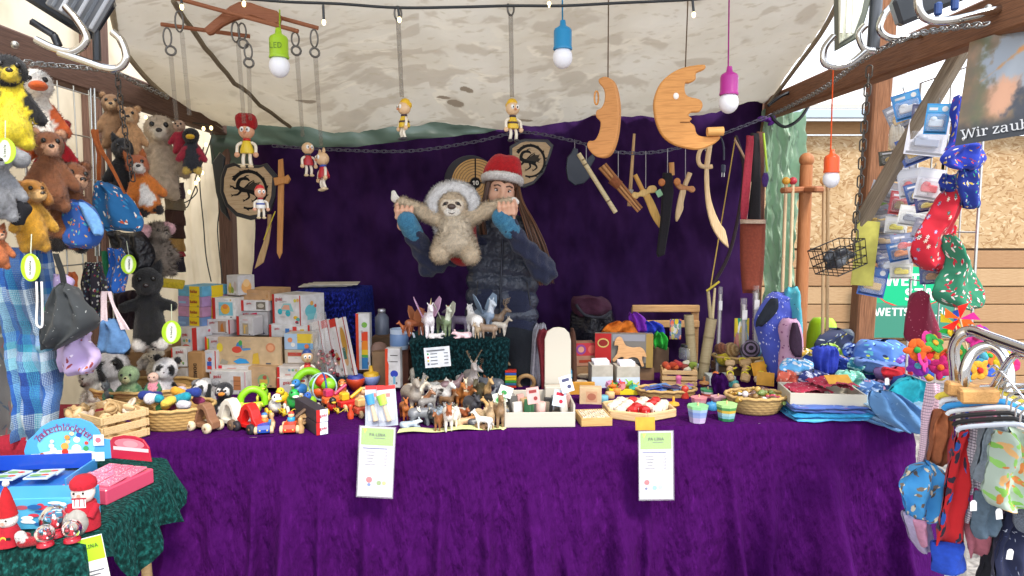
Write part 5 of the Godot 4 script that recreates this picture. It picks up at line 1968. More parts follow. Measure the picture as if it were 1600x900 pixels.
func left_wall() -> void:
	# wire grid
	var g:=thing("wire_grid","white wire grid panel fixed along the left side for hanging goods","wire grid")
	var wm:=M("metal","c9c9c4")
	var gx:=-1.72
	for i in 6:
		var z:=-2.52 - i*.1
		part(g,"wire",bar(V(gx,1.08,z),V(gx,2.12,z),.003 if i % 5 else .005,5),wm)
	for i in 7:part(g,"wire",bar(V(gx,1.08+i*.17,-2.52),V(gx,1.08+i*.17,-3.02),.003,5),wm)
	for q in [[141,138,150,400],[147,138,156,400]]:part(g,"upright",bar(P(q[0],q[1],2.86),P(q[2],q[3],2.86),.005,7),M("chrome","b5b5b2"))
	# soft toys, back to front
	plush("brown bear puppet highest beside the left post under the beam",178,148,232,3.02,{"b":"8a6a4c","m":"c9a880","ear":"round"},V(0,25,0),"hand puppets along the left wall")
	plush("tan bear puppet leaning on the brown bear under the left beam",206,168,250,2.98,{"b":"c09468","m":"d6b48c","ear":"round"},V(0,20,0),"hand puppets along the left wall")
	plush("pale beige sloth plush hanging right of the bears under the beam",254,180,312,3.35,{"b":"bba992","m":"e4dac8","ear":"none","a":"b3a088"},V(0,25,0),"hand puppets along the left wall")
	plush("black dog puppet with red collar hanging below the bears",196,215,312,2.95,{"b":"16161a","m":"1f1f22","ear":"point","snout":.2},V(0,30,0),"hand puppets along the left wall")
	plush("orange fox puppet with white belly hanging by its back",237,240,336,2.9,{"b":"c9732a","m":"ece6de","y":"eee9e2","ear":"point","e":"b8642a","snout":.22,"h":"b8653a","l":"221d1c"},V(0,28,12),"hand puppets along the left wall")
	plush("shaggy grey mouse plush with pink ear hanging under the fox",256,345,430,3.1,{"b":"8b7e72","m":"b5a89a","ear":"big","e":"d8a8b0","len":.08,"fur":2400,"snout":.2},V(0,60,8),"hand puppets along the left wall")
	plush("black plush mole with white paws standing above the white toy animals",236,412,545,2.98,{"b":"121214","m":"17171a","l":"ece9e4","ear":"point","wide":true,"len":.02,"fur":1800},V(0,22,0))
	plush("tiny red jacket doll plush beside the toucan puppet",282,188,240,3.3,{"b":"a8243a","h":"c9a890","ear":"none"},V(0,15,0))
	plush("black toucan puppet with big yellow beak by the fairy lights",301,200,272,3.25,{"b":"2a2c34","h":"17181c","beak":"e8b81c","ear":"none","a":"a8283c","l":"e0c060"},V(0,20,0))
	# outer group near the frame's left edge
	plush("yellow and black bumblebee puppet topmost at the left edge",22,88,232,2.28,{"b":"e6d02c","h":"17171a","a":"18181b","y":"e8d540","m":"e0c83a","ear":"none","l":"e6d02c"},V(0,35,0),"hand puppets along the left wall")
	plush("white duck puppet with orange beak and wings behind the bumblebee puppet",62,110,250,2.5,{"b":"e9e4dc","beak":"d8642a","ear":"none","a":"d0602a","l":"e0682c"},V(0,40,0),"hand puppets along the left wall")
	plush("monkey puppet in red hooded coat behind the brown monkey puppets",92,190,292,2.62,{"b":"c01c2a","h":"d8cfc6","m":"d9a68c","ear":"round","e":"c01c2a"},V(0,35,0),"hand puppets along the left wall")
	plush("upper brown monkey puppet with pale muzzle above the tan dog puppet",82,205,330,2.46,{"b":"7a4c30","m":"dcae90","ear":"round","e":"c99878"},V(0,40,0),"hand puppets along the left wall")
	plush("larger brown monkey puppet with pale snout hanging before the patterned blue bag",104,250,392,2.56,{"b":"83502f","m":"d9a884","ear":"round","l":"1d1715","snout":.2},V(0,55,-6),"hand puppets along the left wall")
	plush("grey elephant puppet cut off by the left edge",2,228,345,2.2,{"b":"8d9096","ear":"big","snout":.3,"y":"7d8086"},V(0,40,0),"hand puppets along the left wall")
	plush("mustard yellow dog puppet with black saddle above the green tag",52,278,392,2.36,{"b":"c8942c","h":"b57c30","m":"dcb478","ear":"long","e":"a8702c","a":"cf9c34","snout":.24},V(0,60,0),"hand puppets along the left wall")
	plush("ginger horse puppet lowest at the left frame edge",0,352,420,2.22,{"b":"b5683c","m":"d8a888","ear":"point","snout":.24},V(0,50,0),"hand puppets along the left wall")
	# black saddle on the dog puppet
	cloth("black_glove_puppet","small black glove puppet draped over the mustard dog puppet","glove puppet",[[312,18,40],[325,14,50],[340,16,42],[352,24,36]],2.24,.05,M("plush","1c1c22"),2,.004)
	# oval tags
	for q in [[48,418,2.2,"large lime oval tag hanging below the mustard dog puppet",1.0,-6],[8,236,2.14,"lime oval tag hanging below the bumblebee puppet",.9,10],[201,413,2.8,"lime oval tag turned edgeways beside the blue fox bandana",.7,55],[268,519,2.86,"lime oval tag with white ribbon beside the black mole plush",.85,12]]:
		var t:=thing("oval_tag",q[3],"tag",P(q[0],q[1],q[2]),V(0,q[5],-4),"lime oval tags on the soft toys")
		var s:float=q[4]*q[2]/F
		var b:=B.new()
		b.ext(circ(Vector2.ZERO,17*s,28,22*s),.003,.001)
		part(t,"card",b.done(),M("gloss","a4cc22"))
		prt(t,[["e",0,0,9.5*s,19*s,"d9ecb0"],["e",0,0,7.5*s,17*s,"f1f4e6"]],X(V(0,0,.0016)))
		txt(t,"PUPPETS",5.5*s,X(V(0,0,.0034),V(0,0,-90)),"55604a","Droid Sans",false,700)
		part(t,"loop",bar(V(0,20*s,0),V(-3*s,52*s,-.01),.0016,5),M("cloth","dce4c8"))
	var hk:=thing("plastic_hook","white plastic display hook below the large lime tag","hook",P(60,470,2.2))
	var pp:=[]
	for q in [[57,440],[58,470],[57,502],[60,510],[66,508],[66,470],[65,440]]:pp.append(P(q[0],q[1],2.2) - hk.position)
	var hb:=B.new()
	hb.tube(arc3(pp,4),.0035,6)
	part(hk,"hook",hb.done(),M("plastic","e9e9e6"))
	# bags, bandanas
	var teal:=motif("teal","165a8c",["d8d4c8","2c7aa8","b8502c"],26,9,"blob")
	var foxb:=motif("foxb","2460b4",["b5682c","e0c8a8","1c4a90"],30,9,"blob")
	var dino:=motif("dino","1f4f9c",["a84838","c99a4c","3c8a9c"],26,8,"blob")
	var b1:=cloth_thing("blue_bonnet","blue patterned child's bonnet with pale lining beside the brown monkey","bonnet",[[312,112,128],[326,104,148],[350,98,160],[372,99,158],[388,112,146]],2.55,.1,CT(dino,3,1.4),1.5,.006)
	cloth_part(b1,"pale_lining",[[316,122,132],[335,130,152],[358,142,162],[368,150,160]],2.5,.03,M("cloth","6fa3dc"),1,.003)
	var b2:=cloth_thing("teal_bag","teal print bandana bag hung by an orange strap over the grid","bandana",[[284,156,165],[300,150,196],[320,147,214],[345,156,225],[361,172,224]],2.72,.07,CT(teal,3,1.4),2,.01)
	part(b2,"orange_strap",puff([[202,143,154],[225,148,158],[262,172,178],[303,194,198]],2.7,.008,1,.002,b2.position),M("cloth","c06830"))
	part(b2,"orange_strap",puff([[204,142,153],[240,151,158],[282,152,158]],2.74,.008,1,.002,b2.position),M("cloth","b86028"))
	cloth("blue_fox_bandana","blue bandana with orange fox print hanging right of green straps","bandana",[[388,170,192],[410,172,205],[440,168,200],[457,170,196]],2.85,.03,CT(foxb,3,1.6),2,.008)
	cloth("green_strap_cloth","green cloth strip hanging between grid wire and blue bandana","cloth",[[392,158,168],[420,160,172],[450,164,170]],2.86,.02,M("cloth","1f7a4c"),1,.004)
	var floral:=motif("floral","2a2630",["8a2c40","c9c4b8","4c6a7a","6b7a3c"],90,6,"dot")
	cloth("dark_floral_bandana","dark bandana dotted with small coloured animals behind the grey bandana","bandana",[[410,138,158],[440,128,168],[480,132,166],[505,140,160]],2.8,.05,CT(floral,3,2),3,.01)
	var gp:=motif("greyprint","363a3d",["8b9090","c0c4c0"],22,4,"line")
	var b3:=cloth_thing("grey_bandana","dark grey bandana with white fleck print hanging in the left foreground","bandana",[[443,98,106],[462,86,128],[490,72,152],[515,70,146],[545,72,92]],2.42,.1,CT(gp,3,1.4),2.5,.016)
	part(b3,"strap",puff([[396,82,92],[425,92,102],[450,98,106]],2.42,.01,1,.002,b3.position),M("cloth","26292b"))
	part(b3,"green_edging",bar(P(72,480,2.4) - b3.position,P(66,530,2.4) - b3.position,.006,6),M("cloth","2fa37c"))
	var lil:=motif("lilac","b8a4cc",["a8542c","e6dcea","8a3c44"],12,9,"blob")
	cloth("lilac_bandana","lilac bandana with orange fox print below the grey bandana","bandana",[[520,128,140],[535,96,148],[560,92,160],[584,93,146]],2.5,.07,CT(lil,3,1.2),2,.014)
	var b4:=cloth_thing("light_blue_bag","light blue cloth bag with pink check strap behind lilac bandana","bag",[[498,164,176],[515,158,196],[540,154,205],[552,155,198]],2.72,.06,M("cloth","5c86b8"),2,.008)
	for q in [[[455,158,168],[480,158,168],[512,158,170]],[[455,168,174],[480,176,182],[515,190,204]]]:part(b4,"check_strap",puff(q,2.7,.008,1,.002,b4.position),CT(motif("check","d8c4c8",["b07a88","8a5a6c"],40,8,"line"),2,2))
	cloth("pink_cloth","small pink cloth behind the lime tag and grey bandana strap","cloth",[[428,86,104],[440,82,116],[462,84,108]],2.6,.04,CT(lil,2,1),2,.008)
	cloth("orange_ribbon","orange ribbon end hanging between pink cloth and grid","ribbon",[[425,108,120],[436,106,122],[450,112,120]],2.65,.03,M("cloth","c0602c"),2,.006)
	cloth("black_cloth_bundle","black shiny cloth bundle hanging under the teal bag","cloth",[[362,172,222],[380,176,235],[405,184,240],[420,200,236]],3.0,.08,M("quilt","17171c"),2.5,.014)
	cloth("dark_cloth_stack","dark folded cloth hanging between grid and black mole","cloth",[[455,176,215],[480,172,218],[515,178,214]],3.08,.08,M("cloth","3b2c34"),3,.014)
	# scarves
	var kn:=thing("knitted_scarf","brown and beige knitted scarf with fringe hanging behind the grey mouse","scarf",P(278,350,3.5))
	var yy:=[[285,"54424a"],[310,"8f8068"],[328,"4a2c24"],[352,"40241e"],[372,"b58c4c"],[392,"9c2430"],[400,"262030"],[424,"262030"]]
	for i in yy.size() - 1:part(kn,"knit_band",puff([[yy[i][0],258,288],[yy[i+1][0]+1,260,292]],3.5,.04,2,.006,kn.position),M("knit",yy[i][1]))
	fringe(kn,[256,286],322,3.44,["b5a78c","a8987c"],12,.085)
	var sc:=cloth_thing("plaid_scarf","blue and white plaid wool scarf hanging at the left frame edge","scarf",[[384,-14,46],[450,-2,58],[520,12,84],[560,14,92],[620,30,92],[688,28,84]],2.52,.06,CT(plaid(),2,1),2.5,.022)
	fringe(sc,[28,86,692],690,2.5,["2f8fa8","d0d0cc","b8c2c6","d8a070","7a8894","3f7fb0"],20,.09)
	var s2:=cloth_thing("plaid_scarf","second plaid scarf, teal and grey striped, behind the blue one","scarf",[[390,40,80],[460,50,92],[540,60,102],[600,66,100],[640,60,92]],2.6,.04,CT(plaid(),2,2.2),2,.012)
	fringe(s2,[62,96],642,2.6,["2a6f80","2f8fa0","35505c"],14,.11)
	var s3:=cloth_thing("grey_striped_scarf","muted grey striped scarf cut by the left edge of the frame","scarf",[[400,-30,14],[520,-26,22],[640,-22,26],[705,-20,24]],2.56,.05,CT(motif("stripe3","5c5a5a",["7a4a4c","8a8f80","3c4a58"],60,14,"line"),2,2),2,.012)
	fringe(s3,[-18,26],706,2.54,["e0a070","b8432f","c9c0b0"],14,.08)
# woven basket: a, b half sizes at the rim, h height
func basket(called:String,label:String,at:Vector3,a:float,b:float,h:float,rot:=Vector3.ZERO,flare:=1.25,col:="c9ac78") -> Node3D:
	var t:=thing(called,label,"basket",at,rot)
	var rows:=maxi(5,int(h/.011))
	var bb:=B.new()
	var na:=84
	bb.sheet(na,rows*4,func(u:float,v:float) -> Vector3:
		var an:=u*TAU
		var y:=v*h
		var k:=lerpf(1.0/flare,1.0,pow(v,.7))
		var r:=1.0+.028*absf(sin(v*rows*PI))*(.6+.4*sin(an*21.0+floor(v*rows)*PI))
		return V(cos(an)*a*k*r,y,sin(an)*b*k*r),true)
	part(t,"weave",bb.done(),M("straw",col))
	var fl:=B.new()
	fl.cyl(V(0,.004,0),1.0,.006,28)
	part(t,"bottom",fl.done(),M("straw",col),X(Vector3.ZERO,Vector3.ZERO,V(a/flare,1,b/flare)))
	var rb:=B.new()
	var q:=[]
	for i in 48:q.append(V(cos(TAU*i/48)*a,h+.002*sin(i*2.1),sin(TAU*i/48)*b))
	rb.tube(q,.0075,6,-1.0,true)
	part(t,"rim",rb.done(),M("straw","d6bc8a"))
	return t
# cardboard toy box from its front face in pixels
func carton(called:String,label:String,xl:float,xr:float,yt:float,yb:float,d:float,depth:float,turn:float,cols:Dictionary,items:=[],group:="",tilt:=0.0) -> Node3D:
	var w:=(xr - xl)*d/F
	var h:=(yb - yt)*d/F
	var t:=thing(called,label,"box",P((xl+xr)*.5,yb,d),V(0,turn,tilt),group)
	var b:=B.new()
	b.box(V(0,h*.5,-depth*.5),V(w,h,depth),.0015)
	part(t,"carton",b.done(),M("paper",cols.get("c","e4e2de")))
	if items:
		var its:=items.duplicate()
		if group:
			for i in 5:its.append(["r",rf(.2,.6),rf(.06,.9),rf(.06,.16),.012,"8f8a8a"])
			its.append(["r",rf(.7,.85),rf(.04,.12),.08,.05,"5c5a60"])
		prt(t,scaled(its,w,h),X(V(-w*.5,0,0)))
	if cols.has("side"):prt(t,scaled(cols.side,depth,h),X(V(w*.5,0,0),V(0,90,0)),"side_print")
	if cols.has("top"):prt(t,scaled(cols.top,w,depth),X(V(-w*.5,h,0),V(-90,0,0)),"top_print")
	if cols.has("txt"):txt(t,cols.txt,h*cols.get("th",.16),X(V((cols.get("tx",.3) - .5)*w,h*cols.get("ty",.82),.0022),V(0,0,cols.get("tr",0))),cols.get("tc","b8242c"),"Droid Sans",false,700)
	return t
func scaled(items:Array,w:float,h:float) -> Array:
	var o:=[]
	for it in items:
		var k:Array=it.duplicate(true)
		match k[0]:
			"r":k=["r",it[1]*w,it[2]*h,it[3]*w,it[4]*h,it[-1]]
			"c":k=["c",it[1]*w,it[2]*h,it[3]*h,it[-1]]
			"e":k=["e",it[1]*w,it[2]*h,it[3]*w,it[4]*h,it[-1]]
			"p":
				var pp:=[]
				for q in it[1]:pp.append(Vector2(q[0]*w,q[1]*h))
				k=["p",pp,it[-1]]
		o.append(k)
	return o
func wheel(t:Node3D,at:Vector3,r:float,w:float,m:Material,hub:Material) -> void:
	var b:=B.new()
	b.x=X(Vector3.ZERO,V(0,0,90))
	b.cyl(V(0,-w*.5,0),r,w,18,r*.14)
	var p:=part(t,"wheel",b.done(),m,X(at))
	var hb:=B.new()
	hb.x=X(Vector3.ZERO,V(0,0,90))
	hb.cyl(V(0,-w*.55,0),r*.28,w*1.1,10,.001)
	part(p,"hub",hb.done(),hub)
# grab car: an arched wooden body with a hole, on four wheels; nose towards +z
func grab_car(label:String,at:Vector3,L:float,body:Material,wm:Material,turn:float) -> Node3D:
	var t:=thing("wooden_grab_car",label,"toy car",at,V(0,turn,0),"arched wooden grab cars in a row")
	var poly:=[]
	for q in [[-.52,.14],[-.5,.34],[-.36,.48],[-.24,.76],[-.06,.9],[.12,.9],[.28,.74],[.38,.46],[.52,.32],[.52,.14],[.3,.2],[.22,.5],[.13,.68],[.02,.73],[-.09,.66],[-.17,.5],[-.26,.2]]:poly.append(Vector2(q[0],q[1])*L)
	var fl:=B.new()
	fl.box(V(0,L*.18,0),V(L*.3,L*.14,L*1.0),L*.02)
	part(t,"base_board",fl.done(),body)
	var b:=B.new()
	b.x=X(Vector3.ZERO,V(0,-90,0))
	b.ext(poly,L*.33,L*.02)
	part(t,"arched_body",b.done(),body)
	for s in [-1,1]:
		for z in [-.36,.36]:wheel(t,V(s*L*.25,L*.16,z*L),L*.165,L*.15,wm,M("wood","8a6a48"))
	return t
func driver_car(label:String,at:Vector3,L:float,col:String,hood:String,shirt:String,cap:String,turn:float) -> Node3D:
	var t:=thing("wooden_driver_car",label,"toy car",at,V(0,turn,0),"little wooden cars with drivers")
	var b:=B.new()
	b.x=X(Vector3.ZERO,V(0,-90,0))
	b.ext([Vector2(-.5,.12)*L,Vector2(-.5,.42)*L,Vector2(0,.42)*L,Vector2(.46,.36)*L,Vector2(.54,.22)*L,Vector2(.54,.12)*L],L*.5,L*.02)
	part(t,"car_body",b.done(),M("paint",col))
	var h:=B.new()
	h.x=X(Vector3.ZERO,V(0,-90,0))
	h.ext([Vector2(.12,.4)*L,Vector2(.14,.45)*L,Vector2(.47,.4)*L,Vector2(.575,.24)*L,Vector2(.56,.1)*L,Vector2(.53,.1)*L,Vector2(.53,.22)*L,Vector2(.45,.36)*L],L*.52,L*.01)
	part(t,"hood",h.done(),M("paint",hood))
	for s in [-1,1]:
		var e:=B.new()
		e.ell(V(s*L*.16,L*.2,L*.575),V(.04,.04,.025)*L,8,6)
		part(t,"headlight",e.done(),M("paint","e8c060"))
		for z in [-.3,.34]:wheel(t,V(s*L*.34,L*.17,z*L),L*.18,L*.16,M("wood","dcc09a"),M("wood","b8966c"))
	var d:=B.new()
	d.cyl(V(0,.4*L,-.08*L),.17*L,.2*L,14,.03*L)
	var dv:=part(t,"driver",d.done(),M("paint",shirt))
	var hd:=B.new()
	hd.ell(V(0,.7*L,-.08*L),V(.14,.14,.14)*L,12,8)
	part(dv,"head",hd.done(),M("paint","e2bd92"))
	var cp:=B.new()
	cp.ell(V(0,.77*L,-.09*L),V(.135,.09,.135)*L,12,8)
	part(dv,"cap",cp.done(),M("paint",cap))
	return t
func table_left() -> void:
	# --- wicker basket of white soft toys
	var bc:=T(212,640)
	var bk:=basket("straw_basket","large straw basket holding panda and other white soft toys",bc+V(0,0,-.1),.235,.16,.085,V(0,0,0),1.15)
	var d:=-bk.position.z
	var g:="soft toys piled in the straw basket"
	plush_at("large panda plush leaning at the back of the straw basket",P(192,652,d+.04),.33,{"b":"dedbe0","h":"f4f2f6","a":"17161a","e":"17161a","patch":"1a191c","sit":true,"ear":"round","snout":.1},V(-5,15,8),"soft_toy",g)
	plush_at("smaller panda plush with round white face at right of the straw basket",P(248,634,d - .02),.235,{"b":"e2dfe4","h":"f6f5f8","a":"17161a","e":"17161a","patch":"1a191c","sit":true,"ear":"round","snout":.1},V(0,20,-12),"soft_toy",g)
	plush_at("green turtle plush with pale yellow belly at the front of the straw basket",P(205,634,d - .1),.19,{"b":"7d9a72","h":"8aa37c","y":"dcdca8","m":"d2d4a0","a":"4c7a58","sit":true,"ear":"none","snout":.12},V(0,10,0),"soft_toy",g)
	plush_at("white fluffy dog plush with black patch at left of the straw basket",P(160,632,d - .05),.19,{"b":"e4e0da","h":"ece8e0","ear":"long","e":"1d1b1d","sit":true,"len":.08,"fur":2600},V(0,-10,18),"soft_toy",g)
	plush_at("grey rabbit plush slumped between panda and black mole",P(232,578,d+.1),.15,{"b":"b8b0a8","m":"d8d0c4","ear":"long","sit":true},V(0,25,-14),"soft_toy",g)
	plush_at("cream koala plush half hidden behind the smaller panda",P(246,582,d+.06),.11,{"b":"cfc6b4","ear":"big","sit":true},V(0,10,10),"soft_toy",g)
	plush_at("pink doll plush with pale face tucked at the basket's right front",P(241,615,d - .13),.1,{"b":"d88a9c","h":"e4c0b0","ear":"none","e":"c03050","sit":true,"a":"3f7a56","snout":.05,"n":"c06060"},V(0,10,0),"soft_toy",g)
	plush_at("grey striped cat plush in the basket below the turtle",P(174,622,d - .14),.08,{"b":"565c62","m":"8b8f92","ear":"point","sit":true,"a":"3f6a50"},V(0,0,20),"soft_toy",g)
	# supporting carton under the mole
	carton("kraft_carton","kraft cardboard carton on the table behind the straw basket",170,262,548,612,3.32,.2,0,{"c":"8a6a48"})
	# --- toys left of the boxes
	plush("spotted dalmatian plush lying before the toy boxes",306,588,645,2.98,{"b":"e6e4e6","h":"e9e7e8","e":"17171a","ear":"long","sit":true,"a":"dddadc","patch":"2a2a2c"},V(-8,-15,-14))
	plush("small grey koala plush behind the dalmatian",323,586,634,3.08,{"b":"a8a8aa","m":"d8d8da","ear":"big","e":"909094","sit":true},V(0,8,0))
	plush("penguin plush with orange beak standing above the white grab car",353,592,652,2.98,{"b":"1c1d24","h":"22232a","m":"e8e6e6","y":"e6e4e4","patch":"ece9e8","beak":"e08c28","ear":"none","sit":true,"snout":.06},V(0,5,0))
	var bird:=thing("wooden_bird_toy","small natural wooden pull toy beside the dalmatian plush","wooden toy",T(278,628))
	var bb:=[]
	for i in 5:bb.append([V(rf(-.04,.04),.02+.012*i,rf(-.02,.02)),V(rf(-.04,.04),.025+.012*i,rf(-.02,.02)),.017,.015,C(["b8743c","d0a070","e6dcd0"][i % 3])])
	part(bird,"beads",blob(bb,.005,.004),M("paint","v"))
	# --- crate of wooden bits
	crate("wooden_crate","pale slatted wooden crate of wooden bits at the table's left end",T(158,690)+V(-.01,0,-.06),.26,.17,.115,V(0,-32,0))
	var bits:=thing("wooden_bits","heap of pale wooden rings and animals filling the slatted crate","wooden toys",T(152,690)+V(-.01,.07,-.06))
	var pal:=["d8bb90","c9a878","e2cca8","b89a6c","cfc0b0"]
	for i in 34:
		var k:=B.new()
		if i % 3==0:k.tube(ring_pts(.02,12),.007,6,-1.0,true)
		elif i % 3==1:k.ell(Vector3.ZERO,V(.024,.013,.014),9,6)
		else:k.box(Vector3.ZERO,V(.045,.014,.018),.004)
		part(bits,"wooden_piece",k.done(),M("wood",pal[i % 5]),X(V(rf(-.1,.09),rf(0,.05),rf(-.07,.06)),V(rf(0,180),rf(0,180),rf(0,180))))
	# --- second basket with wrapped trifles
	var b2:=T(258,676)
	basket("straw_basket","smaller straw basket of colourful cloth trifles at the table front left",b2+V(0,0,-.09),.148,.11,.085,V(0,8,0),1.35,"d0b27c")
	var tr:=thing("cloth_trifles","colourful little cloth bags and pouches filling the smaller straw basket","pouches",b2+V(0,.05,-.09))
	var cc:=["e2a22c","1f9cb0","2a2f7c","e6e2e6","8a2c5a","3f9c60","d8d4dc","243a8c","c9c0d0","e8c850"]
	for i in 20:
		var k:=[]
		k.append([Vector3.ZERO,V(rf(-.04,.04),rf(-.005,.015),rf(-.02,.02)),rf(.014,.024),rf(.01,.02),C(cc[i % 10])])
		part(tr,"pouch",blob(k,.006,.004,.001,0,.01,i),M("cloth","v"),X(V(rf(-.095,.1),rf(.02,.085),rf(-.06,.06))))
	# --- wooden cars along the front edge
	var lac:=M("wood","e3d2b4")
	grab_car("brown wooden grab car with pale wheels, leftmost of the row",T(312,678)+V(0,0,-.05),.12,M("wood","8a6248"),lac,64)
	grab_car("white grab car with brown wheels between brown and red ones",T(350,674)+V(0,0,-.07),.125,M("paint","e0dacb"),M("wood","6d5a4a"),60)
	grab_car("red grab car with dark wheels beside the blue driver car",T(382,680)+V(0,0,-.06),.12,M("paint","cf1c18"),M("wood","2c2a30"),57)
	driver_car("blue wooden car with driver in orange striped shirt",T(408,679)+V(0,0,-.04),.085,"2f8fd8","1746a8","e07828","3f7ab8",14)
	driver_car("orange wooden car with driver in blue striped shirt",T(450,678)+V(0,0,-.04),.088,"e0662a","d03c1e","2f9cd0","c8402c",8)
	for q in [[395,668,"white folded price card between red grab car and blue driver car"]]:
		var k:=B.new()
		k.box(Vector3.ZERO,V(.03,.075,.002),0)
		solo("price_card",q[2],"card",k.done(),M("paper","e9e6e8"),X(T(q[0],q[1])+V(0,.035,.01),V(-12,15,8)))
	# lime and green toys behind the cars
	var lime:=M("paint","8fd61c")
	for q in [[395,640,.05,"lime ring shaped toy car standing behind the red grab car"],[483,616,.062,"lime ring shaped toy standing before the toy boxes"]]:
		var t:=thing("lime_ring_toy",q[3],"wooden toy",T(q[0],q[1]))
		var k:=B.new()
		var s:float=q[2]
		k.tube(arc3([V(-s,.018,0),V(-s*.9,s*1.2,0),V(-s*.3,s*1.75,0),V(s*.4,s*1.7,0),V(s*.95,s*1.1,0),V(s,.018,0)],5),s*.3,10)
		part(t,"arch",k.done(),lime,X(Vector3.ZERO,V(0,25,0)))
		part(t,"base",bar(V(-s,.02,0),V(s,.02,0),s*.26,9),M("paint","c6dc28"),X(Vector3.ZERO,V(0,25,0)))
		for e in [-1,1]:wheel(t,V(s*.75*e,.02,.03),.02,.016,M("paint","d8e060"),M("wood","b89a6c"))
	pull_animal("green frog pull toy with yellow cord in the middle of the toys",T(458,644),.085,"1c9c40","23a848","ece8e0",V(0,30,0))
	pull_animal("white duck pull toy with yellow beak behind the blue driver car",T(430,650),.08,"e6e2d8","eceae2","e8b820",V(0,35,0))
	pull_animal("lime snail pull toy with grey wheels left of dark boxes",T(486,640),.065,"8cc828","2c5cb0","b8b4a8",V(0,-20,0))
	pull_animal("pale wooden dog pull toy beside the lime snail",T(476,660),.06,"c8a47c","d2b088","a8845c",V(0,50,0))
	pull_animal("yellow duck pull toy between white duck and green frog",T(443,634),.07,"e0c01c","e8cc2c","d8642c",V(0,-10,0))
	pull_animal("red ladybird pull toy in front of the rattle ball",T(518,646),.06,"c81c18","24201f","d8b030",V(0,30,0))
	pull_animal("blue whale pull toy behind the green frog",T(470,622),.075,"2f78c0","3a8ad0","e4e0d8",V(0,-30,0))
	pull_animal("orange cat pull toy left of the red digger",T(534,622),.075,"d8702c","e0803c","ecd8b8",V(0,20,0))
	pull_animal("natural wooden horse pull toy behind the long dark boxes",T(562,634),.07,"d8b488","dcb88c","b08a58",V(0,60,0))
	pull_animal("lime crocodile pull toy right of the lime ring toy",T(412,626),.07,"8ccc20","98d428","e0e048",V(0,15,0))
	for q in [[425,668,"c8a070","turned natural wooden skittle behind the blue driver car"],[470,676,"b89060","turned dark wooden skittle right of the orange driver car"],[548,654,"d84a28","red lacquered wooden skittle beside the long dark boxes"]]:
		var kk:=B.new()
		kk.lathe([Vector2(0,0),Vector2(.012,0),Vector2(.014,.02),Vector2(.006,.038),Vector2(.01,.048),Vector2(.008,.058),Vector2(0,.062)],Vector3.ZERO,14)
		solo("wooden_skittle",q[3],"skittle",kk.done(),M("paint",q[2]),X(T(q[0],q[1])))
	# rattle ball with hoops
	var rt:=thing("rattle_ball","lime and red rattle ball with curved hoops behind the pull toys","rattle",T(505,628)+V(0,.05,0))
	for q in [[-.03,.03,"7cc41c"],[.03,.035,"84cc22"],[.02,-.01,"d8401c"],[-.02,0,"e05a20"],[.0,.05,"cc3818"]]:
		var k:=B.new()
		k.ell(V(q[0],q[1],rf(-.01,.02)),V(.034,.03,.03),12,8)
		part(rt,"segment",k.done(),M("paint",q[2]))
	for a in [0,60,120]:
		var k:=B.new()
		k.tube(ring_pts(.062,20),.004,6,-1.0,true)
		part(rt,"hoop",k.done(),M("plastic",["b8d8dc","a8c8d0","2c4a9c"][a/60]),X(V(0,.02,0),V(0,a,15)))
	# red yellow vehicles
	for q in [[545,640,"c8201c","e8b020","red and yellow wooden digger lying behind the dark boxes"],[520,634,"e8662a","c83060","orange stacking cups toy left of the red digger"],[570,650,"b8442c","e0b070","brown red wooden loader by the blister packed brushes"]]:
		var t:=thing("wooden_vehicle",q[4],"toy vehicle",T(q[0],q[1]),V(0,40,0))
		var k:=B.new()
		k.box(V(0,.03,0),V(.09,.03,.045),.006)
		part(t,"chassis",k.done(),M("paint",q[2]))
		var c2:=B.new()
		c2.box(V(-.02,.062,0),V(.035,.035,.04),.006)
		part(t,"cab",c2.done(),M("paint",q[3]))
		part(t,"arm",bar(V(.01,.05,0),V(.065,.085,0),.008,7),M("paint",q[3]))
		for e in [-.03,.03]:
			for s in [-1,1]:wheel(t,V(e,.016,.026*s),.016,.012,M("wood","d8bb90"),M("wood","8a6a48"))
	# small spinning tops and bowls
	for q in [[532,598,"6fb0d8","c8302c","blue top bowl with red button behind the rattle ball"],[580,606,"8a9cd0","e8b82c","violet bowl with yellow lid behind the brushes"],[556,610,"d84820","2c3f9c","orange bell shaped toy with a blue ball"]]:
		var t:=thing("bowl_spinner",q[4],"spinning top",T(q[0],q[1]))
		var k:=B.new()
		k.lathe([Vector2(0,0),Vector2(.018,.002),Vector2(.04,.035),Vector2(.045,.055),Vector2(.04,.062),Vector2(0,.066)],Vector3.ZERO,20)
		part(t,"bowl",k.done(),M("paint",q[2]))
		var l:=B.new()
		l.lathe([Vector2(.041,.06),Vector2(.036,.075),Vector2(.012,.083),Vector2(.008,.11),Vector2(0,.112)],Vector3.ZERO,18)
		part(t,"lid",l.done(),M("paint",q[3]))
	# long dark boxes in a stack
	for i in 2:
		carton("long_game_box","long dark slide box with white and red end, %s of its stack" % ["lower","upper"][i],494,513,659 - 20*i,679 - 20*i,2.62,.24,36,{"c":"3a343e","txt":"goki","th":.3,"tx":.6,"ty":.5},[["r",0,0,.32,1,"b8282a"],["r",.32,0,.68,1,"d8dce8"]],"long dark game boxes")
	# heap of leather shoes like wooden shapes
	var sh:=thing("wooden_animals","heap of plain wooden animal shapes left of the long dark boxes","wooden toys",T(482,668))
	for i in 7:
		var k:=B.new()
		k.box(Vector3.ZERO,V(.055,.012,.03),.005)
		part(sh,"wooden_shape",k.done(),M("wood",["8a6a4c","a8865c","6d5644"][i % 3]),X(V(rf(-.03,.03),.012+.01*i,rf(-.03,.03)),V(rf(-30,30),rf(0,180),rf(-30,60))))
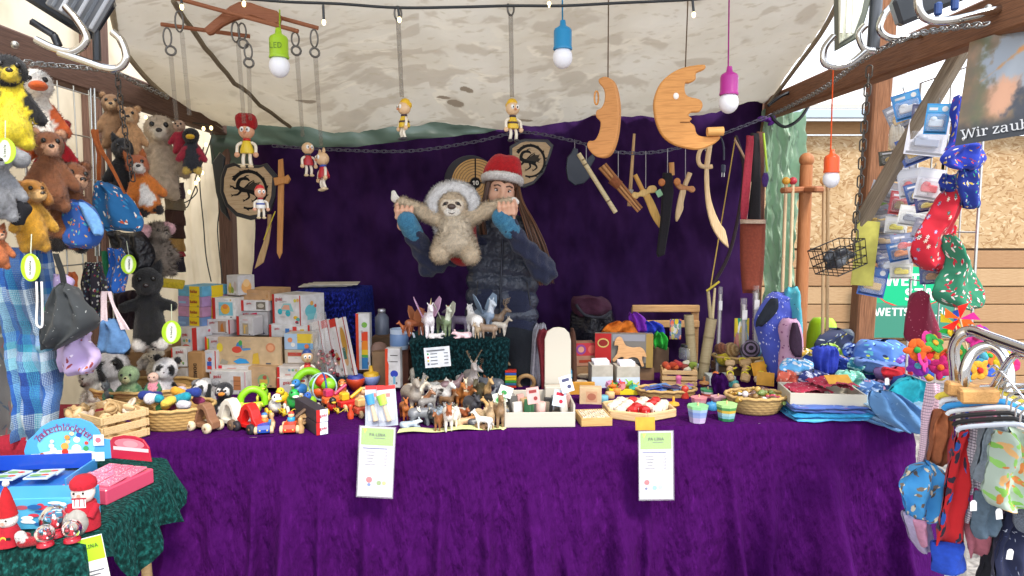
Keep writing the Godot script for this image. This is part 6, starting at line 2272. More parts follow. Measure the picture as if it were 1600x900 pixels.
	# blister packs with brushes
	for q in [[584,632,0,"3f8fd0","clear packed pastry brush with blue stripes left of the green headed sign"],[606,624,4,"a8d84c","clear packed bottle toy with lime body beside the brush"]]:
		var t:=thing("blister_pack",q[4],"packet",T(q[0],668)+V(0,0,-.02),V(-14,8,q[2]))
		var k:=B.new()
		k.box(V(0,.08,-.008),V(.075,.16,.002),0)
		part(t,"backing_card",k.done(),M("print","b8c0cc"))
		prt(t,[["r",-.037,.145,.074,.015,"c83c3c"],["r",-.01,.115,.025,.014,"d05a4c"]],X(V(0,0,-.006)))
		part(t,"handle",bar(V(.005,.02,.006),V(-.012,.085,.008),.011,10,.007),M("wood","d8bb90"))
		part(t,"bristles",bar(V(-.012,.085,.008),V(-.022,.125,.008),.017,10,.02),M("plastic",q[3]))
		var bl:=B.new()
		bl.box(V(0,.075,.006),V(.066,.12,.024),.008)
		part(t,"clear_blister",bl.done(),M("clear","f4f8ff"))
	boxes()
func pull_animal(label:String,at:Vector3,h:float,body:String,head:String,accent:String,rot:Vector3) -> Node3D:
	var t:=thing("pull_along_animal",label,"pull toy",at,rot,"wooden pull along animals")
	var k:=B.new()
	k.ell(V(0,h*.55,0),V(.3,.36,.5)*h,14,9)
	part(t,"body",k.done(),M("paint",body))
	var hd:=B.new()
	hd.ell(V(0,h*1.0,h*.35),V(.26,.26,.27)*h,14,9)
	var hp:=part(t,"head",hd.done(),M("paint",head))
	var bk:=B.new()
	bk.ell(V(0,h*.93,h*.66),V(.17,.07,.16)*h,10,7)
	part(hp,"snout",bk.done(),M("paint",accent))
	for s in [-1,1]:
		var e:=B.new()
		e.ell(V(s*h*.15,h*1.13,h*.52),V(.05,.06,.04)*h,8,6)
		part(hp,"eye",e.done(),M("gloss","171514"))
		for z in [-.32,.32]:wheel(t,V(s*h*.34,h*.2,z*h),h*.22,h*.14,M("paint",accent),M("wood","b89a6c"))
	var c:=B.new()
	c.tube(arc3([V(0,h*.5,h*.5),V(h*.3,h*.25,h*.9),V(h*.8,h*.4,h*.7),V(h*.9,h*.2,h*1.0)],5),h*.03,5)
	part(t,"cord",c.done(),M("cloth","e0cc3c"))
	return t
func crate(called:String,label:String,at:Vector3,w:float,dp:float,h:float,rot:Vector3,col:="d8ba8a") -> Node3D:
	var t:=thing(called,label,"crate",at,rot)
	var n:=3
	var sh:=h/n
	for i in n:
		var y:=sh*(i+.5)
		for s in [-1,1]:
			var b:=B.new()
			b.box(V(0,y,s*dp*.5),V(w,sh*.72,.008),.0015)
			part(t,"slat",b.done(),M("wood",col))
			var c:=B.new()
			c.box(V(s*(w*.5 - .004),y,0),V(.008,sh*.72,dp - .01),.0015)
			part(t,"slat",c.done(),M("wood",col))
	for s in [-1,1]:
		for z in [-1,1]:
			var p:=B.new()
			p.box(V(s*(w*.5 - .016),h*.5,z*(dp*.5 - .014)),V(.016,h,.018),.002)
			part(t,"corner_post",p.done(),M("wood",col))
	var f:=B.new()
	f.box(V(0,.004,0),V(w - .02,.006,dp - .012),0)
	part(t,"floor",f.done(),M("wood",col))
	return t
func boxes() -> void:
	var gg:="toy boxes stacked at the left of the table"
	var R:="b8322e"
	# four flat game boxes in a stack
	for i in 4:
		var c:String=["6f8fc0","b585a8","a886b4","5fa6c8"][i]
		carton("flat_game_box","flat game box with yellow end block, %s" % ["bottom of the four box stack","pinkish, second from the bottom of its stack","violet, second from the top of its stack","blue, topmost of the four box stack"][i],272,322,495 - 16*i,511 - 16*i,3.46,.17,-22,{"c":c,"txt":"haba","th":.4,"tx":.66,"ty":.5,"tc":"a02c24","side":[["r",.35,0,.45,1,"e0c02c"]]},[["r",.48,0,.42,1,"dcc02a"],["r",.04,.3,.3,.2,c if i % 2 else "88a8cc"]],gg)
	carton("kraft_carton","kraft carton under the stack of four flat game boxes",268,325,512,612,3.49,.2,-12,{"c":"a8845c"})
	var ys:=B.new()
	ys.box(Vector3.ZERO,V(.11,.03,.09),.004)
	solo("yellow_pouch","flat yellow pouch lying on the topmost flat game box","pouch",ys.done(),M("cloth","d8c02c"),X(P(268,443,3.36),V(6,20,-8)))
	# main wall of boxes
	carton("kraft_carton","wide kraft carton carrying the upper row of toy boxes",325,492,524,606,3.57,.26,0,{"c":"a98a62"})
	carton("toy_box","small white box with leaf picture on top of the tan box",350,377,430,461,3.52,.1,-32,{"c":"c8c6c6","side":[["e",.5,.4,.3,.32,"d8a060"],["e",.5,.6,.2,.2,"e0b880"]]},[["e",.3,.3,.18,.22,"b0a04c"],["e",.5,.25,.14,.16,"8a9a4c"],["e",.75,.45,.12,.25,"b8a8a0"],["e",.32,.5,.1,.12,"d8c24c"]],gg)
	carton("tan_wooden_box","flat tan wooden box lying under the small white leaf box",371,424,453,470,3.53,.2,-14,{"c":"c0966a","top":[["r",.02,.05,.96,.9,"c8a070"]]},[["r",.9,.3,.06,.3,"b08458"]],gg)
	carton("toy_box","large white box with toy car picture, topmost at the right",419,478,460,507,3.49,.17,-26,{"c":"dedcdc","txt":"goki","th":.15,"tx":.24,"ty":.84,"side":[["e",.4,.45,.24,.22,"6cb8c0"],["c",.45,.7,.08,"d8a050"],["c",.6,.6,.06,"c85a48"],["r",.25,.15,.4,.2,"80c4c8"]],"top":[["r",.15,.1,.5,.7,"b8b4ac"]]},[["r",0,0,.075,1,R],["p",[[.25,.45],[.4,.7],[.65,.72],[.75,.45]],"8ac0c0"],["p",[[.32,.5],[.42,.66],[.6,.66],[.62,.5]],"d8a088"],["c",.27,.42,.1,"3aa8b4"],["c",.55,.38,.11,"3aa8b4"],["c",.8,.82,.06,"c8c04c"],["c",.9,.84,.06,"d8a86c"],["e",.82,.25,.08,.06,"d8b02c"],["e",.9,.2,.07,.06,"5aa8a0"],["e",.86,.1,.06,.05,"c02c48"],["r",.965,0,.035,1,R]],gg)
	carton("toy_box","white box with yellow and teal puzzle picture left of the rainbow slide",331,370,465,499,3.47,.1,-8,{"c":"e0dedb"},[["r",0,0,.13,1,R],["r",.28,.18,.6,.62,"7cb8c4"],["e",.56,.48,.2,.24,"dca83c"],["e",.56,.6,.12,.12,"d8803c"],["c",.8,.9,.04,"d0a860"]],gg)
	carton("toy_box","low white box with photo window under the tan box",376,420,469,486,3.51,.12,-4,{"c":"d8d4d2","txt":"goki","th":.22,"tx":.3,"ty":.72},[["r",0,0,.1,1,R],["r",.56,.15,.34,.7,"6d6458"],["e",.73,.5,.12,.2,"b0a898"]],gg)
	carton("toy_box","grey box with rainbow slide picture below the large car box",376,420,486,524,3.52,.12,-4,{"c":"b8b4b4","txt":"goki","th":.12,"tx":.2,"ty":.9},[["p",[[.36,.9],[.6,.96],[.66,.7],[.46,.7]],"b82c4c"],["p",[[.52,.7],[.66,.7],[.7,.54],[.54,.54]],"d8702c"],["p",[[.54,.54],[.7,.54],[.75,.4],[.55,.4]],"d8b82c"],["p",[[.55,.4],[.75,.4],[.8,.24],[.55,.24]],"3f8a4c"],["p",[[.55,.24],[.8,.24],[.86,.06],[.52,.06]],"4a3a78"],["r",0,0,.03,1,R]],gg)
	carton("toy_box","low white box with giraffe photo left of the tall lettered box",320,362,499,521,3.45,.12,-12,{"c":"dcd8d8","txt":"goki","th":.2,"tx":.26,"ty":.78,"side":[["r",0,0,1,1,"d0bcbc"]]},[["r",0,0,.07,1,R],["r",.5,.1,.34,.8,"a88a74"],["p",[[.6,.15],[.62,.6],[.7,.8],[.74,.3],[.76,.15]],"b8702c"],["r",.94,0,.06,1,R]],gg)
	carton("toy_box","thin white box lying under the low giraffe box",320,360,521,530,3.46,.12,-12,{"c":"d4cccc"},[["r",0,0,.06,1,R]],gg)
	carton("toy_box","narrow upright box with a wooden letter picture",368,398,494,524,3.44,.08,-16,{"c":"cfcccc","side":[["r",.1,.1,.8,.8,"c0bcbc"]]},[["r",0,0,.16,1,R],["r",.36,.06,.36,.58,"a89880"],["r",.44,.1,.1,.46,"d8b060"],["r",.42,.48,.22,.06,"d8b060"],["r",.4,.8,.3,.05,"c8a0a0"]],gg)
	carton("toy_box","wide white box with coloured building blocks under the car box",419,486,507,527,3.47,.14,-6,{"c":"dcdad8","txt":"goki","th":.2,"tx":.2,"ty":.68},[["r",0,0,.06,1,R],["r",.4,.3,.1,.4,"3f78b8"],["r",.5,.3,.26,.25,"c83c34"],["r",.58,.5,.1,.35,"c83c34"],["r",.76,.3,.1,.35,"c8a83c"],["r",.95,0,.05,1,R]],gg)
	carton("toy_box","white box with red toy hill picture beside the black mole plush",278,306,511,549,3.39,.16,-30,{"c":"d8d6d8","txt":"goki","th":.16,"tx":.4,"ty":.7,"side":[["r",0,0,.16,1,R],["c",.6,.8,.06,"c85a6c"]]},[["e",.5,.1,.45,.2,"c8503c"],["c",.3,.44,.06,"5aa870"],["c",.55,.46,.07,"d8b04c"],["c",.78,.46,.07,"4a88c8"]],gg)
	carton("toy_box","white box with rainbow stripe end left of the picture board",320,348,526,549,3.39,.12,-6,{"c":"dcd8da","txt":"goki","th":.2,"tx":.55,"ty":.72},[["r",0,0,.1,1,"d83c2c"],["r",.1,.1,.05,.8,"e8a02c"],["r",.15,.1,.05,.8,"d8d03c"],["r",.2,.1,.05,.8,"58a848"]],gg)
	var bd:=carton("wooden_picture_board","wide pale wooden board with coloured animal pictures before the toy boxes",340,441,526,571,3.34,.02,-3,{"c":"ccae86"},[["e",.34,.68,.05,.16,"3f78b0"],["e",.3,.56,.08,.12,"c84a38"],["p",[[.36,.6],[.52,.62],[.52,.56],[.4,.52]],"5a8ab8"],["e",.36,.8,.03,.1,"4a9a50"],["e",.84,.64,.075,.17,"c8805a"],["e",.84,.64,.05,.11,"d89a70"],["p",[[.24,.14],[.34,.26],[.44,.22],[.5,.08],[.3,.06]],"3a90c8"],["p",[[.54,.06],[.56,.42],[.64,.46],[.66,.06]],"c8a43c"],["e",.03,.64,.05,.16,"d8c03c"],["p",[[.02,.06],[.06,.24],[.16,.14],[.14,.04]],"9a9484"]],gg)
	for q in [[.76,.86,"c8805a"],[.9,.4,"b8704c"]]:pass
	carton("toy_box","box with blue and yellow playroom picture right of the picture board",444,490,521,546,3.37,.1,-4,{"c":"cfc8b8"},[["r",0,0,.45,1,"a8bcd0"],["r",.45,.4,.55,.6,"d8b83c"],["r",.45,0,.55,.4,"5a9cc4"],["c",.2,.6,.16,"d88a5c"],["c",.78,.2,.15,"d87848"],["c",.3,.3,.14,"e4dcd0"]],gg)
	carton("toy_box","tan box with red band under the blue and yellow playroom box",444,490,546,568,3.37,.1,-4,{"c":"c4b298"},[["r",.12,.55,.7,.25,"b84a3c"],["r",.12,.05,.7,.45,"d0c8c0"]],gg)
	carton("toy_box","small white box with coloured dots left of the lettered kraft box",268,293,543,573,3.32,.06,0,{"c":"e2dfdb","txt":"goki","th":.2,"tx":.55,"ty":.8},[["r",0,.5,.1,.5,"c84030"],["c",.6,.3,.07,"d8c04c"],["c",.75,.2,.06,"7aa85c"],["c",.45,.2,.06,"c88a5c"]],gg)
	carton("toy_box","grey white box sunk behind the panda at the basket's right",264,296,573,602,3.33,.1,-18,{"c":"cfc8c2","top":[["r",0,0,1,1,"b08a64"]]},[["p",[[0,1],[0,.55],[.7,1]],"b8946c"]],gg)
	carton("kraft_domino_box","upright kraft box with black vertical lettering",294,320,549,606,3.31,.05,-10,{"c":"bb8f5e","txt":"DOMINO","th":.14,"tx":.48,"ty":.4,"tr":-90,"tc":"2c2018","side":[["r",.2,.05,.5,.2,"a85a2c"]]},[],gg)
	carton("toy_box","narrow white box with blue and red train picture",320,339,547,582,3.32,.06,-6,{"c":"d8d6d8"},[["r",.15,.12,.55,.76,"c4ccd8"],["r",.2,.3,.4,.2,"3a5ab0"],["r",.2,.14,.4,.16,"c84038"],["c",.45,.6,.1,"b0503c"],["r",.9,0,.1,1,R]],gg)
	carton("toy_box","white box with brown brick picture behind the penguin plush",325,388,579,616,3.26,.1,-10,{"c":"dad8d6","txt":"goki","th":.18,"tx":.22,"ty":.76},[["r",.02,.86,.03,.1,R],["r",.66,.2,.2,.6,"b87a50"],["r",.67,.38,.18,.03,"8a5a3c"],["r",.67,.58,.18,.03,"8a5a3c"],["r",.4,.1,.2,.3,"c8c4c0"],["r",.96,0,.04,1,"c8a0a0"]],gg)
	carton("toy_box","flat red edged box lying between brick box and picture board",340,412,571,581,3.32,.1,-4,{"c":"d6d0cc"},[["r",0,0,.08,1,"c8303c"],["r",.2,.3,.2,.3,"c87a70"]],gg)
	carton("kraft_box","kraft box with green farm picture behind the penguin",388,432,572,606,3.29,.1,-3,{"c":"bf9c74"},[["e",.55,.35,.22,.3,"7c9a6c"],["r",.4,.2,.3,.2,"c8a04c"],["c",.6,.5,.1,"a8503c"]],gg)
	carton("toy_box","white box with row of coloured discs above its twin",432,477,573,590,3.29,.1,-3,{"c":"d4ccc6"},[["r",0,0,.1,1,R],["c",.45,.7,.12,"7a9cb0"],["c",.58,.7,.12,"6a9a80"],["c",.7,.7,.12,"b0a05c"],["r",.3,.2,.2,.15,"c09088"]],gg)
	carton("toy_box","white red edged box lowest at the right of the wall",432,480,590,618,3.27,.1,-3,{"c":"dedad8","txt":"goki","th":.22,"tx":.35,"ty":.74},[["r",0,0,.1,1,R],["r",.8,.8,.16,.1,"c8302c"]],gg)
	# leaning flat boxes and bag
	for i in 4:
		carton("leaning_flat_box","tall flat box leaning to the left, %s of four" % ["first","second","third","last and nearest the rainbow box"][i],492+14*i,518+14*i,500 - 2*i,588,3.42 - .03*i,.016,-40,{"c":["b8b2ae","d8d4d2","dedad8","cfc8c0"][i],"side":[["r",0,0,1,1,"c8c0bc"]]},[["r",0,.86,1,.14,"c4392c" if i in [1,2] else "d8d2cc"],["e",.5,.3,.2,.12,"c89a6c"],["r",.92,0,.08,1,"a82c28"]]+([["e",.6,.6,.25,.25,"b88a3c"],["r",.3,.3,.3,.2,"3f6a60"]] if i==3 else []),"leaning flat boxes",14+i)
	var bag:=thing("clear_bag","clear cellophane bag of red foil sweets with a jester figure","bag",P(505,590,3.36))
	var bm:=puff([[488,494,508],[520,488,514],[560,482,526],[588,478,540]],3.36,.08,3,.01,bag.position)
	part(bag,"cellophane",bm,M("clear","ffffff"))
	for i in 26:
		var k:=B.new()
		k.ell(Vector3.ZERO,V(.012,.009,.009),8,5)
		part(bag,"foil_sweet",k.done(),M("metal",["8a1424","b8303c","6d0c1c","d8a8a0"][i % 4]),X(P(rf(496,530),rf(548,586),3.36+rf(-.02,.02)) - bag.position,V(0,rf(0,180),rf(0,180))))
	var jes:=puppet("jester puppet with blue cap and red yellow coat beside the sweet bag",481,540,600,3.3,"26488c","d8402c",{"band":"e8c030","turn":20})
	jes.set_meta("group","small wooden puppets standing on the table")
	carton("rainbow_tower_box","tall narrow box with rainbow stripe beside the leaning boxes",557,579,488,578,3.42,.05,0,{"c":"dcdad8","side":[["r",0,0,.5,1,"c8c4c0"]]},[["r",0,0,.2,1,"d0482c"],["c",.62,.8,.05,"7ab04c"],["r",.4,.52,.45,.16,"d8482c"],["r",.4,.36,.45,.16,"e0842c"],["r",.4,.26,.45,.1,"dcb82c"],["r",.4,.22,.45,.05,"58a04c"],["r",.4,.02,.45,.2,"3a7ab0"]],gg)
	carton("spinning_top_box","narrow white box with blue spinning top picture near the mug",602,626,543,606,3.30,.05,-4,{"c":"e0dedc"},[["p",[[0,0],[0,1],[.2,1],[.16,.7],[.24,.6],[.2,0]],"d0482c"],["e",.6,.36,.26,.09,"3a4ab0"],["r",.52,.1,.16,.2,"7ab0c8"],["r",.35,.82,.5,.02,"55504c"],["r",.35,.66,.5,.02,"55504c"]],gg)
	# thermos, mug, wooden stand
	var th:=thing("glass_bottle","grey transparent drinking bottle with metal cap behind the boxes","bottle",P(597,522,3.56))
	var tb:=B.new()
	tb.lathe([Vector2(0,0),Vector2(.034,0),Vector2(.036,.01),Vector2(.036,.085),Vector2(.02,.105),Vector2(.017,.11)],Vector3.ZERO,20)
	part(th,"bottle",tb.done(),M("plastic","5c6270"))
	var tc:=B.new()
	tc.cyl(V(0,.108,0),.02,.022,18,.003)
	part(th,"cap",tc.done(),M("metal","b4b4b8"))
	var mg:=thing("mug","blue and white mug beside the green velvet pedestal","mug",P(624,545,3.42))
	var mb:=B.new()
	mb.lathe([Vector2(0,0),Vector2(.042,0),Vector2(.045,.008),Vector2(.045,.1),Vector2(.041,.1),Vector2(.04,.01),Vector2(0,.008)],Vector3.ZERO,24)
	part(mg,"cup",mb.done(),M("gloss","b8c8dc"))
	var bn:=B.new()
	bn.lathe([Vector2(.0455,.02),Vector2(.046,.022),Vector2(.046,.075),Vector2(.0455,.077)],Vector3.ZERO,24)
	part(mg,"blue_band",bn.done(),M("gloss","6f8db8"))
	var hb:=B.new()
	hb.tube(arc3([V(.044,.08,0),V(.07,.075,.01),V(.075,.045,.01),V(.044,.025,0)],5),.006,7)
	part(mg,"handle",hb.done(),M("gloss","c8d4e0"))
	carton("wooden_shelf_box","brown wooden box under the mug left of the pedestal",600,640,545,612,3.45,.14,-12,{"c":"8a5a48","side":[["r",.1,.1,.8,.8,"a0705a"]]},[["r",.08,.1,.1,.8,"a87a64"],["r",.4,.1,.1,.8,"a0705a"],["r",.7,.1,.1,.8,"a87a64"]])
	var cub:=thing("wooden_half_round","round brown wooden piece leaning behind the rainbow box","wooden piece",P(592,548,3.47))
	var cb:=B.new()
	cb.x=X(Vector3.ZERO,V(80,20,0))
	cb.cyl(V(0,-.02,0),.045,.04,20,.004)
	part(cub,"disc",cb.done(),M("wood","8a6a5c"))
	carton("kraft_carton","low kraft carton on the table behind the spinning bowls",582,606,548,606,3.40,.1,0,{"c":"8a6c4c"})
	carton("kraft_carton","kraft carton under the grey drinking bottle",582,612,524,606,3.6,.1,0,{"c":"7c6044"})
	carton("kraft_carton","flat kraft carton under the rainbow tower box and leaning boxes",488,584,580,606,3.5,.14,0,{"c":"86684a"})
# small four-legged figurine, nose towards +x; h = height of the back
func beast(label:String,at:Vector3,h:float,turn:float,o:Dictionary,group:="") -> Node3D:
	var t:=thing("toy_animal",label,"toy animal",at,V(0,turn,0),group)
	var b:=C(o.get("b","9a8468"))
	var lg:=C(o.l) if o.has("l") else b
	var hc:=C(o.h) if o.has("h") else b
	var L:float=o.get("len",1.1)
	var tk:float=o.get("thick",.24)
	var bn:=[]
	if o.get("lie",false):
		bn=[[V(-.4*L,.22,0),V(.3*L,.24,0),.24,.2,b],[V(.3*L,.3,0),V(.6*L,.42,.05),.15,.14,hc],[V(.62*L,.42,.05),V(.78*L,.38,.06),.11,.07,hc]]
		for s in [-1,1]:
			bn.append([V(.3*L,.1,.16*s),V(.62*L,.06,.18*s),.08,.06,lg])
			bn.append([V(-.35*L,.12,.2*s),V(-.05*L,.06,.26*s),.12,.06,lg])
	else:
		var nk:Array=o.get("neck",[.32,.42])
		bn=[[V(-.42*L,.8,0),V(.38*L,.8,0),tk,tk*.94,b],[V(.4*L,.88,0),V(.42*L+nk[0],.88+nk[1],0),tk*.68,tk*.45,hc],[V(.42*L+nk[0],.9+nk[1],0),V(.42*L+nk[0]+o.get("snout",.26),.78+nk[1],0),tk*.5,tk*.32,hc]]
		for s in [-1,1]:
			var st:float=o.get("stout",.075)
			bn.append([V(.36*L,.68,tk*.5*s),V(.37*L+.03*s,.36,tk*.55*s),st*1.5,st,b])
			bn.append([V(.37*L+.03*s,.36,tk*.55*s),V(.36*L+.06*s,.04,tk*.55*s),st,st*.85,lg])
			bn.append([V(-.4*L,.7,tk*.5*s),V(-.44*L - .02*s,.38,tk*.55*s),st*1.9,st*1.05,b])
			bn.append([V(-.44*L - .02*s,.38,tk*.55*s),V(-.4*L - .05*s,.04,tk*.55*s),st,st*.85,lg])
	if o.has("tail"):bn.append([V(-.52*L,.8 if not o.get("lie",false) else .3,0),V(-.7*L,.4 if not o.get("lie",false) else .15,.06),.05,.06,C(o.tail)])
	if o.has("mane"):
		var nk2:Array=o.get("neck",[.32,.42])
		for i in 4:bn.append([V(.36*L+nk2[0]*i/3.0,1.02+nk2[1]*i/3.0,0),V(.3*L+nk2[0]*i/3.0,.92+nk2[1]*i/3.0,0),.06,.05,C(o.mane)])
	if o.has("spot"):
		for i in 5:bn.append([V(rf(-.4,.3)*L,.85+rf(-.08,.08),rf(-1,1)*tk*.8),V(rf(-.4,.3)*L,.85,0),.12,.05,C(o.spot)])
	if o.has("trunk"):
		var tr:=V(.42*L+.4,.95,0)
		bn.append([tr,tr+V(.12,-.45,0),.09,.06,hc])
		bn.append([tr+V(.12,-.45,0),tr+V(.24,-.55,0),.06,.045,hc])
	for q in bn:
		for i in 4:q[i]=q[i]*h
	part(t,"body",blob(bn,maxf(h*.062,.0042),h*.07,h*.006),M("paint","v"))
	var nk3:Array=o.get("neck",[.32,.42])
	var top:=V(.42*L+nk3[0],.98+nk3[1],0)*h
	if o.get("lie",false):top=V(.6*L,.54,.05)*h
	for s in [-1,1]:
		var e:=B.new()
		var es:float=o.get("ear",.09)
		e.x=X(top+V(-.02,.05,.1*s)*h,V(25*s,0,0))
		e.ell(Vector3.ZERO,V(es*.45,es,es*.3)*h if es < .2 else V(es*.75,es,.03)*h,7,5)
		part(t,"ear",e.done(),M("paint",o.get("h",o.get("b","9a8468"))))
		if o.get("antler",false):
			var a:=B.new()
			a.tube(arc3([top,top+V(-.1,.25,.18*s)*h,top+V(.0,.5,.3*s)*h],3),.022*h,5)
			for k in 3:a.tube([top+V(-.07+.03*k,.18+.11*k,(.14+.05*k)*s)*h,top+V(.1+.03*k,.3+.12*k,(.16+.06*k)*s)*h],.018*h,5)
			part(t,"antler",a.done(),M("paint","7d6850"))
		if o.has("wing"):
			var w:=B.new()
			w.ext([Vector2(0,0),Vector2(.25,.1),Vector2(.35,.5),Vector2(.2,.95),Vector2(-.05,1.05),Vector2(-.25,.7),Vector2(-.3,.25)].map(func(q):return q*h),.04*h,.01*h)
			part(t,"wing",w.done(),M("paint",o.wing),X(V(.05,.85,tk*.8*s)*h,V(24*s,-15*s,0)))
	if o.get("horn",false):
		part(t,"horn",bar(top,top+V(.16,.34,0)*h,.035*h,6,.006*h),M("paint","d8c490"))
	return t
func price_sign(label:String,px:float,yt:float,yb:float,w:float,d:float,tilt:float,fig:Array) -> void:
	var h:=(yb - yt)*d/F
	var ww:=w*d/F
	var t:=thing("price_sign",label,"sign",P(px,(yt+yb)*.5,d),V(-3,0,tilt),"laminated price signs on the tablecloth")
	var b:=B.new()
	b.box(Vector3.ZERO,V(ww,h,.002),0)
	part(t,"sheet",b.done(),M("print","c2c2c8"))
	prt(t,[["r",-ww*.46,h*.24,ww*.92,h*.24,"8cbf2c"],["r",-ww*.46,-h*.47,ww*.92,h*.7,"cccad2"]]+fig.map(func(q):return ["c",q[0]*ww,q[1]*h,q[2]*ww,q[3]])+[["r",-ww*.1,h*.335,ww*.32,h*.012,"4c6a24"],["p",[Vector2(-.4*ww,h*.47),Vector2(-.3*ww,h*.47),Vector2(-.36*ww,h*.4)],"d8d840"]],X(V(0,0,.0012)))
	txt(t,"PA LINA",h*.06,X(V(0,h*.39,.0034)),"3f5a1c","Droid Sans",false,700)
	for i in 5:
		txt(t,["Schnitztiere","Holzpuppe","Stabfigur","Kreisel","Klein & Groß"][i],h*.026,X(V(-ww*.18,h*(.14 - .045*i),.0028)),"4a4c54")
		txt(t,["5,50","12,90","8,50","3,50","6,00"][i],h*.026,X(V(ww*.26,h*(.14 - .045*i),.0028)),"4a4c54")
	prt(t,[["r",-ww*.4,h*.185,ww*.7,h*.014,"3f4a8c"]],X(V(0,0,.0022)),"headline")
	var p:=B.new()
	p.box(V(0,0,.004),V(ww*1.06,h*1.03,.0012),0)
	part(t,"clear_sleeve",p.done(),M("clear","ffffff"))
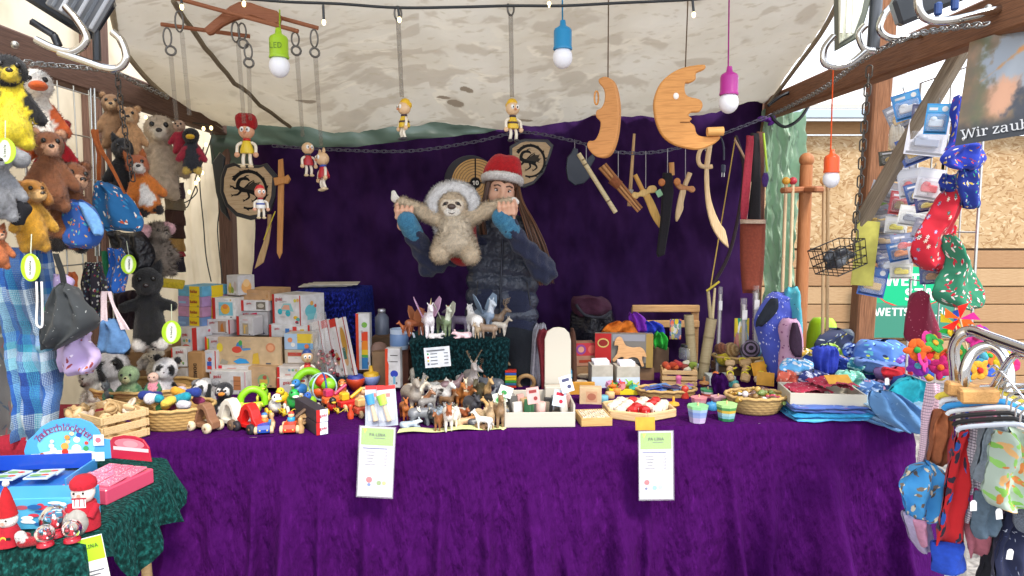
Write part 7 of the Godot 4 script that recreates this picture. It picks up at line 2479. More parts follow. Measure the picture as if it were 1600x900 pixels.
func table_middle() -> void:
	# animals on the pedestal
	var ga:="toy animals on the green velvet pedestal"
	var top:=P(716,527,3.13).y+.003
	var pz:=3.19
	var on:=func(px:float,off:float) -> Vector3:
		var p:=P(px,524,pz+off)
		p.y=top
		return p
	beast("orange toy fox at the pedestal's left end",on.call(636,-.02),.045,200,{"b":"b5602c","tail":"d8b090"},ga)
	beast("rearing brown toy dragon second from left on the pedestal",on.call(649,-.04),.075,40,{"b":"8a4c2c","wing":"9a5a34","neck":[.1,.5],"ear":.12,"tail":"7a3c20"},ga)
	beast("white winged toy unicorn with lilac wings on the pedestal",on.call(668,-.06),.1,-70,{"b":"e6e0e4","wing":"b890b0","mane":"c898b8","horn":true,"neck":[.16,.5]},ga)
	beast("green and white toy dragon with orange crest on the pedestal",on.call(694,-.03),.085,-60,{"b":"7a8c68","h":"c8ccb8","wing":"a8a898","mane":"c8843c","neck":[.12,.6],"tail":"6a7a58"},ga)
	beast("violet grey toy horse between crest dragon and white horse on the pedestal",on.call(718,.02),.08,160,{"b":"6d6478","mane":"3c3444","tail":"3c3444"},ga)
	beast("pink lying toy cat at the pedestal's front edge",on.call(724,-.1),.06,200,{"b":"d8b8bc","lie":true,"ear":.1},ga)
	beast("large white toy horse turning its rump, middle right of the pedestal",on.call(741,-.04),.092,110,{"b":"dedcd8","mane":"b8b4b0","tail":"e8e6e2","thick":.3},ga)
	beast("pale blue toy eagle creature with spread wings at the back of the pedestal",on.call(757,.08),.1,-50,{"b":"8a9cb0","h":"d0d8e0","wing":"7f93a8","neck":[.1,.55]},ga)
	beast("brown toy elk with antlers at the pedestal's right back",on.call(770,.06),.085,-20,{"b":"7a644e","antler":true},ga)
	beast("small tan toy goat before the white horse on the pedestal",on.call(749,-.1),.05,-120,{"b":"a89478","ear":.12},ga)
	beast("shaggy brown toy sheep at the pedestal's front right",on.call(763,-.1),.055,170,{"b":"8a7460","thick":.32},ga)
	beast("grey white toy wolf at the right corner of the pedestal",on.call(781,-.03),.06,-30,{"b":"c4bcb0","h":"a89c8c","tail":"b0a698"},ga)
	beast("white sleeping toy dog beside the unicorn's hooves",on.call(680,-.11),.05,0,{"b":"c8c4c2","lie":true},ga)
	# animals on the table
	var gt:="toy animals standing on the table before the pedestal"
	var A:=[
		["white toy horse at the left of the back row",660,608,.085,-30,{"b":"d8cdb8","mane":"e8e0d0","tail":"c8b898"}],
		["long tan toy horse with dark mane in the back row",696,604,.08,175,{"b":"b09470","mane":"6a5440","tail":"6a5440","len":1.35}],
		["grey toy donkey in the middle of the back row",721,604,.078,150,{"b":"5c5258","ear":.16,"mane":"3a3438"}],
		["silver grey toy stag with spread antlers before the pedestal",736,620,.098,-75,{"b":"a49c98","antler":true,"neck":[.14,.5]}],
		["slate grey toy horse right of the stag",754,604,.078,10,{"b":"7c7474","mane":"4c4444","tail":"4c4444"}],
		["tan toy reindeer with antlers at the back right",778,598,.075,-50,{"b":"b59a78","antler":true}],
		["pinkish grey toy pony in the second row",705,620,.06,20,{"b":"8a6f74","mane":"5c484c","thick":.28}],
		["stone coloured toy lion sitting at the left of the table animals",643,644,.085,-60,{"b":"8f867c","mane":"6d645a","neck":[.1,.5],"thick":.3}],
		["white toy polar bear walking in the second row",667,620,.052,10,{"b":"d8d2c6","thick":.34,"ear":.06,"neck":[.3,.1],"stout":.12}],
		["black and white toy cow in the middle of the table animals",689,636,.07,-40,{"b":"c8c4c0","spot":"26221f","thick":.3}],
		["chestnut toy horse with dark legs in the third row",713,637,.072,-60,{"b":"a0602c","l":"6a3c1c","mane":"5c3014","tail":"5c3014"}],
		["chestnut toy foal beside the chestnut horse",726,636,.056,-40,{"b":"b0703c","mane":"6a3c1c"}],
		["dark olive toy horse right of the chestnut foal",749,634,.078,-100,{"b":"4a4430","mane":"26221a","tail":"26221a"}],
		["blue grey toy rhino behind the dark olive horse",768,620,.066,160,{"b":"5c6068","thick":.34,"stout":.12,"horn":true,"neck":[.28,.1]}],
		["small brown toy calf left of the chestnut horse",698,640,.048,-30,{"b":"7c5c40"}],
		["orange toy lioness lying by the blue toy",662,634,.055,10,{"b":"b88448","lie":true}],
		["grey toy elephant at the front left",657,664,.052,10,{"b":"6c6e74","thick":.36,"stout":.13,"trunk":true,"ear":.26,"neck":[.2,.15]}],
		["pale blue grey toy elephant calf beside the grey elephant",678,662,.046,-40,{"b":"8b98a4","thick":.36,"stout":.13,"trunk":true,"ear":.26,"neck":[.2,.15]}],
		["orange toy squirrel upright at the front left edge",632,655,.055,-70,{"b":"b06430","neck":[.05,.4],"tail":"c88048","ear":.14}],
		["white and grey toy husky lying in the front middle",722,648,.06,170,{"b":"c0b8ac","h":"e0dcd4","lie":true}],
		["white toy dog with orange head standing at the front",700,671,.066,-80,{"b":"d8cfc4","h":"b0643c","thick":.26}],
		["tan toy fox lying curled at the front middle",722,664,.055,20,{"b":"c8a078","h":"b5804c","lie":true}],
		["grey toy seal lying at the front right",746,664,.05,10,{"b":"55565c","lie":true}],
		["tan toy meerkat upright, left of two",765,668,.062,-80,{"b":"b09470","neck":[.06,.55]}],
		["darker toy meerkat upright, right of two",777,666,.072,-70,{"b":"8a6c4c","neck":[.06,.6]}],
		["dark grey toy gorilla left of the meerkats",738,650,.06,-60,{"b":"3a3a40","thick":.34,"neck":[.16,.3],"stout":.12}],
		["grey toy wolf behind the blue grey elephants",668,646,.056,40,{"b":"84807c","tail":"6c6864"}],
		["white toy lamb beside the cow",682,622,.045,200,{"b":"dcd6cc","thick":.34}],
		["brown toy bear between lamb and pony",690,616,.05,15,{"b":"5c4432","thick":.36,"stout":.12,"neck":[.28,.1]}],
		["grey toy shark on its stand at the front left corner",640,668,.05,15,{"b":"9aa8b4","h":"c8d0d8","lie":true}],
		["black toy panther in the row behind the meerkats",758,646,.05,170,{"b":"1f1d20","tail":"1f1d20"}],
		["cream toy ram with horns at the far left of the second row",646,632,.06,20,{"b":"cfc4b0","horn":true}],
		["spotted brown toy giraffe calf in the back row",673,604,.07,-30,{"b":"c08c4c","spot":"7a4a24","neck":[.14,.8]}],
		["dark bay toy horse between white and tan horses",680,606,.075,40,{"b":"4c3020","mane":"1c1410","tail":"1c1410"}],
		["pale grey toy horse between stag and donkey",728,610,.07,-20,{"b":"b8b2ac","mane":"6c6660"}],
		["russet toy deer at the right of the second row",766,606,.07,-140,{"b":"9a5a34","antler":true}],
		["small white toy goat at the front between dog and fox",712,668,.05,-100,{"b":"e0d8cc","horn":true}],
		["brown and white toy pony in the third row left",656,644,.06,-20,{"b":"8a5c3c","spot":"e0d8cc","mane":"e0d8cc"}],
		["black toy boar right of the olive horse",770,640,.05,-30,{"b":"2a2624","thick":.34}],
		["sandy toy camel in the third row right",756,630,.07,-60,{"b":"c09a68","neck":[.3,.5]}],
		["grey toy goose at the front right of the elephants",690,660,.045,-60,{"b":"8f8c88","neck":[.1,.6]}],
		["brown toy hare crouching by the meerkats",752,670,.04,-40,{"b":"8a6a4c","lie":true,"ear":.18}],
		["white toy goat kid at the left of the front row",648,662,.045,-60,{"b":"e4ded2"}],
		["brown and cream toy cow at the front between elephants and dog",688,672,.05,-110,{"b":"8a5430","spot":"e4dac8"}],
		["cream toy llama behind the husky",726,628,.06,-80,{"b":"dcccb0","neck":[.1,.6]}],
		["black toy gorilla baby by the olive horse",742,640,.045,-60,{"b":"232126","thick":.34,"neck":[.16,.3]}],
		["white toy arctic fox at the right of the front row",756,672,.045,160,{"b":"e6e2dc","tail":"d8d4ce"}],
		["golden toy labrador behind the meerkats",772,652,.05,190,{"b":"cfa468","tail":"cfa468"}],
		["reddish toy orangutan before the stag",735,626,.05,-70,{"b":"a04e24","thick":.32,"neck":[.14,.3]}],
		["pale toy goose like bird beside the polar bear",650,622,.06,30,{"b":"b8b0a4","neck":[.14,.5]}],
		["speckled grey toy leopard lying by the husky",708,652,.05,0,{"b":"a8a090","lie":true,"spot":"4c463c"}]]
	for q in A:beast(q[0],T(q[1],q[2]),q[3]*1.18,q[4],q[5],gt)
	var kinds:=[["ochre","b88a4c"],["charcoal","38383c"],["snow white","e8e4dc"],["russet","96502c"],["fawn","c8ac88"],["slate","6c727a"]]
	var sp:=[["foal",{"mane":"4c3828"}],["hound",{"ear":.13,"tail":"8a6a4c"}],["cub lying down",{"lie":true}],["buffalo calf",{"thick":.34,"horn":true}]]
	for k in 24:
		var o:Dictionary=sp[k/6][1].duplicate()
		o.b=kinds[k % 6][1]
		beast("small %s toy %s squeezed between the larger toy animals" % [kinds[k % 6][0],sp[k/6][0]],T(640+24*(k % 6)+5*(k/6)+rf(-4,4),613+16*(k/6)+rf(-3,3)),rf(.042,.055),rf(-140,60),o,gt)
	for q in [[781,622,14,"a8c8a0"],[790,612,-20,"dfe4dc"]]:
		var k:=B.new()
		k.box(Vector3.ZERO,V(.055,.045,.002),0)
		var t:=thing("paper_tag","%s hanging beside the toy animals" % ("green printed paper tag" if q[0] < 785 else "white folded paper tag"),"tag",P(q[0],q[1],2.8),V(-10,10,q[2]))
		part(t,"card",k.done(),M("paper","e2e8e0"))
		prt(t,[["r",-.022,-.016,.044,.024,q[3]],["e",-.005,-.005,.012,.009,"3f8a4c"]],X(V(0,0,.001)))
	# strip along the edge
	var sb:=B.new()
	var ea:=T(622,676)
	var eb:=T(800,668)
	sb.sheet(30,4,func(u:float,v:float) -> Vector3:
		var p:=ea.lerp(eb,u)+V(0,.006+.004*sin(u*14.0),-.03+.055*v)
		p.y -=.03*smoothstep(.88,1.0,u)*v
		return p)
	solo("price_strip","pale yellow paper strip along the table edge before the toy animals","paper strip",sb.done(),M("paper","dfe4a4"))
	price_sign("left laminated price sign with green header and red bird picture",588,665,778,56,2.5,-3,[[-.18,-.26,.09,"c8303c"],[-.18,-.33,.05,"3a6ab0"],[.1,-.3,.07,"7a9c3c"],[.25,-.3,.06,"b8c85c"]])
	price_sign("right laminated price sign with green header and red bird picture",1025,672,782,54,2.58,1,[[-.28,-.25,.08,"c8303c"],[-.05,-.33,.07,"7ab0d8"],[.12,-.32,.07,"a8c8d8"],[-.3,-.34,.04,"3a4a8c"]])
	# white display box with rounded header board
	var d0:=T(842,668)
	var wb:=thing("white_display_box","white wooden display tray with tall rounded header board","display box",d0+V(0,0,-.11),V(0,2,0))
	var wm:=M("paint","bfb8aa")
	for q in [[V(0,.03,.105),V(.28,.06,.008)],[V(-.136,.045,0),V(.008,.09,.21)],[V(.136,.045,0),V(.008,.09,.21)],[V(0,.05,-.105),V(.28,.1,.008)],[V(0,.004,0),V(.27,.006,.2)]]:
		var b:=B.new()
		b.box(q[0],q[1],.0015)
		part(wb,"panel",b.done(),wm)
	var hd:=cut([[851,600],[851,530],[855,518],[864,512],[873,511],[882,513],[889,520],[892,532],[892,600]],3.0,.01,.002)
	part(wb,"header_board",hd[0],M("paint","c4bdae"),X(wb.basis.inverse()*(hd[1] - wb.position)))
	var hb:=B.new()
	hb.box(V(.085,.06,-.09),V(.1,.12,.06),.002)
	part(wb,"inner_holder",hb.done(),wm)
	var ic:=["8a8684","5c5a58","d8d4ce","c89c94","b89870","4c8a5c","cfd4dc","7c7876","e0b8b0","9c8c78","3a3a3c","c8ccd8"]
	for i in 16:
		var b:=B.new()
		var y:=rf(.03,.05)
		if i % 4==0:b.cyl(V(0,-.03,0),.02,.055,14,.003)
		else:b.box(Vector3.ZERO,V(rf(.025,.04),rf(.045,.08),rf(.01,.03)),.002)
		solo("small_trinket",["grey roll","boxed eraser","little printed card","small painted wooden charm"][i % 4]+" in the white tray, "+["left","centre","right","far right"][i/4]+" group","trinket",b.done(),M("paper",ic[i % 12]),X(wb.position+V(-.115+.0155*i,y+.03,rf(-.03,.07)),V(rf(-15,5),rf(-40,40),rf(-12,12))))
	for q in [[874,622,-12,"c8d8e4","c02c3c"],[885,600,14,"dfe2ea","4a4c6a"],[833,618,6,"d8a8a4","8a3c3c"]]:
		var t:=thing("printed_card",["pale blue card with red heart standing in the white tray","white figure card standing right in the white tray","pink card standing in the middle of the white tray"][[874,885,833].find(q[0])],"card",P(q[0],q[1],2.72),V(-10,10,q[2]))
		var b:=B.new()
		b.box(Vector3.ZERO,V(.05,.065,.002),0)
		part(t,"card",b.done(),M("paper",q[3]))
		prt(t,[["r",-.015,.01,.03,.012,q[4]],["c",.008,-.012,.008,q[4]]],X(V(0,0,.001)))
	# rainbow block stack, rings
	var bs:=thing("rainbow_blocks","stack of red, blue, yellow and green wooden boards","wooden blocks",T(798,608))
	var cols:=["c8301c","2c58b0","e0b81c","e0c41c","3f9c3c","2f6a8c","c8301c"]
	for i in 7:
		var b:=B.new()
		b.box(V(0,.09 - .0125*i,0),V(.055,.0115,.04),.002)
		part(bs,"board",b.done(),M("paint",cols[i]))
	for q in [[822,604,.04,"c8a06c",20,"curved pale wooden ring beside the rainbow boards"],[838,596,.035,"7f9a58",70,"green wooden ring right of the pale wooden ring"],[905,604,.032,"d8ccb8",85,"cream tape roll lying nearest the header board"],[915,594,.034,"b8a890",85,"tan tape roll lying behind the cream one"]]:
		var b:=B.new()
		b.tube(ring_pts(q[2],22),.011,8,-1.0,true)
		solo("wooden_ring",q[5],"ring",b.done(),M("wood",q[3]),X(T(q[0],q[1])+V(0,.02,0),V(q[4],0,0)))
	carton("yellow_board","yellow orange board standing behind the white tray",856,930,597,618,3.26,.02,0,{"c":"d89a34"})
	carton("blue_tin","blue banded tin behind the white tray by the tape rolls",868,894,578,612,3.3,.07,0,{"c":"2f88b0"},[["r",0,.7,1,.16,"9cc0cc"],["r",0,.1,1,.14,"1c5a80"]])
	for i in 7:
		var b:=B.new()
		b.ell(Vector3.ZERO,V(.02,.015,.018),9,6)
		solo("wooden_egg","small coloured wooden egg behind the white tray, the %s one" % ["red","lime","teal","yellow","pink","brown","olive"][i],"wooden egg",b.done(),M("paint",["b8302c","a8c83c","2f8a8c","d8b82c","c8808c","8a5c3c","7c8a3c"][i]),X(T(862+i*7,606+(i % 2)*4)+V(0,.02,.02),V(0,i*40,0)))
	# letter stamp tray
	var st:=thing("stamp_tray","small wooden tray filled with printed letter tiles","tray",T(930,666)+V(0,0,-.07),V(0,6,0))
	for q in [[V(0,.016,.065),V(.125,.034,.006)],[V(0,.016,-.065),V(.125,.034,.006)],[V(-.06,.016,0),V(.006,.034,.13)],[V(.06,.016,0),V(.006,.034,.13)],[V(0,.003,0),V(.12,.005,.13)]]:
		var b:=B.new()
		b.box(q[0],q[1],.001)
		part(st,"tray_wall",b.done(),M("wood","c9a468"))
	for i in 6:
		for j in 6:
			var b:=B.new()
			b.box(Vector3.ZERO,V(.016,.012,.017),.002)
			var tp:=part(st,"tile",b.done(),M("wood",["e2d6bc","d8c8a8","e8dcc8"][(i+j) % 3]),X(V(-.046+.0185*i,.028,-.048+.0195*j),V(rf(-8,8),rf(-20,20),rf(-8,8))))
			prt(tp,[["r",-.003,-.004,.005,.007,["5c4030","a03028","3c4a6a"][(i*3+j) % 3]]],X(V(0,.0062,0),V(-90,0,0)),"letter")
	carton("wooden_holder","pale wooden block with printed picture behind the letter tiles",905,940,605,634,3.08,.05,-6,{"c":"dcbc94"},[["r",.3,.2,.5,.6,"c89a78"],["e",.55,.5,.2,.2,"a86a54"]])
	# hexagon tray with rounded cubes
	var hx:=T(1008,662)+V(0,0,-.15)
	var ht:=thing("hexagon_tray","pale wooden hexagon tray of white and red rounded cubes","tray",hx,V(0,4,0))
	var hr:=.158
	var ob:=B.new()
	for i in 6:
		var a:=TAU*(i+.5)/6
		var b2:=TAU*(i+1.5)/6
		var p:=V(cos(a),0,sin(a)*.86)*hr
		var q2:=V(cos(b2),0,sin(b2)*.86)*hr
		var wl:=B.new()
		wl.box(Vector3.ZERO,V(p.distance_to(q2),.034,.012),.003)
		part(ht,"rim_board",wl.done(),M("wood","dcbc8c"),Transform3D(Basis(Vector3.UP,-atan2(q2.z - p.z,q2.x - p.x)),(p+q2)*.5+V(0,.02,0)))
	ob.cyl(V(0,.002,0),hr*.97,.008,6,0.0)
	part(ht,"tray_floor",ob.done(),M("wood","c9a474"),X(Vector3.ZERO,V(0,30,0),V(1,1,.86)))
	var n:=0
	for j in 4:
		for i in 5:
			var x:=-.1+.05*i+(.012 if j % 2 else -.012)
			var z:=-.078+.05*j
			if absf(x) > .135 - absf(z)*.5:continue
			var b:=B.new()
			b.box(V(0,.022,0),V(.041,.043,.041),.009)
			n+=1
			var red:=n in [2,4,8,12,16,17]
			var t:=thing("rounded_cube",("red rounded cube in the hexagon tray, " if red else "white printed cube in the hexagon tray, ")+["back","second","third","front"][j]+" row, "+["leftmost","second","third","fourth","fifth","sixth"][i]+" place","cube",hx+V(x,.008,z),V(0,rf(-25,25),0),"rounded cubes in the hexagon tray")
			part(t,"cube",b.done(),M("paint","b81c1c" if red else ["e4ddcc","ddd4c0"][n % 2]))
			prt(t,[["r",-.008,.014,.004,.016,"8a6a58" if not red else "d8a0a0"],["r",.0,.012,.008,.01,"7c6a5c" if not red else "d8a0a0"]],X(V(0,0,.0207)),"letter")
	var oc:=B.new()
	oc.box(Vector3.ZERO,V(.075,.05,.002),0)
	solo("orange_note","orange note hanging over the table edge below the hexagon tray","note",oc.done(),M("paper","dfa02c"),X(P(1008,662,2.66),V(-12,0,0)))
	# horse puzzle box and neighbours
	var hz:=carton("horse_puzzle_box","red and grey boxed wooden horse puzzle standing upright",929,1020,520,574,3.56,.04,-4,{"c":"8a7c70"},[["r",0,0,.28,1,"b02c2c"],["r",.28,0,.72,1,"7a7670"],["r",.88,0,.12,1,"a08448"],["e",.14,.72,.1,.14,"c8b068"],["e",.14,.72,.08,.1,"8a2c28"],["r",.06,.12,.17,.06,"e0d0cc"],["r",.3,.78,.56,.2,"8f9098"],["r",.32,0,.56,.14,"4c4844"]])
	var hp:=cut([[962,530],[968,526],[973,530],[978,540],[990,543],[1000,542],[1007,548],[1010,558],[1004,556],[1003,562],[1006,571],[1002,572],[998,562],[992,558],[982,560],[978,571],[974,570],[974,558],[966,560],[960,566],[957,562],[964,553],[966,540],[960,540]],3.54,.006,.001,2)
	part(hz,"horse_relief",hp[0],M("wood","dcab78"),X(hz.basis.inverse()*(hp[1] - hz.position)+V(0,0,.0)))
	carton("toy_box","pink red box with round pictures left of the horse puzzle box",898,930,535,572,3.6,.08,6,{"c":"b8846a"},[["r",0,.45,1,.55,"c03c44"],["c",.3,.72,.22,"8a4a8c"],["c",.3,.72,.13,"d89a80"],["c",.85,.72,.18,"d86a5c"],["r",.2,.15,.6,.12,"a0402c"]])
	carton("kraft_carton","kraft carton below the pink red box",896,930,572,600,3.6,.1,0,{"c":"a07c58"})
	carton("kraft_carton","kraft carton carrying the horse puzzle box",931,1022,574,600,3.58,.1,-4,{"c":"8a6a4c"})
	for q in [[924,958,570,606,"white file box of paper slips left"],[963,1000,572,606,"white file box of paper slips right"]]:
		var b:=carton("card_file_box","%s before the horse puzzle box" % q[4],q[0],q[1],q[2],q[3],3.4,.1,4,{"c":"bdb8ac"},[["r",0,0,1,.5,"c8d4e0"]])
		for i in 6:
			var k:=B.new()
			k.box(Vector3.ZERO,V(.075,.03,.001),0)
			part(b,"slip",k.done(),M("paper","e2dee6"),X(V(0,(q[3] - q[2])*3.4/F+.006,-.015 - .014*i),V(-14,0,rf(-3,3))))
	# yellow tray of spinning tops
	var yt:=thing("yellow_tray","shallow yellow tray of coloured spinning tops","tray",T(975,617)+V(0,0,-.05))
	for q in [[V(0,.014,.05),V(.14,.028,.005)],[V(0,.014,-.05),V(.14,.028,.005)],[V(-.068,.014,0),V(.005,.028,.1)],[V(.068,.014,0),V(.005,.028,.1)],[V(0,.003,0),V(.135,.004,.1)]]:
		var b:=B.new()
		b.box(q[0],q[1],.001)
		part(yt,"tray_wall",b.done(),M("paint","dcc81c"))
	for i in 9:
		var b:=B.new()
		b.lathe([Vector2(0,0),Vector2(.02,.016),Vector2(.021,.02),Vector2(.004,.026),Vector2(.003,.045),Vector2(0,.046)],Vector3.ZERO,12)
		var nmv:String=["pink","violet","lime","green","red","yellow","orange","rose","teal"][i]
		solo("spinner","%s spinning top in the shallow yellow tray" % nmv,"spinning top",b.done(),M("paint",["c888b0","a070c0","8cc83c","3fa03c","c83028","dcc02c","d8742c","c8787c","2f9c8c"][i]),X(yt.position+V(-.05+.05*(i % 3),.014+rf(0,.01),-.03+.03*(i/3)),V(rf(-50,50),0,rf(-50,50))),"spinning tops in the yellow tray")
	for i in 3:
		var b:=B.new()
		b.cyl(Vector3.ZERO,.022,.03,16,.003)
		solo("round_wooden_box","little round wooden box with %s lid between trays" % ["blue flowered","plain pale","orange"][i],"round box",b.done(),M("wood",["6fb0c8","dcb888","d88a3c"][i]),X(T(943+10*i,628 - 6*i)))
	# person's bag, bench, silks behind the table
	var bp:=thing("backpack","dark grey backpack with plum lining behind the table","backpack",P(922,540,4.0))
	cloth_part(bp,"bag_body",[[472,900,945],[490,892,956],[515,890,962],[550,892,962],[600,896,958]],4.0,.2,M("quilt","23232b"),2,.02)
	cloth_part(bp,"plum_lining",[[462,896,940],[470,892,952],[484,894,955],[494,905,945]],3.93,.1,M("cloth","4c1f38"),2,.014)
	var ls:=B.new()
	ls.tube(arc3([P(900,476,3.86) - bp.position,P(914,492,3.84) - bp.position,P(940,496,3.84) - bp.position,P(955,486,3.86) - bp.position],4),.008,6)
	part(bp,"strap",ls.done(),M("cloth","35353f"))
	var bn:=thing("wooden_bench","pale wooden bench back with two slats behind the table","bench",V(P(1040,500,3.95).x,0,-3.95))
	for y in [482,506]:
		var b:=B.new()
		b.box(Vector3.ZERO,V(.38,.04,.02),.004)
		part(bn,"slat",b.done(),M("wood","cda06c"),X(V(0,P(1040,y,3.95).y,0)))
	for s in [-1,1]:
		var b:=B.new()
		b.box(V(s*.17,.56,-.02),V(.04,1.1,.03),.003)
		part(bn,"leg",b.done(),M("wood","b88c5c"))
	for q in [["orange silk cloth bundle behind the horse puzzle box",[[502,965,985],[508,950,992],[518,940,998],[530,940,995]],"e07818",3.7],["violet silk cloth puffing up right of the orange one",[[488,983,994],[500,982,1010],[518,988,1015]],"8a2cc0",3.74],["royal blue silk cloth between violet and green ones",[[502,1008,1020],[510,1006,1036],[524,1006,1040]],"1f3cc8",3.72],["bright green silk cloth lowest of the bright silks",[[518,1022,1034],[530,1019,1042],[544,1022,1042]],"2cb83c",3.68]]:
		cloth("silk_cloth",q[0],"silk cloth",q[1],q[3],.07,M("cloth",q[2]),2.3,.02,0,"bright silk cloths behind the table")
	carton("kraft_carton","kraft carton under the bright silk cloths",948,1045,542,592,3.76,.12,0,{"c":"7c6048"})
	cloth("white_bag","white translucent bag behind the white header board at left","bag",[[505,838,852],[530,830,856],[602,826,858]],3.45,.08,M("cloth","b8b4bc"),3,.014)
	cloth("red_check_bag","dark red cloth bag left of the white header board","bag",[[514,842,858],[528,838,862],[558,842,862],[608,846,862]],3.4,.07,M("cloth","8a2430"),2,.012)
	cloth("brown_glove","brown leather strip standing right of the header board","leather",[[512,892,896],[530,891,900],[606,893,902]],3.4,.02,M("cloth","5c3826"),1,.004)
func table_right() -> void:
	# crate of orange felt vegetables
	crate("wooden_crate","small slatted wooden crate of orange and red felt food",T(1064,604)+V(0,0,-.06),.17,.13,.085,V(0,-8,0),"d0ac7a")
	var oc:=["c8502c","b83c1c","d86830","b02c2c","8a3c2c","d8d0b8","8aa03c"]
	for i in 14:
		var k:=[]
		k.append([Vector3.ZERO,V(rf(-.02,.02),rf(0,.012),rf(-.015,.015)),.017,.013,C(oc[i % 7])])
		solo("felt_food",["flame orange","rust red","light orange","crimson","brown","cream","olive green"][i % 7]+" felt piece in the small slatted crate, "+["back","front"][i/7]+" row","felt food",blob(k,.006,.004,.001),M("cloth","v"),X(T(1064,604)+V(-.06+.02*(i % 7),.075+rf(0,.03),-.09+.06*(i/7))))
	# bamboo tubes
	var bam:=M("wood","a89a78")
	for q in [[1084,598,1076,492,.024,"plain bamboo tube standing upright behind the felt crate"],[1096,598,1112,498,.027,"stout forked bamboo tube tied with yellow cord"]]:
		var t:=thing("bamboo_tube",q[5],"bamboo tube",P(q[0],q[1],3.6))
		part(t,"tube",bar(Vector3.ZERO,P(q[2],q[3],3.6) - t.position,q[4],14),bam)
		part(t,"dark_bore",bar((P(q[2],q[3],3.6) - t.position)*.99,(P(q[2],q[3],3.6) - t.position)*1.006,q[4]*.75,14),M("wood","4a4030"))
		for k in [.3,.7]:part(t,"node_ring",bar((P(q[2],q[3],3.6) - t.position)*k,(P(q[2],q[3],3.6) - t.position)*(k+.03),q[4]*1.06,14),M("wood","8a7c5c"))
		if q[0]==1096:
			part(t,"fork",bar(P(1111,500,3.6) - t.position,P(1106,452,3.6) - t.position,.011,10,.008),bam)
			part(t,"fork",bar(P(1113,500,3.6) - t.position,P(1117,450,3.6) - t.position,.008,10,.006),M("wood","c8b890"))
			part(t,"yellow_cord",bar(P(1104,455,3.59) - t.position,P(1124,440,3.59) - t.position,.006,6),M("cloth","c8b43c"))
	for q in [[1120,592,1126,448,.011,"tall clear tube right of the forked bamboo"],[1162,592,1162,466,.016,"shorter clear packed flute tube with label"],[1181,592,1181,446,.016,"tallest clear packed tube beside the blue bonnet"]]:
		var t:=thing("clear_tube",q[5],"tube",P(q[0],q[1],3.66),Vector3.ZERO,"")
		part(t,"tube",bar(Vector3.ZERO,P(q[2],q[3],3.66) - t.position,q[4],10),M("clear","ffffff"))
		part(t,"flute",bar(V(0,.01,0),(P(q[2],q[3],3.66) - t.position)*.92,q[4]*.55,9),M("plastic","b8b4b4"))
		var lb:=B.new()
		lb.box((P(q[2],q[3],3.66) - t.position)*.8+V(0,0,q[4]+.002),V(q[4]*1.6,.05,.001),0)
		part(t,"label",lb.done(),M("paper","dcdce0"))
	# jar, foil heap in a wire basket
	var jar:=thing("glass_jar","glass jar with dark lid behind the wire basket of foil packets","jar",P(1073,560,3.62))
	var jb:=B.new()
	jb.lathe([Vector2(0,0),Vector2(.04,0),Vector2(.042,.05),Vector2(.03,.062)],Vector3.ZERO,18)
	part(jar,"glass",jb.done(),M("clear","dfe8ea"))
	var jl:=B.new()
	jl.cyl(V(0,.06,0),.032,.014,18,.002)
	part(jar,"lid",jl.done(),M("metal","4c4c50"))
	var wbk:=thing("black_wire_basket","low black wire basket of silver foil packets","basket",T(1096,592)+V(0,.035,-.06))
	for i in 9:
		part(wbk,"wire",bar(V(-.06+.015*i,-.035,.05),V(-.06+.015*i,.02,.055),.0018,4),M("plastic","1f1d1e"))
	for y in [-.03,-.01,.02]:part(wbk,"wire",bar(V(-.062,y,.054),V(.062,y,.054),.0022,4),M("plastic","1f1d1e"))
	var sd:=B.new()
	sd.box(V(0,-.032,0),V(.12,.006,.1),.001)
	part(wbk,"bottom",sd.done(),M("plastic","2a2829"))
	for i in 12:
		var k:=B.new()
		k.box(Vector3.ZERO,V(.04,.012,.028),.004)
		solo("foil_packet","crumpled silver foil packet, %s in the black wire basket" % ["far left","left of centre","near centre","centre","right of centre","far right"][i % 6]+[" low"," high"][i/6],"packet",k.done(),M("metal","c4c4c8"),X(wbk.position+V(-.045+.018*(i % 6),-.005+.025*(i/6),rf(-.03,.03)),V(rf(-50,50),rf(0,180),rf(-50,50))))
	# crocheted balls
	var tb:=T(1160,590)+V(0,.075,-.06)
	basket("straw_tray","shallow round straw tray of crocheted balls",tb,.14,.085,.03,Vector3.ZERO,1.1,"b89a6c")
	for q in [[1142,548,.036,"c8a46c","a07840","mustard ringed"],[1172,546,.042,"3a2f3c","b098b8","dark striped"],[1130,560,.034,"d8c02c","2fa0c0","yellow and blue"],[1152,566,.034,"8a2c68","9a8ca0","plum centred grey"],[1186,562,.034,"6a5c7c","2f8aa0","teal centred"],[1126,545,.028,"9a5a3c","7a4430","brown"],[1204,556,.03,"b83c3c","5a9ac0","red and blue"]]:
		var b:=B.new()
		var c1:=C(q[3])
		var c2:=C(q[4])
		b.sm(true)
		for i in 12:
			b.c=c1 if (i % 2==0 if q[5] !="yellow and blue" else i < 6) else c2
			var pf:=[]
			for k in 4:
				var th:=PI*(i+k/3.0)/12.0
				pf.append(Vector2(sin(th)*q[2]*(1.0+.03*sin(PI*k/3.0)),cos(th)*q[2]))
			b.lathe(pf,Vector3.ZERO,18)
		solo("crocheted_ball","%s crocheted ball in the shallow straw tray" % q[5],"ball",b.done(),M("knit","v"),X(P(q[0],q[1],3.66),V(70,rf(-40,40),rf(-30,30)),V(1.19,1.19,1.19)),"crocheted balls in the straw tray")
	carton("kraft_carton","low kraft carton lifting the straw tray of crocheted balls",1118,1212,568,592,3.68,.1,0,{"c":"8a6c48"})
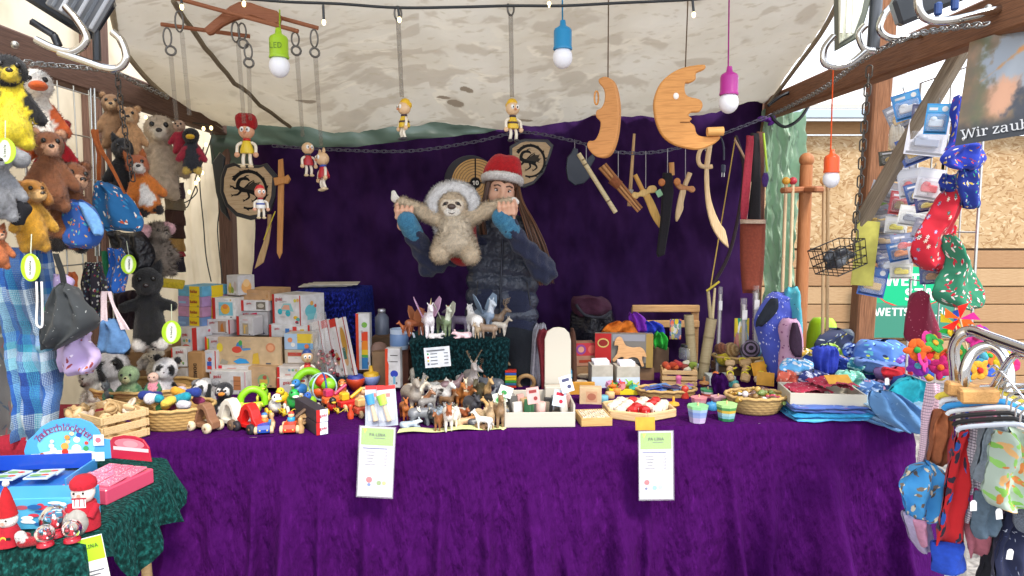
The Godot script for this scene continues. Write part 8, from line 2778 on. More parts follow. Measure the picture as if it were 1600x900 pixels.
	# clear packs behind
	for q in [[1145,495,1168,590,"6a9ab0","clear pack of bright aquarium print toys behind the balls"],[1176,505,1192,590,"3a8cc8","blue and yellow packed toy snake beside the tall tube"],[1046,498,1064,530,"3a5a9c","blue packed toy hanging by the wooden bench"]]:
		var t:=thing("clear_pack",q[5],"packet",P((q[0]+q[2])*.5,q[3],3.72))
		var w:float=(q[2] - q[0])*3.72/F
		var h:float=(q[3] - q[1])*3.72/F
		var b:=B.new()
		b.box(V(0,h*.5,0),V(w,h,.003),0)
		part(t,"card",b.done(),CT(motif("pack"+q[4],q[4],["d8c03c","d86a4c","e0e0e0","2c8a6c"],14,16,"dot",96),1,1,"gloss"))
		var bl:=B.new()
		bl.box(V(0,h*.42,.012),V(w*.9,h*.7,.02),.006)
		part(t,"clear_blister",bl.done(),M("clear","ffffff"))
	# wooden trifles with yellow ribbons, purple pouch, orange cards
	for i in 9:
		var b:=B.new()
		b.box(Vector3.ZERO,V(rf(.045,.07),rf(.03,.045),.03),.008)
		var t:=thing("wooden_trifle","pale wooden shape with yellow ribbon, %s of the heap behind the candy basket" % ["top left","top middle","top right","left","centre","right","bottom left","bottom middle","bottom right"][i],"wooden toy",T(1140+24*(i % 3),606 - 6*(2 - i/3))+V(0,.05+.02*(2 - i/3),0),V(rf(-30,30),rf(0,180),rf(-30,30)))
		part(t,"wooden_body",b.done(),M("wood",["d8b88c","c8a470","e0c8a4"][i % 3]))
		var r:=B.new()
		r.tube(ring_pts(.015,10),.004,5,-1.0,true)
		part(t,"ribbon",r.done(),M("plastic","d8c82c"),X(V(rf(-.02,.02),.018,.01),V(rf(0,90),rf(0,90),0)))
	cloth("purple_pouch","dark purple velvet pouch left of the wooden trifles","pouch",[[584,1116,1130],[596,1110,1136],[610,1112,1136],[624,1114,1132]],3.2,.1,M("velvet","43165c"),2,.012)
	for q in [[1196,592,-12,"front"],[1186,576,16,"rear"]]:
		var b:=B.new()
		b.box(Vector3.ZERO,V(.08,.065,.002),0)
		solo("orange_card","orange price card behind the candy basket, the %s one" % q[3],"card",b.done(),M("paper","dc9c24"),X(P(q[0],q[1],3.32 if q[2] < 0 else 3.42),V(-18,q[2],q[2]*.3)))
	# flat basket of blue films
	var fb:=T(1045,622)+V(0,0,-.06)
	basket("flat_straw_basket","flat oval straw basket of blue film packets",fb,.14,.075,.03,Vector3.ZERO,1.1)
	for i in 8:
		var b:=B.new()
		b.box(Vector3.ZERO,V(.09,.004,.05),.001)
		solo("film_packet","blue clear packet in the flat oval basket, %s layer %s" % [["lower","upper"][i/4],["left","centre left","centre right","right"][i % 4]],"packet",b.done(),M("gloss",["2c4a9c","6a8cc0","1f2a5c","8a9cb8"][i % 4]),X(fb+V(-.07+.045*(i % 4),.03+.007*(i/4)+rf(0,.004),rf(-.025,.025)),V(rf(-10,10),rf(-40,40),rf(-8,8))),"film packets in the flat basket")
	carton("toy_box","low pale box right of the flat oval basket",1108,1150,588,606,3.45,.1,0,{"c":"c8d0cc"})
	# octagonal layered tops
	var oct:=func(label:String,px:float,yb:float,s:float,cols:Array) -> void:
		var t:=thing("octagonal_spinner",label,"spinning top",T(px,yb),Vector3.ZERO,"octagonal layered tops by the candy basket")
		var n:=cols.size()
		for i in n:
			var b:=B.new()
			var r0:float=s*lerpf(.72,1.0,float(i)/n)
			var r1:float=s*lerpf(.72,1.0,float(i+.9)/n)
			b.lathe([Vector2(0,i*s*.26),Vector2(r0,i*s*.26),Vector2(r1,(i+1)*s*.26),Vector2(0,(i+1)*s*.26)],Vector3.ZERO,8,Vector2.ONE,true)
			part(t,"layer",b.done(),M("paint",cols[i]))
		var p:=B.new()
		p.lathe([Vector2(.004,n*s*.26),Vector2(.003,n*s*.26+.012),Vector2(0,n*s*.26+.013)],Vector3.ZERO,8)
		part(t,"peg",p.done(),M("wood","d8b88c"))
	oct.call("octagonal top of mint, blue and lilac layers at the front",1090,659,.044,["c0b0d0","b8a8c8","8a9ac8","7a90c8","98b0cc","8ccc90"])
	oct.call("octagonal top of lime, gold and dark green layers",1135,656,.044,["2c7a4c","7ab0b8","98c0c0","c8a83c","4c8a4c","a8d888"])
	oct.call("pink topped octagonal top behind the mint one",1092,634,.038,["c88c9c","d898a0","d8a0a4","e08c94"])
	oct.call("pale pink octagonal top behind the lime one",1122,632,.036,["8a98b8","3c5a5c","c89cb0","e0a8b0"])
	oct.call("green and coral octagonal top rearmost of the tops",1106,620,.036,["d88a8c","d8604c","e8e0d8","4aa06c"])
	# candy basket
	var cb:=T(1192,652)
	basket("straw_basket","shallow straw basket of wrapped sweets and small figures at right",cb+V(0,0,-.09),.128,.1,.075,V(0,0,0),1.5,"d8bf8c")
	var cc:=["a8843c","c8a45c","8a6a3c","d8d0d0","6a4c3c","7a8c4c","b8485c","c89c3c"]
	for i in 30:
		var b:=B.new()
		b.ell(Vector3.ZERO,V(rf(.012,.02),rf(.01,.016),rf(.012,.018)),8,6)
		var t:=thing("wrapped_sweet","wrapped sweet in the shallow candy basket: %s" % ["gold","tan","brown","white","dark","olive","rose","amber"][i % 8]+", %s row, %s" % [["rear","second","third","fourth","front"][i/6],["far left","left","middle left","middle right","right","far right"][i % 6]],"sweet",cb+V(-.09+.036*(i % 6)+rf(-.01,.01),.05+rf(.0,.03)+.015*(1.0 - absf(i % 6 - 2.5)/2.5),-.15+.03*(i/6)+rf(-.01,.01)),V(rf(0,90),rf(0,180),0),"wrapped sweets in the candy basket")
		part(t,"sweet",b.done(),M("gloss",cc[i % 8]))
		for s in [-1,1]:part(t,"twist",bar(V(.014*s,0,0),V(.027*s,0,0),.004,6,.009),M("gloss",cc[i % 8]))
	# cloth bonnets behind
	var peri:=motif("peri","4a58b8",["c8cce8","e8e8f0","7a88d0"],50,3,"dot")
	var pinkp:=motif("pinkp","c89cb8",["5c2c5c","8a4c7c"],22,6,"flower")
	var tealp:=motif("tealp","4aa8b8",["d8e8e8","2a6a7c","1c4a5c"],26,7,"line")
	var b1:=cloth_thing("blue_bonnet","tall periwinkle bonnet with white dots and dark lining standing on the table","bonnet",[[456,1206,1226],[470,1192,1236],[500,1177,1240],[530,1184,1240],[570,1194,1238],[600,1200,1234]],3.5,.18,CT(peri,3,2),1.5,.012)
	cloth_part(b1,"dark_lining",[[466,1204,1216],[482,1192,1216],[500,1182,1202],[510,1180,1190]],3.4,.03,M("cloth","1d2430"),1,.004)
	var b2:=cloth_thing("pink_bonnet","pink bonnet with plum flowers and dark opening beside the periwinkle one","bonnet",[[497,1222,1244],[512,1215,1250],[540,1219,1253],[566,1215,1250],[608,1214,1246]],3.38,.13,CT(pinkp,3,2),1.5,.01)
	cloth_part(b2,"dark_opening",[[504,1238,1246],[525,1233,1252],[545,1234,1253],[558,1242,1252]],3.3,.03,M("cloth","3a2038"),1,.003)
	cloth("teal_bonnet","teal bonnet with pale fleck print behind the periwinkle one","bonnet",[[448,1230,1246],[470,1226,1250],[510,1232,1252],[560,1232,1250],[600,1232,1250]],3.45,.12,CT(tealp,3,2),1.5,.012)
	# lime pot and croquet stand
	var lp:=thing("lime_tub","lime green plastic tub behind the hats by the wooden pole","tub",P(1282,592,3.72))
	var lb:=B.new()
	lb.lathe([Vector2(0,0),Vector2(.06,0),Vector2(.065,.1),Vector2(.085,.102),Vector2(.06,.19),Vector2(.045,.205),Vector2(0,.207)],Vector3.ZERO,24)
	part(lp,"tub",lb.done(),M("plastic","a0cc1c"),X(Vector3.ZERO,Vector3.ZERO,V(1.1,1.6,1.1)))
	var cr:=thing("croquet_stand","wooden croquet stand with ball topped pole and disc of mallet sticks","croquet stand",V(P(1254,420,3.62).x,TH,-3.62))
	var zd:=-cr.position.z
	var hh:=P(1254,258,zd).y - cr.position.y
	var cw:=M("woodv","b5774a")
	part(cr,"pole",bar(Vector3.ZERO,V(0,hh,0),.031,16),cw)
	var bl:=B.new()
	bl.ell(V(0,hh+.026,0),V(.037,.037,.037),16,10)
	part(cr,"ball_finial",bl.done(),cw)
	var dy:=P(1254,296,zd).y - cr.position.y
	for s in [0,1]:
		var ar:=B.new()
		ar.box(Vector3.ZERO,V(.29,.03,.05),.008)
		part(cr,"rack_arm",ar.done(),M("wood","a86c48"),X(V(0,dy,0),V(0,20+75*s,3)))
	for q in [[-.12,1223,"c8b090"],[-.085,1233,"d8c4a4"],[.07,1267,"c8a880"],[.09,1276,"c0a078"]]:
		part(cr,"stick",bar(V(q[0],dy+.03,.05),V(q[0]*1.15,.02,.1),.0085,9),M("woodv",q[2]))
		var b:=B.new()
		b.ell(V(q[0],dy+.04,.05),V(.02,.02,.02),12,8)
		part(cr,"ball",b.done(),M("paint",{1223:"d89c2c",1233:"b82838",1267:"d8ac6c",1276:"c89c5c"}[q[1]]))
	# hats and folded cloths
	var nav:=motif("nav","2a48a0",["5a80d8","182c70","9ab4e8"],40,7,"blob")
	var haty:=motif("haty","30385c",["8a9aa8","b8a83c","3c6a8c","d8d8dc"],30,8,"blob")
	var blu:=motif("blu","4a74bc",["5ab0c0","c8d84c","1f2f5c","8ac0d8"],34,8,"dot")
	var aqua:=motif("aqua","4aa8e0",["9ad0e8","1c4a8c","e0ecf0"],40,6,"line")
	var strip:=motif("strip","4a64a8",["d8d4c8","5ab0d8","b84c4c","1c2448"],60,7,"line")
	var H:=func(name:String,label:String,cat:String,rows:Array,d:float,th:float,m:Material,f:=2.0,a:=.016,t:=0.0) -> void:cloth(name,label,cat,rows,d,th,m,f,a,t)
	H.call("sun_hat","dark blue print sun hat with grey lining right of the lime tub","hat",[[514,1300,1328],[526,1278,1336],[545,1270,1336],[562,1282,1332],[580,1290,1326]],3.5,.2,CT(haty,3,1.3),2,.02)
	H.call("grey_hat_lining","pale grey hat lining curled at the dark blue hat's right side","hat",[[514,1318,1332],[530,1324,1338],[550,1328,1338],[562,1324,1332]],3.42,.06,M("cloth","a8b0bc"),1,.008)
	H.call("navy_sun_hat","navy blue cap with print lying behind the white tray of red cloths","hat",[[545,1264,1296],[556,1244,1312],[575,1240,1312],[592,1250,1308]],3.36,.18,CT(nav,3,1.3),2,.018)
	H.call("royal_pouch","royal blue ribbed cloth pouch in front of the navy cap","pouch",[[540,1276,1304],[552,1270,1310],[572,1272,1306],[584,1278,1300]],3.26,.1,M("cloth","2c40b8"),4,.01)
	H.call("blue_print_cloth","blue print cloth lying between navy cap and round blue hat","cloth",[[556,1304,1336],[570,1300,1360],[588,1306,1372],[604,1320,1372]],3.26,.12,CT(nav,3,1.3),3,.02)
	H.call("round_hat","round blue hat with green yellow print at the right of the table","hat",[[531,1352,1396],[542,1338,1412],[556,1334,1420],[566,1338,1422],[572,1350,1418]],3.22,.2,CT(blu,3,1.3),2,.012)
	H.call("blue_brim","plain blue hat brim folded below the round blue hat","hat",[[560,1334,1400],[568,1332,1425],[578,1345,1428],[584,1360,1420]],3.15,.16,M("cloth","6a88c8"),3,.016)
	H.call("mauve_hat","mauve cloth hat folded under the blue brim","hat",[[572,1374,1424],[582,1366,1440],[596,1376,1446],[608,1392,1442]],3.06,.18,M("cloth","7a5890"),3,.016)
	H.call("red_cloth_fold","bright red cloth fold between round blue hat and turquoise cloth","cloth",[[574,1380,1410],[582,1376,1424],[590,1380,1418]],2.97,.07,M("cloth","c41c2c"),2,.01)
	H.call("pink_cloth_fold","pale pink cloth fold right of the white tray","cloth",[[594,1350,1376],[602,1346,1390],[612,1356,1392]],3.0,.09,M("cloth","d09cc0"),2,.01)
	H.call("navy_fold","navy cloth fold under the red fold at right","cloth",[[584,1398,1426],[596,1390,1440],[608,1396,1436]],2.94,.07,M("cloth","24387c"),2,.01)
	H.call("turquoise_cloth","turquoise folded cloth on top of the right blue stack","cloth",[[590,1420,1432],[606,1396,1450],[626,1390,1460],[645,1412,1466]],2.86,.1,M("cloth","1fb0c4"),2,.018)
	# white tray with folded red cloths
	var tr:=T(1308,660)+V(-.01,.062,-.14)
	var wt:=thing("white_tray","white wooden tray holding folded red cloths","tray",tr,V(0,-7,0))
	for q in [[V(0,.022,.1),V(.3,.048,.008)],[V(0,.022,-.1),V(.3,.048,.008)],[V(-.146,.022,0),V(.008,.048,.2)],[V(.146,.022,0),V(.008,.048,.2)],[V(0,.004,0),V(.29,.006,.2)]]:
		var b:=B.new()
		b.box(q[0],q[1],.001)
		part(wt,"tray_wall",b.done(),M("paint","c4bead"))
	var rp:=motif("rp","a81c3c",["8a142c","c83c54","d8b0b0"],26,5,"dot")
	for i in 4:
		var k:=B.new()
		var n2:=FastNoiseLite.new()
		n2.seed=i
		n2.frequency=5.0
		k.sheet(24,16,func(u:float,v:float) -> Vector3:return V((u - .5)*.16,.012*sin(u*PI)+.012*n2.get_noise_2d(u,v),(v - .5)*.15))
		solo("red_cloth","folded red print cloth in the white tray, %s layer" % ["lowest left","left upper","right lower","topmost right"][i],"cloth",k.done(),CT(rp,2,2),X(tr+V([-.07,-.06,.05,.04][i],.03+.014*i,rf(-.02,.02)),V(0,rf(-20,10),0)))
	var on:=B.new()
	on.box(Vector3.ZERO,V(.105,.05,.002),0)
	solo("orange_card","orange card lying on the folded red cloths in the white tray","card",on.done(),M("paper","e0a01c"),X(tr+V(.05,.095,.05),V(-55,6,0)))
	# stacks of folded blue cloth
	var fold:=func(label:String,at:Vector3,w:float,dpt:float,cnt:int,ms:Array,turn:float,tilt:float) -> void:
		for i in cnt:
			var k:=B.new()
			var n2:=FastNoiseLite.new()
			n2.seed=i*3+int(w*100.0)
			n2.frequency=3.0
			k.sheet(48,14,func(u:float,v:float) -> Vector3:
				var a:=u*TAU
				var e:=V(cos(a)*.5*w,0,sin(a)*.5*dpt)
				var sq:=1.0/maxf(absf(cos(a)),absf(sin(a)))
				e*=minf(sq,1.38)
				var r:=sin(v*PI)
				e*=pow(maxf(r,0.0),.25) if v > .02 and v < .98 else 0.0
				e.y=.0085 - cos(v*PI)*.0085+n2.get_noise_2d(e.x*4.0,e.z*4.0+v)*.009
				return e,true)
			solo("folded_cloth","%s, layer %s from the bottom" % [label,["one","two","three","four","five"][i]],"cloth",k.done(),ms[i % ms.size()],X(at+V(rf(-.012,.012),.0155*i,rf(-.01,.01)),V(tilt,turn+rf(-5,5),rf(-2,2))))
	fold.call("folded blue print cloth under the white tray",T(1308,660)+V(0,0,-.12),.33,.24,4,[CT(aqua,2,1),M("cloth","2f9cd0"),CT(strip,3,1),CT(strip,2,1)],-4,0)
	fold.call("folded pale blue cloth at the table's right end",T(1418,668)+V(0,0,-.1),.24,.22,5,[CT(motif("denim","5a88b8",["8ab0d0","3c6494"],40,6,"line"),2,1),M("cloth","8ab4d8"),M("cloth","4a78b0"),CT(motif("palef","c8d4d8",["a8b0b8","8aa0b0"],30,3,"dot"),2,2),M("cloth","a8c8dc")],20,4)
	cloth("denim_cloth","denim blue cloth corner hanging over the table edge at right","cloth",[[612,1368,1400],[630,1366,1430],[650,1374,1462],[668,1400,1466],[676,1420,1440]],2.4,.05,CT(motif("denim","",[],0,0),2,1),3,.014,.05)
	# small crumpled fabrics heaped round the hats
	var heap:=[["sky blue dotted",1246,572,30,"6ab4e4","f0f4f8",3.2],["navy starred",1276,590,28,"25357c","d8dcf0",3.1],["mint",1330,590,26,"7ac8b0","e8f4f0",3.08],["grey fox print",1316,566,26,"8a94a4","c87840",3.3],["yellow dotted",1262,556,20,"d8b83c","fff4d0",3.36],["violet",1412,566,30,"6a3c9c","a884cc",3.14],["coral",1232,590,18,"e06a54","f4c8b8",3.16],["denim fringed",1366,606,30,"4c74ac","a8c4e4",2.98],["raspberry",1402,588,22,"b01c50","e4a0b8",3.0],["petrol leaf print",1350,570,26,"1c6a80","a0d0c8",3.18],["white cloud print",1388,622,26,"cfd6de","7aa0d0",2.9],["lime striped",1298,548,18,"a0c83c","e8f0c0",3.4],["aqua checked",1430,604,24,"3cb4c4","e0f4f4",2.95],["deep blue whale print",1338,548,24,"2048a0","b0c8e8",3.32]]
	for k in heap.size():
		var q:Array=heap[k]
		var w:float=q[3]
		cloth("small_cloth","small %s cloth crumpled in the heap of children's hats at right" % q[0],"cloth",[[q[2] - 11,q[1] - w*.5,q[1]+w*.35],[q[2] - 4,q[1] - w*.9,q[1]+w*.8],[q[2]+5,q[1] - w,q[1]+w*.9],[q[2]+13,q[1] - w*.6,q[1]+w*.7]],q[6],.09,CT(motif("heap%d" % k,q[4],[q[5]],22,7,["dot","flower","line","blob"][k % 4],96),3,1.2),2.5,.016)
	# little turned wooden things on the bare cloth
	var tc:=["e0a030","c83c2c","3c8cc0","68b040","d8b888","8a4c9c","e8d040","d86a9c","5ab8b0","b07840","e87830","4858b0"]
	var tn:=["amber","tomato red","azure","leaf green","natural","purple","lemon","rose pink","sea green","walnut","tangerine","indigo"]
	for k in 12:
		var b:=B.new()
		if k % 3==0:b.lathe([Vector2(0,0),Vector2(.004,.002),Vector2(.026,.022),Vector2(.024,.03),Vector2(.006,.036),Vector2(.005,.056),Vector2(0,.058)],Vector3.ZERO,16)
		elif k % 3==1:b.lathe([Vector2(0,0),Vector2(.018,0),Vector2(.02,.006),Vector2(.011,.03),Vector2(.018,.042),Vector2(.014,.054),Vector2(0,.06)],Vector3.ZERO,16)
		else:b.lathe([Vector2(0,0),Vector2(.022,0),Vector2(.024,.004),Vector2(.024,.026),Vector2(.02,.03),Vector2(.006,.032),Vector2(0,.04)],Vector3.ZERO,16)
		solo("turned_toy","%s turned wooden %s standing between the hexagon tray and candy basket" % [tn[k],["whirligig","peg doll","lidded pot"][k % 3]],"wooden toy",b.done(),M("paint",tc[k]),X(T([1052,1070,1112,1138,1150,1076,1128,1060,1146,1100,1118,1086][k],[640,622,640,636,618,610,614,604,604,606,598,648][k])))
func right_side() -> void:
	# wire grid at right
	var g:=thing("wire_grid","white wire grid panel at the right side holding packs and stockings","wire grid")
	var gx:=1.66
	var wm:=M("metal","d0d0cc")
	for i in 5:
		var z:=-2.52 - i*.1
		part(g,"wire",bar(V(gx,.95,z),V(gx,2.15,z),.0032 if i % 4 else .0055,5),wm)
	for i in 7:part(g,"wire",bar(V(gx,.95+i*.2,-2.52),V(gx,.95+i*.2,-2.92),.0032,5),wm)
	# packs: x, y, w, h, tilt, card colour, content colour, words
	var packs:=[
		[1406,182,30,34,24,"8a8c98","c89c2c","yellow toy digger pack tilted by the post, topmost left"],
		[1418,165,32,34,14,"2c8cd8","d8dce0","bright blue topped pack high on the grid"],
		[1464,186,26,38,-6,"2c98dc","b8c8d8","blue pack with white figures right of the brace"],
		[1440,190,24,44,-4,"6a6c94","8a8c9c","violet grey pack between brace and blue pack"],
		[1432,232,40,36,22,"2a4c9c","dcae2c","dark blue pack with large yellow toy car"],
		[1396,246,34,18,6,"5c584c","b8942c","small brown yellow pack close against the post"],
		[1448,216,46,44,-8,"dcdce4","9aa0b0","pale blister pack behind the yellow toy car pack"],
		[1424,286,30,36,8,"dcdde2","c8343c","white card pack with red round seal, left of its twin"],
		[1452,288,30,40,-10,"dcdde2","c83c44","white card pack with red round seal, right of its twin"],
		[1384,312,28,26,10,"2c4f9c","8ac04c","blue green pack low beside the post"],
		[1410,318,30,30,-8,"b8484c","8a6c2c","red edged pack with yellow machine"],
		[1450,318,30,20,10,"2c2f6c","c8b43c","dark blue yellow pack left of the red stocking"],
		[1376,328,36,22,4,"9c9cac","6c7080","bundle of grey clear packs left of the yellow machine pack"],
		[1374,356,34,18,5,"a8a4a0","5c6474","flat grey pack above the black and white one"],
		[1400,352,26,22,-4,"e0e0dc","d8cc3c","white pack with yellow stripe in the middle"],
		[1382,374,44,22,3,"7c84a0","c8a878","wide blue grey clear pack with tan toy"],
		[1376,396,40,24,6,"56608c","a8a0b0","blue clear pack lowest but one"],
		[1410,392,34,24,14,"1f5a9c","c87838","blue orange pack tilted before the red stocking"],
		[1440,396,30,22,10,"c8ccd8","8a5c3c","clear pack with brown toy behind the red stocking"],
		[1408,420,26,26,2,"d8d8d0","d8c838","pale pack with yellow sticker above betting poster"],
		[1364,440,32,38,-10,"2c5cac","c8a04c","blue pack with gold toy, lowest at the post"]]
	for k in 9:
		packs.append([1372+11*k,[342,300,410,268,380,338,300,360,428][k],34,26,[8,-12,14,-6,10,-9,16,-14,5][k],["8c94ac","c8ccd4","4a5c94","b8bcc8","7a86a8","d8d8d4","34508c","a8acbc","5c6c9c"][k],["c8a848","5c6474","d0d4dc","8a6a3c","c83c3c","6c7080","d8b848","4a5468","b88a5c"][k],["grey blue clear pack of small bricks","silver pack with dark toy","blue pack with pale figures","pale grey pack with brown toy","slate pack with red toy","white pack with grey toy","royal blue pack with gold toy","lilac grey pack with dark toy","dusk blue pack with tan toy"][k]+" tucked behind others on the right grid"])
	for i in packs.size():
		var q:Array=packs[i]
		var d:=DR(maxf(q[0],1392.0),1.57) - .03*(i % 3)
		var w:float=q[2]*d/F*1.22
		var h:float=q[3]*d/F*1.22
		var t:=thing("blister_pack",q[7],"blister pack",P(q[0],q[1],d),V(rf(-8,4),-28+rf(-14,14),q[4]),"small toy packs hanging on the right grid")
		var b:=B.new()
		b.box(Vector3.ZERO,V(w,h,.002),0)
		part(t,"card",b.done(),M("gloss",q[5]))
		prt(t,[["r",-w*.45,h*.22,w*.9,h*.22,Color(q[5]).lightened(.25).to_html(false)],["c",w*.28,h*.33,h*.09,"c8303c" if i % 3==0 else "e8e8e8"],["r",-w*.38,h*.28,w*.36,h*.09,"e6e6ea"],["r",-w*.45,-h*.46,w*.9,h*.06,Color(q[5]).darkened(.35).to_html(false)]],X(V(0,0,.0012)))
		var c:=B.new()
		c.box(V(0,-h*.14,.01),V(w*.62,h*.24,.012),.004)
		c.ell(V(-w*.12,-h*.02,.01),V(w*.16,h*.1,.008),8,6)
		part(t,"small_toy",c.done(),M("paint",q[6]))
		var bl:=B.new()
		bl.box(V(0,-h*.12,.011),V(w*.84,h*.56,.02),.006)
		part(t,"clear_blister",bl.done(),M("clear","ffffff"))
		var hk:=B.new()
		hk.tube(arc3([V(0,h*.5,-.05),V(0,h*.52,0),V(0,h*.56,.02),V(0,h*.66,.022)],3),.0018,4)
		part(t,"grid_hook",hk.done(),M("metal","a8a8a6"))
	for i in 4:
		var b:=B.new()
		b.ell(Vector3.ZERO,V(.012,.05,.012),8,6)
		solo("white_peg","white wooden peg figure on the grid below the digger pack, %s" % ["first from left","second from left","third from left","rightmost"][i],"peg",b.done(),M("wood","dcd2c0"),X(P(1394+i*5,214+(i % 2)*3,2.8)))
	# pouches and stockings
	var bl2:=motif("bl2","2038a8",["c83c5c","c8a838","e0d8d0","7a2c3c"],24,8,"blob")
	var nv2:=motif("nv2","1c3088",["2fa088","d8b844","d8d8dc","5a78c0"],22,10,"blob")
	var rd2:=motif("rd2","c01c30",["e8e0dc","2c6a4c","8a9cd0","e0d0b8"],22,9,"flower")
	var gn2:=motif("gn2","2c7c5c",["e0dcd4","c01c34","e6e2dc","b8243c"],44,8,"blob")
	cloth("blue_bandana","bright blue pointed bandana below the dark poster","bandana",[[224,1494,1536],[236,1476,1541],[248,1468,1540],[260,1480,1532],[266,1496,1522]],2.42,.05,CT(bl2,3,1.2),2,.01)
	cloth("blue_bandana","bright blue bandana corner peeping out left of the dark poster","bandana",[[150,1492,1502],[175,1482,1506],[200,1486,1506],[224,1480,1500],[236,1470,1496]],2.5,.04,CT(bl2,3,1.2),1.5,.008)
	cloth("navy_pouch","navy pouch with teal and gold print under the blue bandana","pouch",[[262,1498,1526],[285,1494,1530],[310,1500,1531],[326,1506,1528]],2.44,.06,CT(nv2,3,1.4),1.5,.008)
	cloth("navy_print_cloth","navy print cloth half hidden left of the navy pouch","cloth",[[272,1470,1498],[286,1464,1500],[300,1470,1496]],2.5,.04,CT(nv2,3,1),1.5,.008)
	cloth("red_stocking","red flowered cloth stocking hanging on the right grid","stocking",[[296,1474,1500],[318,1460,1502],[345,1446,1494],[368,1430,1484],[390,1424,1478],[408,1430,1470],[421,1444,1462]],2.5,.08,CT(rd2,3,2),1.5,.012)
	cloth("green_stocking","green and red leaf print stocking hanging lowest on the right grid","stocking",[[366,1476,1490],[385,1474,1500],[410,1478,1514],[440,1462,1528],[460,1458,1532],[476,1476,1530],[482,1505,1522]],2.46,.09,CT(gn2,3,2),1.5,.014)
	cloth("red_green_cloth","red and green cloth strip between the two stockings","cloth",[[352,1482,1494],[380,1474,1486],[410,1466,1480],[430,1462,1474]],2.55,.03,CT(rd2,2,2),1,.006)
	cloth("wine_cone_hat","wine red speckled cone hat standing in front of the betting poster","hat",[[454,1436,1443],[470,1424,1450],[500,1416,1460],[524,1414,1468],[534,1420,1462]],2.62,.1,CT(motif("wine","7c1836",["a8485c","c88a90"],26,3,"dot"),3,2),1.5,.006)
	# bright paper flowers, pinwheels
	var cols:=["e0261c","e8641c","2c58c0","dcc01c","2ca040","d82c8c","8a2cb0","e8a82c","c81c6c","58b8d0"]
	for q in [[1500,498,0,"red and orange"],[1492,505,1,"blue and yellow"]]:
		var t:=thing("pinwheel","%s paper pinwheel among the bright flowers" % q[3],"pinwheel",P(q[0],q[1],2.35+.1*q[2]),V(0,-20,15))
		for i in 5:
			var b:=B.new()
			b.ext([Vector2(0,0),Vector2(.0,.045),Vector2(.035,.05)],.002,0)
			part(t,"vane",b.done(),M("gloss",cols[(i+2*int(q[2])) % 5] if q[2] else ["e0261c","e8641c","e0261c","e8641c","d82c8c"][i]),X(Vector3.ZERO,V(12,0,72*i)))
		part(t,"stick",bar(Vector3.ZERO,V(0,-.16,-.01),.003,6),M("woodv","d8c4a0"))
	for i in 26:
		var px:=rf(1430,1580)
		var py:=rf(530,592) if px < 1480 else rf(515,600)
		var c:String=cols[i % 10]
		var nmv:String=["red","orange","blue","yellow","green","pink","violet","amber","magenta","sky blue"][i % 10]
		var t:=thing("cloth_flower","%s cloth flower in the bright bunch behind the chrome rail, %s" % [nmv,["upper","middle","lower"][i/10]],"flower",P(px,py,rf(2.25,2.6)),V(rf(-50,20),rf(-50,50),rf(0,90)),"bright cloth flowers behind the chrome rail")
		for k in 6:
			var b:=B.new()
			b.ell(Vector3.ZERO,V(.022,.004,.013),8,5)
			part(t,"petal",b.done(),M("cloth",c),X(V(cos(TAU*k/6)*.022,sin(TAU*k/6)*.022,0),V(90,0,0))*X(Vector3.ZERO,V(0,-60*k,0)))
		var b2:=B.new()
		b2.ell(V(0,0,.005),V(.011,.011,.008),8,5)
		part(t,"centre",b2.done(),M("cloth",cols[(i+3) % 10]))
	# grey plastic tub with colourful trifles under the flowers
	var tub:=thing("grey_tub","pale grey plastic tub of colourful trifles at the table's right end","tub",T(1480,640)+V(0,0,-.12))
	var tbm:=B.new()
	tbm.lathe([Vector2(0,0),Vector2(.12,0),Vector2(.15,.12),Vector2(.155,.122),Vector2(.145,.118),Vector2(.115,.01),Vector2(0,.01)],Vector3.ZERO,28)
	part(tub,"tub",tbm.done(),M("plastic","b8b0b0"))
	for i in 20:
		var b:=B.new()
		b.ell(Vector3.ZERO,V(.024,.018,.02),9,6)
		solo("soft_ball","%s little soft ball in the grey tub, %s" % [["red","orange","blue","yellow","green","pink","violet","amber","magenta","sky blue"][i % 10],["left half","right half"][i/10]],"ball",b.done(),M("cloth",cols[i % 10]),X(tub.position+V(-.1+.1*(i/10)+rf(0,.1),.12+rf(-.01,.04),rf(-.09,.09))))
	# chrome rack with timber arms
	var rk:=thing("clothes_rack","chrome clothes rail on bent tube with wooden cross arms, lower right","clothes rack",P(1500,600,2.05))
	var ch:=M("chrome","d8d8d8")
	var o:=rk.position
	var tube:=func(pts:Array,r:float) -> void:
		var pp:=[]
		for q in pts:pp.append(P(q[0],q[1],q[2]) - o)
		var b:=B.new()
		b.tube(arc3(pp,6),r,10)
		part(rk,"chrome_tube",b.done(),ch)
	tube.call([[1496,620,2.1],[1492,575,2.1],[1490,545,2.1],[1500,524,2.08],[1520,518,2.05],[1555,530,1.95],[1640,560,1.75]],.017)
	tube.call([[1506,606,2.0],[1508,575,2.0],[1522,550,2.0],[1545,541,1.98],[1565,552,1.95],[1576,580,1.93],[1576,612,1.92]],.015)
	tube.call([[1552,605,1.95],[1580,560,1.9],[1600,556,1.86],[1640,566,1.8]],.01)
	tube.call([[1500,610,2.02],[1560,606,1.95],[1660,604,1.8]],.012)
	tube.call([[1498,610,2.06],[1500,760,2.12],[1502,1010,2.25]],.017)
	for q in [[1478,606,1550,612,2.02],[1498,618,1560,618,1.94]]:
		var a:=P(q[0],q[1],q[4])
		var b2:=P(q[2],q[3],q[4] - .03)
		var b:=B.new()
		b.box(Vector3.ZERO,V(.045,.04,a.distance_to(b2)),.006)
		part(rk,"wooden_arm",b.done(),M("wood","cf9c5c"),Transform3D(Basis.looking_at(b2 - a,Vector3.UP),(a+b2)*.5 - o))
